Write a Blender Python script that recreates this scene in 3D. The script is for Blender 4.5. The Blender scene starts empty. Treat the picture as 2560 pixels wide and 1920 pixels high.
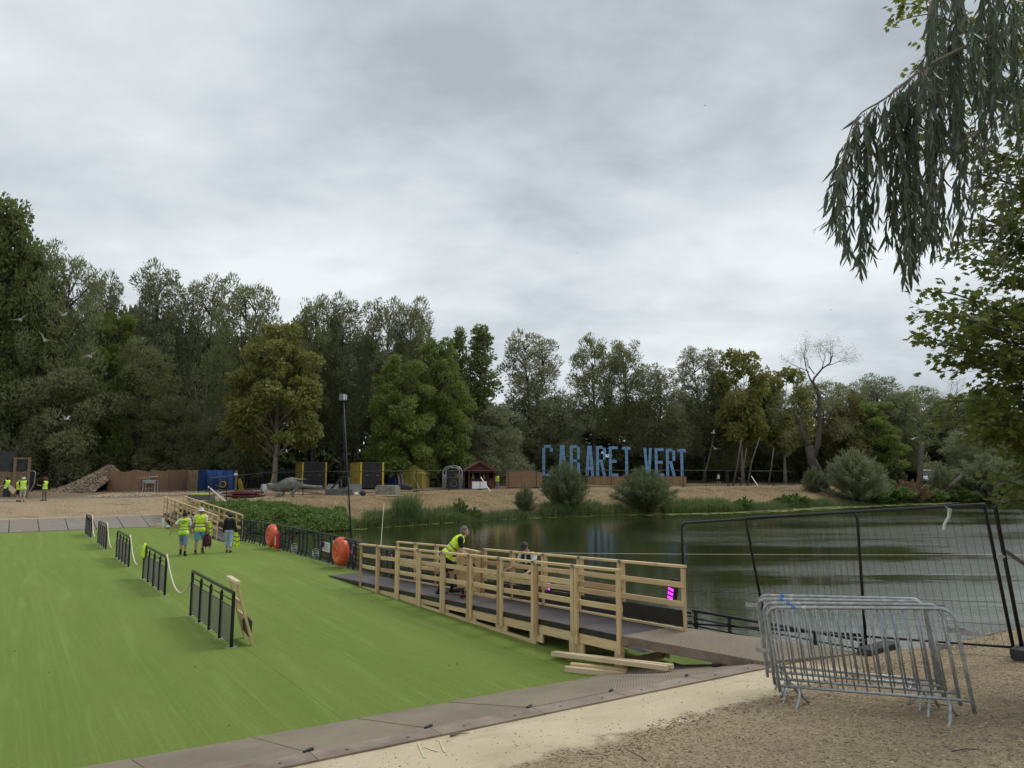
import bpy, bmesh, math, random
import numpy as np
from mathutils import Vector, Matrix, Quaternion
R = math.radians
rnd = random.Random(7)
sc = bpy.context.scene
col = sc.collection

# ---------------------------------------------------------------- camera, sky, sun, exposure
FPX, EYE = 1775.0, 3.3
PITCH = math.atan((1177 - 960) / FPX)
cd = bpy.data.cameras.new('camera'); cam = bpy.data.objects.new('camera', cd); col.objects.link(cam)
cd.sensor_width = 36.0; cd.lens = 36.0 * FPX / 2560.0; cd.clip_start = 0.05; cd.clip_end = 3000
cam.location = (0, 0, EYE); cam.rotation_euler = (R(90) + PITCH, 0, 0)
sc.camera = cam
sc.view_settings.view_transform = 'Standard'; sc.view_settings.look = 'None'
sc.view_settings.exposure = 0.32; sc.view_settings.gamma = 1.0
sc.view_settings.use_curve_mapping = False
SUN_EL, SUN_AZ = R(58), R(60)          # azimuth measured from +Y towards +X
world = bpy.data.worlds.new('World'); sc.world = world; world.use_nodes = True
def setup_world():
    nt = world.node_tree; N = nt.nodes; L = nt.links
    for n in list(N): N.remove(n)
    out = N.new('ShaderNodeOutputWorld'); bg = N.new('ShaderNodeBackground'); bg.inputs['Strength'].default_value = 0.1
    sky = N.new('ShaderNodeTexSky'); sky.sky_type = 'NISHITA'; sky.sun_disc = False
    sky.sun_elevation = SUN_EL; sky.sun_rotation = SUN_AZ
    tc = N.new('ShaderNodeTexCoord'); sp = N.new('ShaderNodeSeparateXYZ'); L.new(tc.outputs['Generated'], sp.inputs[0])
    def M(op, a, b=None, c=None):
        m = N.new('ShaderNodeMath'); m.operation = op
        for i, x in enumerate((a, b, c)):
            if x is None: continue
            if isinstance(x, (int, float)): m.inputs[i].default_value = x
            else: L.new(x, m.inputs[i])
        return m.outputs[0]
    z = M('MAXIMUM', sp.outputs['Z'], 0.0)
    zz = M('ADD', z, 0.24)
    cb = N.new('ShaderNodeCombineXYZ')
    L.new(M('DIVIDE', sp.outputs['X'], zz), cb.inputs[0]); L.new(M('DIVIDE', sp.outputs['Y'], zz), cb.inputs[1])
    def noise(scale, detail, rough, off, dist=0.0, stretch=(1, 1, 1)):
        mp = N.new('ShaderNodeMapping'); mp.inputs['Location'].default_value = off; mp.inputs['Scale'].default_value = stretch
        mp.inputs['Rotation'].default_value = (0, 0, R(-14))
        L.new(cb.outputs[0], mp.inputs[0])
        n = N.new('ShaderNodeTexNoise'); n.inputs['Scale'].default_value = scale; n.inputs['Detail'].default_value = detail
        n.inputs['Roughness'].default_value = rough; n.inputs['Distortion'].default_value = dist
        L.new(mp.outputs[0], n.inputs['Vector']); return n.outputs['Fac']
    n1 = noise(0.85, 5, 0.50, (4.3, 1.7, 0), 0.12, (0.95, 1.1, 1))
    n2 = noise(3.4, 7, 0.6, (1.2, 8.1, 0), 0.15, (0.9, 1.1, 1))
    f = M('ADD', M('MULTIPLY', n1, 0.72), M('MULTIPLY', n2, 0.28))
    # the deck of cloud is thicker overhead and thins to a paler band low down
    f = M('SUBTRACT', f, M('MULTIPLY', M('SUBTRACT', z, 0.22), 0.16))
    r = N.new('ShaderNodeValToRGB'); cr = r.color_ramp
    cr.elements[0].position = 0.33; cr.elements[0].color = (0.355, 0.395, 0.430, 1)
    cr.elements[1].position = 0.60; cr.elements[1].color = (0.705, 0.745, 0.77, 1)
    e = cr.elements.new(0.46); e.color = (0.535, 0.582, 0.615, 1)
    L.new(f, r.inputs[0])
    sc10 = N.new('ShaderNodeVectorMath'); sc10.operation = 'SCALE'; sc10.inputs['Scale'].default_value = 10.0
    L.new(r.outputs[0], sc10.inputs[0])
    mx = N.new('ShaderNodeMix'); mx.data_type = 'RGBA'; mx.inputs['Factor'].default_value = 0.97
    L.new(sky.outputs[0], mx.inputs[6]); L.new(sc10.outputs[0], mx.inputs[7])
    L.new(mx.outputs[2], bg.inputs[0]); L.new(bg.outputs[0], out.inputs[0])
setup_world()
sd = bpy.data.lights.new('sun', 'SUN'); sd.energy = 1.5; sd.angle = R(25); sd.color = (1.0, 0.965, 0.91)
sun = bpy.data.objects.new('sun', sd); col.objects.link(sun)
sdir = Vector((math.sin(SUN_AZ) * math.cos(SUN_EL), math.cos(SUN_AZ) * math.cos(SUN_EL), math.sin(SUN_EL)))
sun.rotation_euler = sdir.to_track_quat('Z', 'Y').to_euler(); sun.location = (20, 20, 60)

# ---------------------------------------------------------------- small geometry helpers
CP, SP = math.cos(PITCH), math.sin(PITCH)
def ray(px, py):
    a = (px - 1280) / FPX; b = (960 - py) / FPX
    return (a, CP - b * SP, SP + b * CP)
def P(px, py, z=0.0):
    r = ray(px, py); t = (z - EYE) / r[2]; return Vector((r[0] * t, r[1] * t, z))
def ZP(px, py, Y):
    r = ray(px, py); t = Y / r[1]; return Vector((r[0] * t, Y, EYE + r[2] * t))
BU = Vector((-.5783, .8158, 0)); BV = Vector((.8158, .5783, 0)); BROT = math.atan2(.5783, .8158)
def W(v, s, z=0.0): return Vector((v * BV.x + s * BU.x, v * BV.y + s * BU.y, z))
BM = Matrix.Rotation(BROT, 4, 'Z')

def T4(loc, rz=0.0): return Matrix.Translation(Vector(loc)) @ Matrix.Rotation(rz, 4, 'Z')
WM = {}
def link(o, parent=None, m=None):
    col.objects.link(o)
    m = m if m is not None else Matrix.Identity(4)
    if parent is not None: o.parent = parent
    o.matrix_basis = m
    WM[o.name] = (WM[parent.name] @ m) if parent is not None else m
    return o
def tag(o, label=None, cat=None, group=None, kind=None):
    if label: o['label'] = label
    if cat: o['category'] = cat
    if group: o['group'] = group
    if kind: o['kind'] = kind
    return o
def thing(name, label, cat, loc=(0, 0, 0), rz=0.0, group=None, m=None):
    o = bpy.data.objects.new(name, None); o.empty_display_size = .2
    link(o, None, m if m is not None else T4(loc, rz)); return tag(o, label, cat, group)
def kids(o): return [c for c in col.objects if c.parent == o]
KID = {}
def copy_tree(o, m=None, parent=None, label=None, group=None):
    c = o.copy(); col.objects.link(c)
    if parent is not None: c.parent = parent
    if m is not None: c.matrix_basis = m
    if label: c['label'] = label
    if group: c['group'] = group
    for ch in list(o.children): copy_tree(ch, None, c)
    return c

class MB:
    def __init__(s): s.v = []; s.f = []; s.mi = []; s.cur = 0
    def add(s, vs, fs):
        b = len(s.v); s.v += [tuple(x) for x in vs]; s.f += [tuple(i + b for i in f) for f in fs]; s.mi += [s.cur] * len(fs)
    def box(s, c, d, m=None):
        cx, cy, cz = c; x, y, z = d[0] / 2, d[1] / 2, d[2] / 2
        vs = [Vector((a * x, b * y, e * z)) for a in (-1, 1) for b in (-1, 1) for e in (-1, 1)]
        if m is not None: vs = [m @ v for v in vs]
        vs = [v + Vector(c) for v in vs]
        s.add(vs, [(0, 1, 3, 2), (4, 6, 7, 5), (0, 4, 5, 1), (2, 3, 7, 6), (0, 2, 6, 4), (1, 5, 7, 3)])
        return s
    def span(s, a, b):                      # box between two corners
        return s.box([(a[i] + b[i]) / 2 for i in range(3)], [abs(b[i] - a[i]) for i in range(3)])
    def beam(s, p0, p1, w, h, up=(0, 0, 1)):
        p0, p1 = Vector(p0), Vector(p1); m, L = frame(p0, p1, up)
        return s.box((p0 + p1) / 2, (L, w, h), m.to_3x3())
    def tube(s, pts, r, n=8, close=False, caps=True, r1=None):
        pts = [Vector(p) for p in pts]; K = len(pts); base = len(s.v); rings = []
        prev = None
        for i, p in enumerate(pts):
            if close: d = pts[(i + 1) % K] - pts[i - 1]
            else: d = (pts[min(i + 1, K - 1)] - pts[max(i - 1, 0)])
            d.normalize()
            if prev is None:
                a = Vector((0, 0, 1)) if abs(d.z) < .9 else Vector((1, 0, 0)); u = a.cross(d).normalized()
            else:
                u = prev - d * prev.dot(d)
                u = u.normalized() if u.length > 1e-6 else Vector((1, 0, 0)).cross(d).normalized()
            prev = u; w = d.cross(u)
            rr = r if r1 is None else r + (r1 - r) * i / max(1, K - 1)
            if isinstance(r, (list, tuple)): rr = r[i]
            rings.append([p + (u * math.cos(2 * math.pi * j / n) + w * math.sin(2 * math.pi * j / n)) * rr for j in range(n)])
        vs = [v for ring in rings for v in ring]; fs = []
        for i in range(K if close else K - 1):
            a = i * n; b = ((i + 1) % K) * n
            for j in range(n):
                fs.append((a + j, a + (j + 1) % n, b + (j + 1) % n, b + j))
        if caps and not close:
            fs.append(tuple(range(n - 1, -1, -1))); fs.append(tuple((K - 1) * n + j for j in range(n)))
        s.add(vs, fs); return s
    def prism(s, poly, z0, z1, m=None):     # poly: 2D outline (counter-clockwise), extruded z0..z1
        n = len(poly); vs = [Vector((p[0], p[1], z0)) for p in poly] + [Vector((p[0], p[1], z1)) for p in poly]
        if m is not None: vs = [m @ v for v in vs]
        fs = [tuple(range(n - 1, -1, -1)), tuple(range(n, 2 * n))] + [(i, (i + 1) % n, n + (i + 1) % n, n + i) for i in range(n)]
        s.add(vs, fs); return s
    def ell(s, c, rad, seg=12, rings=8, m=None, z0=-1, z1=1):
        vs = []; fs = []
        a0, a1 = math.asin(max(-1, z0)), math.asin(min(1, z1))
        for i in range(rings + 1):
            t = a0 + (a1 - a0) * i / rings
            for j in range(seg):
                p = 2 * math.pi * j / seg
                v = Vector((math.cos(t) * math.cos(p) * rad[0], math.cos(t) * math.sin(p) * rad[1], math.sin(t) * rad[2]))
                if m is not None: v = m @ v
                vs.append(v + Vector(c))
        for i in range(rings):
            for j in range(seg):
                fs.append((i * seg + j, i * seg + (j + 1) % seg, (i + 1) * seg + (j + 1) % seg, (i + 1) * seg + j))
        s.add(vs, fs); return s
    def lathe(s, prof, n=24, m=None):
        vs = []; fs = []
        for r, z in prof:
            for j in range(n):
                p = 2 * math.pi * j / n; v = Vector((r * math.cos(p), r * math.sin(p), z))
                vs.append(m @ v if m is not None else v)
        for i in range(len(prof) - 1):
            for j in range(n): fs.append((i * n + j, i * n + (j + 1) % n, (i + 1) * n + (j + 1) % n, (i + 1) * n + j))
        s.add(vs, fs); return s
    def quad(s, *p): s.add([Vector(q) for q in p], [tuple(range(len(p)))]); return s
    def mesh(s, name, mats, smooth=False):
        me = bpy.data.meshes.new(name); me.from_pydata(s.v, [], s.f)
        for m in (mats if isinstance(mats, (list, tuple)) else [mats]): me.materials.append(m)
        if any(s.mi): me.polygons.foreach_set('material_index', s.mi)
        me.polygons.foreach_set('use_smooth', [smooth] * len(me.polygons))
        me.validate(clean_customdata=False); me.update(); return me
    def build(s, name, mats, parent=None, m=None, smooth=False):
        o = bpy.data.objects.new(name, s.mesh(name, mats, smooth)); return link(o, parent, m)
def frame(p0, p1, up=(0, 0, 1)):
    d = Vector(p1) - Vector(p0); L = d.length; x = d.normalized(); up = Vector(up)
    y = up.cross(x)
    if y.length < 1e-4: y = Vector((0, 1, 0)).cross(x)
    y.normalize(); z = x.cross(y)
    m = Matrix((x, y, z)).transposed().to_4x4(); return m, L
BOXM = {}
def board(name, parent, p0, p1, w, h, mat, up=(0, 0, 1), bev=0.0):
    """one timber / bar as an object of its own, x axis along it; alike boards share mesh data"""
    m, L = frame(p0, p1, up); key = (round(L, 2), round(w, 3), round(h, 3), mat.name, bev)
    if key not in BOXM:
        if bev:
            b = MB(); e = bev; y, z = w / 2, h / 2
            pr = [(-y + e, -z), (y - e, -z), (y, -z + e), (y, z - e), (y - e, z), (-y + e, z), (-y, z - e), (-y, -z + e)]
            vs = [Vector((sx * L / 2, a, c)) for sx in (-1, 1) for a, c in pr]; n = 8
            b.add(vs, [tuple(range(n - 1, -1, -1)), tuple(range(n, 2 * n))] + [(i, (i + 1) % n, n + (i + 1) % n, n + i) for i in range(n)])
            BOXM[key] = b.mesh(name, mat)
        else: BOXM[key] = MB().box((0, 0, 0), (L, w, h)).mesh(name, mat)
    o = bpy.data.objects.new(name, BOXM[key])
    mm = m.copy(); mm.translation = (Vector(p0) + Vector(p1)) / 2
    return link(o, parent, mm)
def npmesh(name, V, Fc, mats, mi=None, smooth=False):
    me = bpy.data.meshes.new(name); V = np.asarray(V, dtype=np.float32).reshape(-1, 3); Fc = np.asarray(Fc, dtype=np.int32); k = Fc.shape[1]
    me.vertices.add(len(V)); me.vertices.foreach_set('co', V.ravel())
    me.loops.add(Fc.size); me.loops.foreach_set('vertex_index', Fc.ravel())
    me.polygons.add(len(Fc)); me.polygons.foreach_set('loop_start', np.arange(0, Fc.size, k, dtype=np.int32))
    try: me.polygons.foreach_set('loop_total', np.full(len(Fc), k, dtype=np.int32))
    except Exception: pass
    for m in (mats if isinstance(mats, (list, tuple)) else [mats]): me.materials.append(m)
    if mi is not None: me.polygons.foreach_set('material_index', np.asarray(mi, dtype=np.int32))
    me.polygons.foreach_set('use_smooth', np.full(len(Fc), smooth, dtype=bool))
    me.update(calc_edges=True); me.validate(); return me
def npobj(name, V, Fc, mats, parent=None, m=None, mi=None, smooth=False):
    return link(bpy.data.objects.new(name, npmesh(name, V, Fc, mats, mi, smooth)), parent, m)

# ---------------------------------------------------------------- materials
class NB:
    def __init__(s, mat): s.nt = mat.node_tree; s.N = s.nt.nodes; s.L = s.nt.links
    def set(s, inp, x):
        if x is None: return
        if hasattr(x, 'is_linked') or hasattr(x, 'links'): s.L.new(x, inp)
        elif isinstance(x, (tuple, list)) and len(x) == 3 and inp.type == 'RGBA': inp.default_value = (*x, 1)
        else: inp.default_value = x
    def math(s, op, a, b=None, c=None, clamp=False):
        m = s.N.new('ShaderNodeMath'); m.operation = op; m.use_clamp = clamp
        for i, x in enumerate((a, b, c)): s.set(m.inputs[i], x)
        return m.outputs[0]
    def coord(s, kind='Object'): return s.N.new('ShaderNodeTexCoord').outputs[kind]
    def pos(s): return s.N.new('ShaderNodeNewGeometry').outputs['Position']
    def mapping(s, vec, scale=(1, 1, 1), loc=(0, 0, 0), rot=(0, 0, 0)):
        m = s.N.new('ShaderNodeMapping'); s.L.new(vec, m.inputs[0]); m.inputs['Scale'].default_value = scale
        s.set(m.inputs['Location'], loc); m.inputs['Rotation'].default_value = rot; return m.outputs[0]
    def noise(s, vec, scale, detail=4, rough=.55, dist=0.0):
        n = s.N.new('ShaderNodeTexNoise'); s.L.new(vec, n.inputs['Vector']); n.inputs['Scale'].default_value = scale
        n.inputs['Detail'].default_value = detail; n.inputs['Roughness'].default_value = rough; n.inputs['Distortion'].default_value = dist
        return n.outputs['Fac']
    def vor(s, vec, scale, feature='F1', out='Distance'):
        n = s.N.new('ShaderNodeTexVoronoi'); s.L.new(vec, n.inputs['Vector']); n.inputs['Scale'].default_value = scale; n.feature = feature
        return n.outputs[out]
    def wave(s, vec, scale, dist=0, detail=2, dirn='X'):
        n = s.N.new('ShaderNodeTexWave'); s.L.new(vec, n.inputs['Vector']); n.inputs['Scale'].default_value = scale
        n.inputs['Distortion'].default_value = dist; n.inputs['Detail'].default_value = detail; n.bands_direction = dirn; return n.outputs['Fac']
    def rng(s, x, a, b, c=0.0, d=1.0):
        m = s.N.new('ShaderNodeMapRange'); s.L.new(x, m.inputs[0])
        for i, q in enumerate((a, b, c, d)): m.inputs[i + 1].default_value = q
        return m.outputs[0]
    def mix(s, f, a, b, mode='MIX'):
        m = s.N.new('ShaderNodeMix'); m.data_type = 'RGBA'; m.blend_type = mode
        s.set(m.inputs[0], f); s.set(m.inputs[6], a); s.set(m.inputs[7], b); return m.outputs[2]
    def ramp(s, f, stops):
        r = s.N.new('ShaderNodeValToRGB'); s.L.new(f, r.inputs[0]); cr = r.color_ramp
        while len(cr.elements) < len(stops): cr.elements.new(.5)
        for e, (p, c) in zip(cr.elements, stops): e.position = p; e.color = (*c, 1)
        return r.outputs[0]
    def bump(s, h, strength=.3, dist=.01, normal=None):
        b = s.N.new('ShaderNodeBump'); s.L.new(h, b.inputs['Height']); b.inputs['Strength'].default_value = strength; b.inputs['Distance'].default_value = dist
        if normal is not None: s.L.new(normal, b.inputs['Normal'])
        return b.outputs[0]
    def sep(s, v):
        n = s.N.new('ShaderNodeSeparateXYZ'); s.L.new(v, n.inputs[0]); return n.outputs
    def island(s): return s.N.new('ShaderNodeNewGeometry').outputs['Random Per Island']
    def orand(s): return s.N.new('ShaderNodeObjectInfo').outputs['Random']
def newmat(name):
    m = bpy.data.materials.new(name); m.use_nodes = True
    b = m.node_tree.nodes['Principled BSDF']; return m, NB(m), b
def simple(name, c, rough=.6, metal=0.0, var=.12, scale=8.0, bump=.15, spec=.5, c2=None, obj_var=0.0):
    m, n, b = newmat(name); v = n.coord('Object')
    off = n.math('MULTIPLY', n.orand(), 37.0)
    cb = n.N.new('ShaderNodeCombineXYZ'); n.L.new(off, cb.inputs[0]); n.L.new(off, cb.inputs[1])
    v = n.mapping(v, loc=cb.outputs[0])
    f = n.noise(v, scale, 5, .6)
    dark = tuple(x * (1 - var * 1.6) for x in c); light = tuple(min(1, x * (1 + var)) for x in c)
    if c2: dark = c2
    cc = n.mix(n.rng(f, .3, .7), dark, light)
    if obj_var: cc = n.mix(n.math('MULTIPLY', n.orand(), obj_var), cc, tuple(x * .55 for x in c))
    n.set(b.inputs['Base Color'], cc); b.inputs['Roughness'].default_value = rough; b.inputs['Metallic'].default_value = metal
    b.inputs['Specular IOR Level'].default_value = spec
    n.set(b.inputs['Roughness'], n.rng(f, .2, .8, max(.05, rough - .1), min(1, rough + .1)))
    if bump: n.set(b.inputs['Normal'], n.bump(n.noise(v, scale * 6, 3), bump, .01))
    return m
def woodmat(name, c, c2, knot=.5, rough=.75, grain=14.0, ov=.35):
    m, n, b = newmat(name); v = n.coord('Object')
    off = n.math('MULTIPLY', n.orand(), 91.0); cb = n.N.new('ShaderNodeCombineXYZ')
    for i in range(3): n.L.new(off, cb.inputs[i])
    g = n.mapping(v, (1.1, grain, grain), cb.outputs[0])
    f = n.noise(g, 1.0, 5, .6, .6); f2 = n.noise(n.mapping(v, (3, 60, 60), cb.outputs[0]), 1.0, 3, .6)
    k = n.vor(n.mapping(v, (1.6, 9, 9), cb.outputs[0]), 1.0)
    base = n.mix(n.rng(f, .35, .68), c, c2)
    base = n.mix(n.math('MULTIPLY', n.orand(), ov), base, tuple(a * .62 + .08 for a in c2))
    base = n.mix(n.math('MULTIPLY', n.rng(f2, .45, .75), .35), base, tuple(a * .6 for a in c2))
    base = n.mix(n.math('MULTIPLY', n.rng(k, .15, .06), knot), base, tuple(a * .32 for a in c2))
    n.set(b.inputs['Base Color'], base); b.inputs['Roughness'].default_value = rough; b.inputs['Specular IOR Level'].default_value = .25
    n.set(b.inputs['Normal'], n.bump(f2, .25, .004)); return m
def leafmat(name, cols, transl=.35, rough=.55, spec=.35):
    """cols: dark .. light leaf colours, picked per leaf"""
    m, n, b = newmat(name); r = n.island()
    base = n.ramp(r, [(i / (len(cols) - 1), c) for i, c in enumerate(cols)])
    big = n.noise(n.coord('Object'), .45, 2)
    base = n.mix(n.rng(big, .35, .7, 0, .45), base, cols[len(cols) // 2 + 1 if len(cols) > 2 else -1])
    base = n.mix(n.math('MULTIPLY', n.orand(), .30), base, tuple(x * .6 for x in cols[0])); base = n.mix(n.math('MULTIPLY', n.math('FRACT', n.math('MULTIPLY', n.orand(), 7.31)), .28), base, (cols[1][0] * 1.45, cols[1][1] * 1.15, cols[1][2] * .75))
    n.set(b.inputs['Base Color'], base); b.inputs['Roughness'].default_value = rough; b.inputs['Specular IOR Level'].default_value = spec
    tr = n.N.new('ShaderNodeBsdfTranslucent'); n.set(tr.inputs[0], n.mix(.5, base, tuple(min(1, x * 1.5) for x in cols[-1])))
    ms = n.N.new('ShaderNodeMixShader'); ms.inputs[0].default_value = transl
    n.L.new(b.outputs[0], ms.inputs[1]); n.L.new(tr.outputs[0], ms.inputs[2])
    out = [x for x in n.N if x.type == 'OUTPUT_MATERIAL'][0]; n.L.new(ms.outputs[0], out.inputs[0]); return m
def emis(name, c, strength):
    m, n, b = newmat(name); n.set(b.inputs['Base Color'], c); n.set(b.inputs['Emission Color'], c); b.inputs['Emission Strength'].default_value = strength; return m

M = {}
M['pine'] = woodmat('pine_timber', (.72, .545, .31), (.56, .39, .20), .75, .7, 14, .30)
M['pine_dark'] = woodmat('pine_timber_reddish', (.52, .33, .18), (.40, .235, .12))
M['pale_wood'] = woodmat('pale_timber', (.74, .60, .40), (.62, .47, .29))
M['old_wood'] = woodmat('weathered_wood', (.22, .16, .10), (.14, .10, .065))
M['board_wood'] = woodmat('brown_fence_boards', (.31, .185, .105), (.20, .12, .07), .3)
M['black_metal'] = simple('black_painted_steel', (.012, .013, .016), .42, .0, .3, 6, .1)
M['dark_rail'] = simple('dark_blue_black_steel', (.018, .021, .027), .5, .0, .3, 5, .15)
M['galv'] = simple('galvanised_steel', (.40, .42, .43), .42, .7, .25, 22, .12, c2=(.24, .255, .262))
M['galv_light'] = simple('pale_galvanised_steel', (.55, .57, .58), .4, .5, .15, 18, .08)
M['zinc'] = simple('zinc_bracket', (.20, .21, .22), .4, .8)
M['white'] = simple('white_paint', (.78, .78, .76), .55, 0, .06, 6, .05)
M['rubber'] = simple('recycled_rubber', (.045, .045, .046), .85, 0, .3, 25, .5)
M['phenolic'] = simple('black_brown_ply', (.022, .017, .016), .45, 0, .45, 5, .1)
M['orange'] = simple('orange_plastic', (.68, .10, .035), .42, 0, .08, 5, .05)
M['red'] = simple('red_plastic', (.50, .02, .025), .4, 0, .1, 5, .05)
M['black_cloth'] = simple('black_cloth', (.010, .010, .013), .9, 0, .3, 20, .3)
M['rope'] = simple('cream_rope', (.66, .60, .46), .9, 0, .15, 60, .5)
M['hoses'] = simple('dark_red_hose', (.10, .012, .018), .6, 0, .3, 6, .2)
M['lens'] = emis('magenta_light', (.72, .05, .85), 1.25)
M['dirt'] = simple('dark_soil', (.10, .075, .05), .95, 0, .3, 6, .5)
M['concrete'] = simple('old_concrete', (.26, .245, .21), .9, 0, .3, 5, .4, c2=(.10, .10, .085))

def m_ply():
    m, n, b = newmat('dark_deck_board'); v = n.coord('Object'); f = n.noise(v, 1.6, 5, .6); f2 = n.noise(v, 18, 4, .6)
    c = n.mix(n.rng(f, .3, .7), (.052, .044, .047), (.105, .092, .094)); c = n.mix(n.rng(f2, .55, .8, 0, .5), c, (.16, .145, .13))
    n.set(b.inputs['Base Color'], c); b.inputs['Roughness'].default_value = .6; n.set(b.inputs['Normal'], n.bump(n.noise(v, 90, 2), .25, .003)); return m
M['deck'] = m_ply()
def m_turf():
    m, n, b = newmat('artificial_grass'); v = n.coord('Object')
    st = n.noise(n.mapping(v, (1.0, .10, 1)), 1.3, 5, .62, .35)          # brushed lengthwise
    st2 = n.noise(n.mapping(v, (4.5, .10, 1)), 1.6, 4, .65, .25)
    fine = n.noise(v, 170, 2, .6); mid = n.noise(v, 28, 4, .65); big = n.noise(v, .22, 3)
    c = n.mix(n.rng(st, .35, .68), (.164, .224, .030), (.214, .282, .046))
    c = n.mix(n.rng(st2, .56, .80, 0, .25), c, (.29, .36, .10))
    c = n.mix(n.rng(mid, .5, .75, 0, .35), c, (.27, .36, .12))
    c = n.mix(n.rng(fine, .40, .72, 0, .75), c, (.095, .140, .020))
    gr = n.noise(v, 62, 2, .7); c = n.mix(n.rng(gr, .42, .66, 0, .45), c, (.105, .165, .018)); gr2 = n.noise(n.mapping(v, (1, .6, 1)), 38, 2, .7); c = n.mix(n.rng(gr2, .56, .74, 0, .4), c, (.29, .37, .09))
    c = n.mix(n.rng(big, .35, .65, 0, .35), c, (.140, .205, .030))
    st3 = n.noise(n.mapping(v, (16, .22, 1)), 1.5, 3, .6, .3); c = n.mix(n.rng(st3, .50, .72, 0, .2), c, (.30, .375, .095))
    st4 = n.noise(n.mapping(v, (11, .06, 1), rot=(0, 0, .03)), 1.0, 2, .55, .15); c = n.mix(n.math('MULTIPLY', n.rng(st4, .60, .70, 0, .2), n.rng(n.sep(v)[0], 6., -3., .35, 1.)), c, (.35, .42, .14))
    # wheel and scuff tracks of flattened pile that curve away to the left
    wv = n.wave(n.mapping(v, (1, .22, 1), rot=(0, 0, .22)), .33, 5.5, 3); c = n.mix(n.math('MULTIPLY', n.math('MULTIPLY', n.rng(wv, .86, 1.0), n.rng(n.noise(v, .35, 3), .45, .65)), .22), c, (.30, .40, .13))
    wv2 = n.wave(n.mapping(v, (1, .12, 1), rot=(0, 0, -.10)), .9, 7.5, 4); c = n.mix(n.math('MULTIPLY', n.math('MULTIPLY', n.rng(wv2, .84, 1.0), n.rng(n.noise(v, .5, 3), .5, .66)), .2), c, (.30, .41, .12))
    n.set(b.inputs['Base Color'], c); b.inputs['Roughness'].default_value = .7; b.inputs['Specular IOR Level'].default_value = .22
    try:
        b.inputs['Sheen Weight'].default_value = .15; b.inputs['Sheen Roughness'].default_value = .5; n.set(b.inputs['Sheen Tint'], (.5, .8, .2))
    except Exception: pass
    h = n.math('ADD', fine, n.math('MULTIPLY', mid, .7)); n.set(b.inputs['Normal'], n.bump(h, .8, .02)); return m
M['turf'] = m_turf()
def m_tread():
    m, n, b = newmat('rusty_tread_plate'); v = n.coord('Object')
    big = n.noise(v, .9, 5, .62); fine = n.noise(v, 24, 4, .6)
    c = n.mix(n.rng(big, .35, .66), (.215, .175, .130), (.31, .255, .185)); c = n.mix(n.rng(fine, .55, .75, 0, .6), c, (.30, .23, .16))
    c = n.mix(n.rng(n.noise(v, 2.6, 5, .7), .60, .72, 0, .75), c, (.36, .29, .19))
    n.set(b.inputs['Base Color'], c); b.inputs['Roughness'].default_value = .72; b.inputs['Metallic'].default_value = .05; b.inputs['Specular IOR Level'].default_value = .3
    a = n.mapping(v, (1, 1, 1), rot=(0, 0, R(45))); s = n.sep(a)
    k = 2 * math.pi / .075
    d = n.math('MULTIPLY', n.math('SINE', n.math('MULTIPLY', s[0], k)), n.math('SINE', n.math('MULTIPLY', s[1], k)))
    h = n.rng(n.math('ABSOLUTE', d), .35, .9)
    n.set(b.inputs['Normal'], n.bump(h, 1.0, .02)); 
    c2 = n.mix(n.math('MULTIPLY', h, .55), c, (.48, .42, .32)); n.set(b.inputs['Base Color'], c2); return m
M['tread'] = m_tread()
M['rust_steel'] = simple('worn_brown_steel', (.25, .20, .155), .6, .2, .3, 2.5, .2, c2=(.17, .12, .09))
def m_panel():
    m, n, b = newmat('grey_brown_ramp_board'); v = n.coord('Object'); o = n.orand()
    cb = n.N.new('ShaderNodeCombineXYZ'); n.L.new(n.math('MULTIPLY', o, 50.), cb.inputs[0]); v2 = n.mapping(v, loc=cb.outputs[0])
    f = n.noise(n.mapping(v2, (1, 3, 1)), 1.2, 5, .65, .5)
    c = n.mix(n.rng(f, .3, .7), (.165, .145, .128), (.26, .225, .195)); c = n.mix(n.math('MULTIPLY', o, .45), c, (.23, .175, .14))
    c = n.mix(n.rng(n.noise(v2, 3, 5, .7), .58, .72, 0, .8), c, (.42, .34, .24))
    n.set(b.inputs['Base Color'], c); b.inputs['Roughness'].default_value = .6; return m
M['panel'] = m_panel()
def m_water():
    m, n, b = newmat('river_water'); v = n.pos()
    n.set(b.inputs['Base Color'], n.mix(n.rng(n.noise(v, .05, 3), .35, .65), (.022, .030, .009), (.036, .042, .014)))
    b.inputs['Roughness'].default_value = .035; b.inputs['IOR'].default_value = 1.55; b.inputs['Specular IOR Level'].default_value = .8
    s = n.sep(v)
    # breeze-ruffled patches on the open side of the river, calm water by the barge
    px = n.rng(s[0], 6., 13.); patch = n.math('MULTIPLY', n.rng(n.noise(n.mapping(v, (.30, 1.0, 1), rot=(0, 0, .12)), .16, 5, .6), .42, .66), px)
    rip = n.noise(n.mapping(v, (1.0, 2.4, 1)), 4.2, 4, .6); rip2 = n.noise(n.mapping(v, (1.0, 1.8, 1)), 14.0, 2, .5); swell = n.noise(n.mapping(v, (1, 2.2, 1)), .55, 2)
    h = n.math('ADD', n.math('MULTIPLY', rip, n.math('ADD', n.math('MULTIPLY', patch, 1.7), .13)), n.math('MULTIPLY', rip2, n.math('ADD', n.math('MULTIPLY', patch, .35), .02)))
    h = n.math('ADD', h, n.math('MULTIPLY', swell, .22))
    n.set(b.inputs['Normal'], n.bump(h, .22, .10)); return m
M['water'] = m_water()
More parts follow.
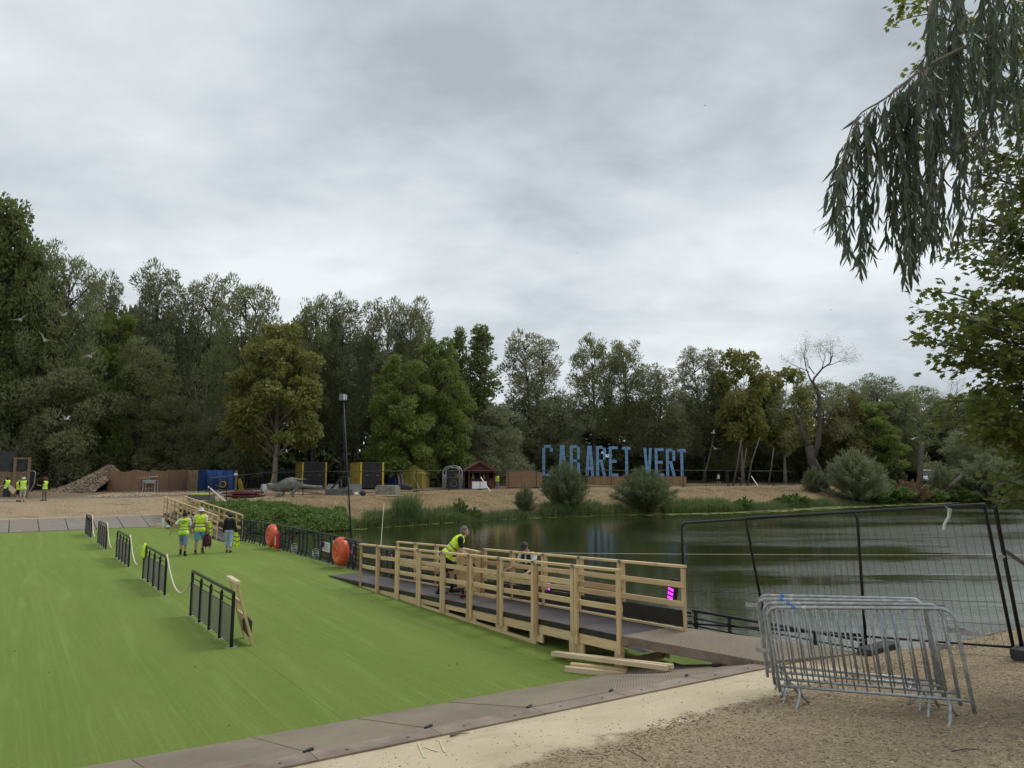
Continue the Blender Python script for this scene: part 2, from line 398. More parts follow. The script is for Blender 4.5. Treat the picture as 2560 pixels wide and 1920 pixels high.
def m_far_ground():
    m, n, b = newmat('dry_bank_ground'); v = n.pos(); s = n.sep(v)
    f = n.noise(v, .5, 5, .65); f2 = n.noise(v, 3.2, 5, .7); f3 = n.noise(n.mapping(v, (1, 1, 1)), 14, 4, .65)
    straw = n.mix(n.rng(f2, .32, .68), (.185, .130, .074), (.345, .25, .145))
    sand = n.mix(n.rng(f2, .3, .7), (.34, .255, .155), (.44, .345, .22))
    left = n.rng(n.math('ADD', s[0], n.math('MULTIPLY', n.math('SUBTRACT', f, .5), 6.)), -16, -20)
    c = n.mix(left, straw, sand)
    # worn earth under the trees and along the track
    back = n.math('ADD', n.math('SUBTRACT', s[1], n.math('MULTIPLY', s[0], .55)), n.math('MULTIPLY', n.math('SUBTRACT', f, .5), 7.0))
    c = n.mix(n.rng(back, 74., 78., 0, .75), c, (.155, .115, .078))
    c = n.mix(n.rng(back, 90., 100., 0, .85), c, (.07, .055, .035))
    c = n.mix(n.rng(f3, .52, .74, 0, .55), c, (.12, .088, .055))
    c = n.mix(n.rng(n.noise(n.mapping(v, (.35, 1.2, 1)), .8, 5, .6), .60, .70, 0, .6), c, (.085, .082, .04))
    # green and mud towards the waterline
    c = n.mix(n.rng(s[2], .15, -.45, 0, .9), c, (.055, .065, .022))
    n.set(b.inputs['Base Color'], c); b.inputs['Roughness'].default_value = .95; b.inputs['Specular IOR Level'].default_value = .15
    n.set(b.inputs['Normal'], n.bump(n.math('ADD', f2, n.math('MULTIPLY', f3, .6)), .9, .15)); return m
M['far_ground'] = m_far_ground()
def m_near_ground():
    m, n, b = newmat('sandy_gravel_ground'); v = n.coord('Object'); s = n.sep(v)
    f = n.noise(v, 1.1, 5, .6); f2 = n.noise(v, 9, 5, .7); f3 = n.noise(v, 55, 4, .7); vo = n.vor(v, 46, 'F1', 'Color')
    sand = n.mix(n.rng(f, .3, .7), (.50, .415, .275), (.60, .51, .365)); sand = n.mix(n.rng(f3, .5, .8, 0, .35), sand, (.30, .23, .15))
    grav = n.mix(n.rng(f2, .3, .7), (.27, .205, .13), (.43, .34, .22)); gs = n.sep(vo)
    grav = n.mix(n.math('MULTIPLY', gs[0], .5), grav, (.40, .33, .22)); grav = n.mix(n.rng(gs[1], .65, .9, 0, .7), grav, (.105, .075, .045))
    # concrete apron between the plates and the gravel
    sand = n.mix(n.rng(n.noise(v, .7, 4, .65, .8), .50, .68, 0, .7), sand, (.36, .285, .18)); sand = n.mix(n.rng(n.noise(n.mapping(v, (.5, 3, 1), rot=(0, 0, .5)), 2.2, 5, .7), .58, .70, 0, .6), sand, (.62, .53, .40))
    e = n.math('ADD', s[1], n.math('MULTIPLY', n.math('SUBTRACT', n.noise(v, 1.6, 8, .72), .5), 1.7))
    e2 = n.math('ADD', n.math('SUBTRACT', s[0], 9.7), n.math('MULTIPLY', n.math('SUBTRACT', f, .5), 1.6))
    k = n.math('MULTIPLY', n.rng(e, 5.45, 5.65), n.rng(e2, .3, -.1))
    grav = n.mix(n.rng(n.noise(v, .8, 5, .7), .48, .66, 0, .5), grav, (.17, .12, .075))
    c = n.mix(k, grav, sand)
    c = n.mix(n.math('MULTIPLY', n.rng(f2, .60, .72), n.math('MULTIPLY', n.rng(e, 5.15, 5.4), n.rng(e, 6.1, 5.6))), c, (.11, .085, .06))
    n.set(b.inputs['Base Color'], c); b.inputs['Roughness'].default_value = .95; b.inputs['Specular IOR Level'].default_value = .15
    h = n.math('ADD', n.math('MULTIPLY', f3, .6), n.math('MULTIPLY', n.vor(v, 46), n.math('SUBTRACT', 1.0, k)))
    n.set(b.inputs['Normal'], n.bump(h, .8, .02)); return m
M['near_ground'] = m_near_ground()
M['bark'] = simple('grey_brown_bark', (.085, .07, .055), .95, 0, .35, 3, .8)
M['bark_mid'] = simple('mid_bark', (.12, .105, .085), .95, 0, .3, 3, .7)
M['bark_light'] = simple('pale_bark', (.20, .175, .14), .95, 0, .3, 3, .7)
LEAF = {
 'willow': leafmat('willow_leaves', [(.098, .122, .045), (.158, .186, .075), (.235, .262, .125)], .42),
 'greywillow': leafmat('grey_willow_leaves', [(.105, .128, .058), (.168, .194, .098), (.250, .276, .160)], .42),
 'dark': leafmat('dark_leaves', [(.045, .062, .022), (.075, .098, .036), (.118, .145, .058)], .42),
 'poplar': leafmat('poplar_leaves', [(.078, .115, .034), (.125, .170, .052), (.190, .235, .080)], .42),
 'ash': leafmat('ash_leaves', [(.080, .130, .028), (.125, .190, .038), (.195, .255, .060)], .42),
 'yellowing': leafmat('yellowing_leaves', [(.120, .155, .036), (.180, .212, .050), (.270, .265, .080)], .42),
 'autumn': leafmat('reddish_leaves', [(.13, .095, .040), (.17, .13, .05), (.15, .17, .055)], .42),
 'nettle': leafmat('nettle_leaves', [(.065, .120, .024), (.110, .185, .040), (.18, .265, .075)]),
 'reed': leafmat('reed_leaves', [(.065, .112, .028), (.118, .172, .052), (.19, .24, .10)]),
 'straw': leafmat('dry_straw', [(.22, .155, .082), (.34, .25, .14), (.48, .38, .235)], .2),
 'dead': leafmat('brown_dry_weeds', [(.15, .10, .05), (.23, .16, .08), (.29, .22, .13)], .2),
 'near_willow': leafmat('near_willow_leaves', [(.028, .048, .024), (.050, .078, .038), (.105, .14, .08)], .25, .42, .6),
 'maple': leafmat('maple_leaves', [(.050, .085, .014), (.092, .130, .024), (.19, .215, .048)], .45),
}
LEAF['shrub'] = leafmat('willow_shrub_leaves', [(.068, .098, .038), (.108, .148, .062), (.165, .205, .10)])
# ================================================================= the lie of the land
SHORE = [(-400, -230), (-90, -4), (-41.4, 30.7), (-20.3, 45.1), (-17.0, 45.4), (-13.7, 45.8), (-12.0, 47.0), (-8.9, 50.3), (-2.6, 57.2), (2.5, 60.5), (9, 64.3),
         (21.2, 68.7), (31, 76), (42, 83.5), (54, 90), (66, 92), (90, 93), (140, 70), (500, 20)]
SX = np.array([p[0] for p in SHORE], float); SY = np.array([p[1] for p in SHORE], float)
def shore_d(x, y):
    x = np.asarray(x, float); y = np.asarray(y, float); d = np.full(x.shape, 1e9)
    for i in range(len(SX) - 1):
        ax, ay, bx, by = SX[i], SY[i], SX[i + 1], SY[i + 1]; dx, dy = bx - ax, by - ay
        t = np.clip(((x - ax) * dx + (y - ay) * dy) / (dx * dx + dy * dy), 0, 1)
        d = np.minimum(d, np.hypot(x - ax - t * dx, y - ay - t * dy))
    return np.where(y > np.interp(x, SX, SY), d, -d)
def sst(x, a, b): t = np.clip((x - a) / (b - a), 0, 1); return t * t * (3 - 2 * t)
def pnoise(x, y):
    return (np.sin(x * .9 + 1.3 * np.sin(y * .7)) * np.cos(y * 1.1 + 1.7 * np.sin(x * .53)) + .5 * np.sin(x * 2.3 + y * 1.7 + np.sin(y * 2.1)) + .3 * np.sin(x * 4.1 - y * 3.7)) / 1.8
def hfar(x, y):
    x = np.asarray(x, float); y = np.asarray(y, float); d = shore_d(x, y)
    right = np.interp(d, [-6, -2, 0, .6, 2.5, 6, 8.5, 20, 400], [-2.4, -1.6, -.62, -.35, .25, 1.0, 1.25, 1.5, 1.5])
    left = np.interp(d, [-6, -2, 0, .5, 1.4, 4, 12, 28, 400], [-2.4, -1.6, -.62, -.1, .36, .60, .98, 1.38, 1.5])
    t = sst(x, -23, -17); z = left * (1 - t) + right * t
    z = z - sst(x, 20, 60) * .3 * sst(d, 5, 15)
    return z + np.where(d > 0, pnoise(x * .6, y * .6) * .07 + pnoise(x * 2, y * 2) * .025, 0)
def hz(x, y): return float(hfar(np.array([x]), np.array([y]))[0])
def spot(px, py):
    """where the line of sight through a point of the photograph meets the far bank"""
    r = ray(px, py); Y = np.arange(38, 260, .1); X = Y * r[0] / r[1]; Zr = EYE + Y * r[2] / r[1]; g = hfar(X, Y)
    k = np.where((Zr <= g) & (shore_d(X, Y) > -.3))[0]
    i = int(k[0]) if len(k) else len(Y) - 1
    return Vector((X[i], Y[i], g[i]))
def far_at(px, Y):                     # ground point at a picture column and a distance
    x = (px - 1280) / FPX * Y / (CP - 0.02); return Vector((x, Y, hz(x, Y)))
def grid(name, xs, ys, hf, mat, m=None):
    X, Y = np.meshgrid(xs, ys, indexing='ij'); Zz = hf(X, Y); V = np.stack([X, Y, Zz], -1).reshape(-1, 3)
    nx, ny = len(xs), len(ys); I = (np.arange(nx - 1)[:, None] * ny + np.arange(ny - 1)[None, :]).ravel()
    F_ = np.stack([I, I + ny, I + ny + 1, I + 1], 1)
    return npobj(name, V, F_, mat, None, m, smooth=True)
xs = np.concatenate([[-900, -500, -300, -200, -130, -95], np.arange(-75, 95, .8), [100, 110, 130, 170, 250, 400, 900]])
ys = np.concatenate([[-60, -20, 0, 12, 20], np.arange(26, 120, .8), [125, 135, 160, 200, 300, 500, 1500]])
tag(grid('far_bank_ground', xs, ys, hfar, M['far_ground']), kind='structure')
o = MB().quad((-900, -300, -.6), (900, -300, -.6), (900, 400, -.6), (-900, 400, -.6)).build('river_water', M['water']); tag(o, kind='structure')

# near bank, laid out in the barge's own axes (across, along)
def edge_s(v): return np.interp(v, [-40, 9.3, 10.7, 12.3, 14.1, 20, 60], [10.92, 6.83, 6.3, 5.35, 5.05, 4.6, 3.5])
def hnear(v, s):
    e = edge_s(v); z = .452 + .122 * np.maximum(7.62 - .083 * np.clip(v, -40, 9.3) - .26 - s, -.35 * 0)
    z = z + (pnoise(v * 1.4, s * 1.4) * .018 + pnoise(v * 5, s * 5) * .006) * np.clip((7.1 - .083 * v - s) * 2, 0, 1)
    z = z + .10 * sst(v, 9.5, 12.5) * sst(s, 6.5, 4.5)
    soft = np.interp(v, [9.6, 10.4], [.02, 1.1])
    return np.where(s > e, np.maximum(z - (s - e) / soft * 1.2, -1.9), z)
def NG(v, s): return float(hnear(np.array([float(v)]), np.array([float(s)]))[0])
vs_ = np.concatenate([[-40, -25, -15, -10, -7], np.arange(-5, 17, .09), [18, 20, 24, 30, 45]])
ss_ = np.concatenate([[-60, -30, -15, -8, -4, -2], np.arange(-1, 7.9, .08), [8.2, 8.6, 9.2, 10]])
tag(grid('near_bank_ground', vs_, ss_, hnear, M['near_ground'], BM), kind='structure')

# ================================================================= barge deck with artificial grass
def nse(v): return 9.62 - .093 * (v - 1.0)        # the deck's near edge
VR = 9.72                                          # railing side
dk = MB(); poly = [(-24, nse(-24)), (VR + .25, nse(VR + .25)), (VR + .25, 47.3), (-24, 47.3)]
dk.prism(poly, -1.15, -.012)
tag(dk.build('barge_deck', M['black_metal'], None, BM), kind='structure')
# strips of turf four metres wide, joints left a hair open
edges = [-24, -20.1, -16.1, -12.1, -8.1, -4.1, -.1, 3.9, 7.9, VR]
for i in range(len(edges) - 1):
    a, b = edges[i] + .0025, edges[i + 1] - .0025; t = MB()
    t.prism([(a, nse(a)), (b, nse(b)), (b, 47.08), (a, 47.08)], -.01, .008)
    tag(t.build('artificial_turf', M['turf'], None, BM), kind='structure')

t = MB().prism([(9.3, 7.9), (10.4, 7.9), (10.4, 9.6), (VR + .004, 9.6), (VR + .004, 8.5), (9.3, 8.5)], -.3, -.004)
tag(t.build('artificial_turf', M['turf'], None, BM), kind='structure')
# steel plates down from the bank to the deck (near end)
pr = thing('steel_ramp', 'row of rusty chequered steel plates sloping from the sandy bank onto the green carpet', 'loading ramp', m=BM.copy())
def seam(v): return 7.62 - .083 * v
sv = [-11.9, -10.57, -9.24, -7.91, -6.58, -5.25, -3.92, -2.6, -1.27, .06, 1.4, 2.72, 4.05, 5.37, 6.62, 7.95, 9.28, 10.45]
for i in range(len(sv) - 1):
    a, b = sv[i] + .008, sv[i + 1] - .008; e0, e1 = nse(a) - .06, nse(b) - .06
    dz = rnd.uniform(-.006, .006) - (.10 if i == len(sv) - 2 else 0); q = MB()
    top = [(a, seam(a) + .03, .46 + dz), (b, seam(b) + .03, .46 + dz), (b, e1, .035 + dz), (a, e0, .035 + dz)]
    q.add(top + [(x, y, z - .014) for x, y, z in top], [(0, 1, 2, 3), (7, 6, 5, 4), (0, 4, 5, 1), (1, 5, 6, 2), (2, 6, 7, 3), (3, 7, 4, 0)])
    q.build('plate', M['tread'], pr)
for i in range(len(sv) - 1):                      # flat flange along the bank side
    a, b = sv[i] + .004, sv[i + 1] - .004; q = MB()
    top = [(a, seam(a) - .26, .475), (b, seam(b) - .26, .475), (b, seam(b) - .0, .47), (a, seam(a) - .0, .47)]
    q.add(top + [(x, y, z - .03) for x, y, z in top], [(0, 1, 2, 3), (7, 6, 5, 4), (0, 4, 5, 1), (1, 5, 6, 2), (2, 6, 7, 3), (3, 7, 4, 0)])
    for k in (.25, .75):
        x = a + (b - a) * k; q.tube([(x, seam(x) - .15, .474), (x, seam(x) - .15, .485)], .016, 6)
    q.build('flange', M['rust_steel'], pr)
for i in range(1, len(sv) - 1):                   # notches where the hinge pins sit
    x = sv[i]; MB().beam((x - .05, seam(x) + .012, .468), (x + .07, seam(x) + .10, .452), .035, .03).build('hinge_pin', M['black_metal'], pr)

# boards down from the far shore (far end)
fr = thing('board_ramp', 'long row of grey-brown boards sloping from the far sandy shore down to the green carpet', 'loading ramp', m=BM.copy())
v = -13.2
while v < 8.1:
    a, b = v + .02, min(v + 1.36, 8.3) - .02; q = MB(); top = [(a, 47.12, .03), (b, 47.12, .03), (b, 50.6, .5), (a, 50.6, .5)]
    q.add(top + [(x, y, z - .03) for x, y, z in top], [(0, 1, 2, 3), (7, 6, 5, 4), (0, 4, 5, 1), (1, 5, 6, 2), (2, 6, 7, 3), (3, 7, 4, 0)])
    me = q.mesh('board', M['panel']); link(bpy.data.objects.new('board', me), fr); v += 1.36
q = MB().span((-13.2, 50.6, .30), (8.3, 50.85, .53)); q.build('edge_beam', M['pale_wood'], fr)
MB().add and MB().prism([(0, 0), (3.4, 0), (3.4, .44)], -.02, .02)
s_ = MB(); s_.add([(8.3, 47.1, -.0), (8.3, 50.6, -.0), (8.3, 50.6, .47), (8.34, 47.1, -.0), (8.34, 50.6, -.0), (8.34, 50.6, .47)], [(0, 1, 2), (5, 4, 3), (0, 2, 5, 3), (0, 3, 4, 1), (1, 4, 5, 2)])
s_.build('side_plate', M['black_metal'], fr)

# ================================================================= timber ramps over the deck edge
def timber_ramp(label, s_low, s_high, zhigh, posts, sign, gate=None, cut_end=0):
    """s_low: where the deck board meets the turf; posts: positions of the rail posts; sign: -1 when it climbs towards us"""
    t = thing('timber_ramp', label, 'ramp', m=BM.copy())
    dz = lambda s: zhigh * (s - s_low) / (s_high - s_low) + .035
    va, vb = 8.52, 9.62
    # deck boards, cut at each post
    cuts = [s_low] + posts
    if abs(cuts[-1] - s_high) > .05: cuts.append(s_high)
    for i in range(len(cuts) - 1):
        a, b = cuts[i], cuts[i + 1]; g = .004 * (1 if b > a else -1); a += g; b -= g; q = MB()
        top = [(va + .045, a, dz(a)), (vb - .045, a, dz(a)), (vb - .045, b, dz(b)), (va + .045, b, dz(b))]
        q.add(top + [(x, y, z - .022) for x, y, z in top], [(0, 1, 2, 3), (7, 6, 5, 4), (0, 4, 5, 1), (1, 5, 6, 2), (2, 6, 7, 3), (3, 7, 4, 0)])
        q.build('deck_board', M['deck'], t)
        for v_ in (va, vb):                        # black side strip and timber cheek under it
            out = -1 if v_ == va else 1
            k = MB().beam((v_ + out * .012 - out * .03, a, dz(a) - .045), (v_ + out * .012 - out * .03, b, dz(b) - .045), .03, .10)
            k.build('side_strip', M['phenolic'], t)
        if min(dz(a), dz(b)) > .05:
            zt = lambda s: dz(s) - .10
            for v_ in (va, vb):
                za, zb = zt(a), zt(b); hmin = min(za, zb)
                if hmin < .17:
                    q = MB(); w_ = .045
                    q.add([(v_, a, .01), (v_, b, .01), (v_, b, max(.012, zb)), (v_, a, max(.012, za)), (v_ + w_, a, .01), (v_ + w_, b, .01), (v_ + w_, b, max(.012, zb)), (v_ + w_, a, max(.012, za))],
                          [(0, 1, 2, 3), (7, 6, 5, 4), (0, 4, 5, 1), (1, 5, 6, 2), (2, 6, 7, 3), (3, 7, 4, 0)])
                    q.build('cheek_board', M['pine'], t)
                else:
                    hb = .16 if hmin > .28 else .10
                    board('cheek_board', t, (v_ + .022, a, za - hb / 2), (v_ + .022, b, zb - hb / 2), .045, hb, M['pine'])
                    n_ = 1
                    if n_ == 2: board('cheek_board', t, (v_ + .022, a, za - hb * 1.5 - .003), (v_ + .022, b, zb - hb * 1.5 - .003), .045, hb, M['pine'])
                    if hmin < .36: board('sole_board', t, (v_ + .022, a, .035), (v_ + .022, b, .035), .045, .06, M['pine'])
                    d_ = 1 if b > a else -1
                    for ss in (a + d_ * .10, b - d_ * .10):
                        zz = zt(ss) - hb * n_ - .004
                        if zz > .08: board('trestle_leg', t, (v_ + .023, ss, .066), (v_ + .023, ss, zz), .19, .043, M['pine'], up=(1, 0, 0))
            for ss in (b - (.1 if b > a else -.1),):
                if hmin > .25: board('cross_board', t, (va + .07, ss, .12), (vb - .03, ss, .12), .045, .12, M['pine_dark'])
    # rails
    for v_ in (va - .03, vb + .03):
        far = v_ > 9
        ps = posts if not (far and sign < 0) else posts[:-1] + [8.47]
        for i in range(len(ps)):
            s = ps[i]; zb_ = min(dz(s), zhigh + .035); double = 0 < i < len(ps) - 1
            low = zb_ - .28 if not far else zb_ - .05
            low = max(.01, low)
            offs = (-.052, .052) if double else ((.05 if (ps[-1] - ps[0]) * (1 if i == 0 else -1) > 0 else -.05),)
            for o_ in offs: board('post', t, (v_, s + o_, low), (v_, s + o_, zb_ + 1.045), .085, .045, M['pine'] if rnd.random() < .72 else M['pine_dark'], up=(1, 0, 0), bev=.004)
            if double: MB().box((v_, s, zb_ + 1.066), (.10, .085, .052)).build('joint_bracket', M['zinc'], t)
            if i < len(ps) - 1:
                s1 = ps[i + 1]; z0, z1 = dz(s), dz(s1)
                if gate and far and gate[0] == i: continue
                d_ = 1 if s1 > s else -1
                board('handrail', t, (v_, s + d_ * .004, z0 + 1.068), (v_, s1 - d_ * .004, z1 + 1.068), .095, .045, M['pine'], bev=.004)
                for hh in (.76, .44): board('rail', t, (v_ + (.043 if far else -.043) * -1, s + d_ * .01, z0 + hh + rnd.uniform(-.012, .012)), (v_ - (.043 if far else -.043), s1 - d_ * .01, z1 + hh), .03, .095, M['pine'] if rnd.random() < .8 else M['pine_dark'], bev=.003)
                if far:
                    board('kick_panel', t, (v_ - .03, s + d_ * .06, z0 + .20), (v_ - .03, s1 - d_ * .06, z1 + .20), .015, .27, M['phenolic'])
                    board('toe_board', t, (v_ - .02, s + d_ * .03, z0 - .012 + .03), (v_ - .02, s1 - d_ * .03, z1 - .012 + .03), .045, .045, M['pine'])
    return t, dz
posts1 = [19.5 - 1.182 * i for i in range(10)]
ramp1, dz1 = timber_ramp('long new pine ramp with two rails, climbing from the carpet to the steel gangplank', 22.0, 8.86, .545, posts1, -1, gate=(3, 4))
posts2 = [36.4 + 1.19 * i for i in range(13)]
ramp2, dz2 = timber_ramp('distant pine ramp with rails, climbing from the carpet to the far sandy shore', 35.25, 50.9, .56, posts2, 1)

# ledged gate let into the far rail of the near ramp
gt = thing('timber_gate', 'new pine ledged gate with diagonal braces, fitted in the ramp rail between the two workmen', 'gate', m=T4(W(9.65, posts1[3] - .08), BROT - R(90) + R(-4)))
gz = dz1(posts1[3]); gw = 1.0
for i in range(9):
    a = i * gw / 9; board('gate_board', gt, (a + gw / 18, 0, gz + .06 - i * -.004), (a + gw / 18, 0, gz + .06 + .93), .02, gw / 9 - .006, M['pine'], up=(0, 1, 0))
for a, b in (((0, -.03, gz + .98), (gw, -.03, gz + .98)), ((0, -.03, gz + .52), (gw, -.03, gz + .50)), ((0, -.03, gz + .10), (gw, -.03, gz + .08))):
    board('ledge', gt, a, b, .03, .085, M['pine'], bev=.003)
for a, b in (((.04, -.03, gz + .58), (gw - .06, -.03, gz + .92)), ((.04, -.03, gz + .16), (gw - .06, -.03, gz + .45))):
    board('brace', gt, a, b, .028, .08, M['pine'], bev=.003)
for a in (.03, gw - .03): board('stile', gt, (a, -.03, gz + .02), (a, -.03, gz + 1.03), .03, .07, M['pine'], up=(0, 1, 0), bev=.003)
board('cap_rail', gt, (-.02, -.02, gz + 1.05), (gw + .02, -.02, gz + 1.05), .10, .045, M['pine'], bev=.004)

# loose timber
def loose(label, p0, p1, w, h, mat='pale_wood', name='loose_timber', cat='timber', group=None):
    m, L = frame(p0, p1); o = MB().box((0, 0, 0), (L, w, h)).mesh(name, M[mat]); o = bpy.data.objects.new(name, o)
    mm = m.copy(); mm.translation = (Vector(p0) + Vector(p1)) / 2; link(o, None, mm)
    bm = o.modifiers.new('b', 'BEVEL'); bm.width = .004; bm.segments = 2
    return tag(o, label, cat, group)
def PZ(px, py, z): return P(px, py, z)
a, b = PZ(1381, 1634, .10), PZ(1668, 1670, .34)
loose('longest loose pale beam lying on the carpet against the ramp end, front one', a, b, .07, .07)
a2 = a + Vector((.06, .10, -.015)); b2 = b + Vector((.10, .075, .0))
loose('long loose pale beam directly behind the longest one at the ramp end', a2, b2, .07, .07)
a, b = PZ(1413, 1672, .052), PZ(1565, 1688, .052)
loose('short loose pale board lying on the carpet, front one of the low pair', a, b, .09, .085)
loose('short loose pale board lying on the carpet, rear one of the low pair', a + Vector((.10, .10, .03)), b + Vector((.04, .11, .03)), .09, .085, 'pine')
loose('small offcut block on the ramp deck beside the gate', W(9.45, 14.9, dz1(14.9) + .03), W(9.4, 13.9, dz1(13.9) + .035), .10, .06, 'pine')
# steel gangplank
gp = thing('gangplank', 'thick rusty chequered steel gangplank bridging from the timber ramp end to the bank', 'gangplank', m=BM.copy())
def slab(pts, th, name, mat, parent):
    q = MB(); n = len(pts); q.add([tuple(p) for p in pts] + [(p[0], p[1], p[2] - th) for p in pts], [tuple(range(n)), tuple(range(2 * n - 1, n - 1, -1))] + [(i, n + i, n + (i + 1) % n, (i + 1) % n)[::1] for i in range(n)])
    return q.build(name, mat, parent)
slab([(8.50, 8.84, .60), (9.18, 6.98, .53), (9.3, 6.72, .515), (11.0, 6.15, .51), (10.75, 6.9, .53), (9.75, 8.84, .60)][::-1], .15, 'plate', M['tread'], gp)
slab([(8.49, 8.85, .585), (9.17, 6.99, .515), (9.18, 6.995, .515), (8.5, 8.855, .585)], .12, 'edge_skirt', M['rust_steel'], gp)
for v_ in (8.9, 10.0):
    MB().span((v_, 7.25, -.2), (v_ + .1, 7.35, .42)).build('leg', M['black_metal'], gp)
slab([(9.0, 8.6, .12), (9.0, 7.3, .12), (9.12, 7.3, .12), (9.12, 8.6, .12)], .1, 'bearer', M['pine_dark'], gp)

# ================================================================= railings on the deck: five glazed rail sections with rope between
def mesh_mat():
    m, n, b = newmat('perforated_infill'); v = n.coord('Object'); s = n.sep(v)
    k = 2 * math.pi / .045
    a = n.math('SINE', n.math('MULTIPLY', n.math('ADD', s[1], s[2]), k)); c = n.math('SINE', n.math('MULTIPLY', n.math('SUBTRACT', s[1], s[2]), k))
    n.set(b.inputs['Base Color'], n.mix(n.rng(n.math('MULTIPLY', a, c), -.1, .3), (.055, .05, .055), (.25, .23, .225))); b.inputs['Roughness'].default_value = .55; b.inputs['Metallic'].default_value = .2
    h = n.rng(n.math('MULTIPLY', a, c), .0, .5); n.set(b.inputs['Normal'], n.bump(h, .6, .01)); return m
M['infill'] = mesh_mat()
def infill_lattice(s0, s1, z0, z1):
    """expanded-metal infill: crossing strips with real gaps"""
    q = MB(); p = .085; w = .016; L = s1 - s0; H = z1 - z0
    n = int((L + H) / p) + 1
    for i in range(1, n):
        c = i * p
        a = (min(c, L), c - min(c, L)); b = (c - min(c, H), min(c, H))
        if a[1] <= H and b[0] <= L: q.beam((0.003, s0 + a[0], z0 + a[1]), (0.003, s0 + b[0], z0 + b[1]), .004, w, up=(0, 1, 0) if False else (0, 0, 1))
        if a[1] <= H and b[0] <= L: q.beam((-.003, s0 + L - a[0], z0 + a[1]), (-.003, s0 + L - b[0], z0 + b[1]), .004, w)
    return q
def rail_section(label, s0, s1):
    t = thing('deck_railing', label, 'railing', W(3.69, s0, .008), BROT, 'black railings standing in a row on the carpet')
    L = s1 - s0; tip = 0
    board('handrail', t, (0, -.02, 1.0), (0, L + .02, 1.0), .05, .045, M['black_metal'])
    board('rail', t, (0, .03, .855), (0, L - .03, .855), .018, .018, M['black_metal'])
    for i in range(5):
        y = L * i / 4; end = i in (0, 4); q = MB()
        w = .06; prof = [(-w / 2, 0), (w / 2, 0), (w / 2, .90), (0, .965), (-w / 2, .90)] if not end else [(-w / 2, 0), (w / 2, 0), (w / 2, .976), (-w / 2, .976)]
        mm = Matrix.Translation((0, y, 0)) @ Matrix.Rotation(R(90), 4, 'X') @ Matrix.Rotation(R(90), 4, 'Y') if False else None
        vs = [(x_, y + (-.012 if s_ else .012), z_) for s_ in (0, 1) for x_, z_ in prof]; n = len(prof)
        q.add(vs, [tuple(range(n)), tuple(range(2 * n - 1, n - 1, -1))] + [(i_, n + i_, n + (i_ + 1) % n, (i_ + 1) % n) for i_ in range(n)])
        q.span((-.012, y - .03, .03), (.012, y + .03, .9 if not end else .97))
        q.build('post', M['black_metal'], t)
        q = MB().prism([(.11 * math.cos(a), .045 * math.sin(a)) for a in [k * math.pi / 6 for k in range(12)]], .001, .012, Matrix.Translation((0, y, 0))); q.build('foot_plate', M['galv_light'], t)
        if i < 4:
            y1 = L * (i + 1) / 4
            p = infill_lattice(y + .04, y1 - .04, .09, .73).build('infill_panel', M['infill'], t)
            for a_, b_ in (((0, y + .035, .08), (0, y1 - .035, .08)), ((0, y + .035, .74), (0, y1 - .035, .74))): MB().beam(a_, b_, .016, .016).build('infill_frame', M['infill'], t)
    return t
RS = [(14.30, 17.9), (21.18, 24.8), (28.0, 31.3), (34.8, 37.95), (41.2, 44.1)]
lab = ['nearest of the black railings on the carpet, with a wooden trestle leaning on it', 'black railing second from the viewer, with a yellow vest hung over its end',
       'middle one of the five black railings on the carpet', 'black railing second from the far boards', 'farthest black railing, standing just before the board ramp']
for (a, b), l in zip(RS, lab): rail_section(l, a, b)
rl = ['thick cream rope sagging between the nearest railing and the one with the yellow vest', 'cream rope sagging between the railing with the yellow vest and the middle one',
      'cream rope between the middle railing and the next one beyond', 'cream rope between the two farthest railings']
for i in range(4):
    s0, s1 = RS[i][1] + .03, RS[i + 1][0] - .03; pts = []
    for k in range(17):
        t_ = k / 16; y = s0 + (s1 - s0) * t_; sag = .60 * (1 - (2 * t_ - 1 + .12) ** 2) * (1 + .08 * i); pts.append(W(3.69, y, .93 - sag + .02 * (1 - t_)))
    q = MB().tube(pts, .019, 8)
    for p in (pts[0], pts[-1]): q.ell(p + Vector((0, 0, -.03)), (.034, .034, .05), 8, 6)
    o = q.build('rope', M['rope'], None, smooth=True); tag(o, rl[i], 'rope', 'ropes hung between the black railings')

# pine trestle leaning on the nearest railing
tr = thing('timber_trestle', 'pale timber frame with a dark board leaning against the nearest black railing', 'trestle', W(3.86, 14.35), BROT - R(3))
tp = [(-.25, .0), (-.25, .70)]
for y in (0, .62):
    board('leg', tr, (.22, y - .06 * (y == 0), .0), (-.10, y, 1.16), .045, .09, M['pine'], up=(0, 1, 0), bev=.003)
board('top_board', tr, (-.10, -.12, 1.19), (-.10, .80, 1.19), .10, .06, M['pale_wood'], bev=.004)
for h in (.80, .55):
    x = .22 - .32 * h / 1.16; board('rung', tr, (x - .02, -.02, h), (x - .02, .64, h), .03, .07, M['pine'])
x = .22; board('dark_board', tr, (.19, -.02, .28), (.17, .64, .36), .02, .34, M['phenolic'])

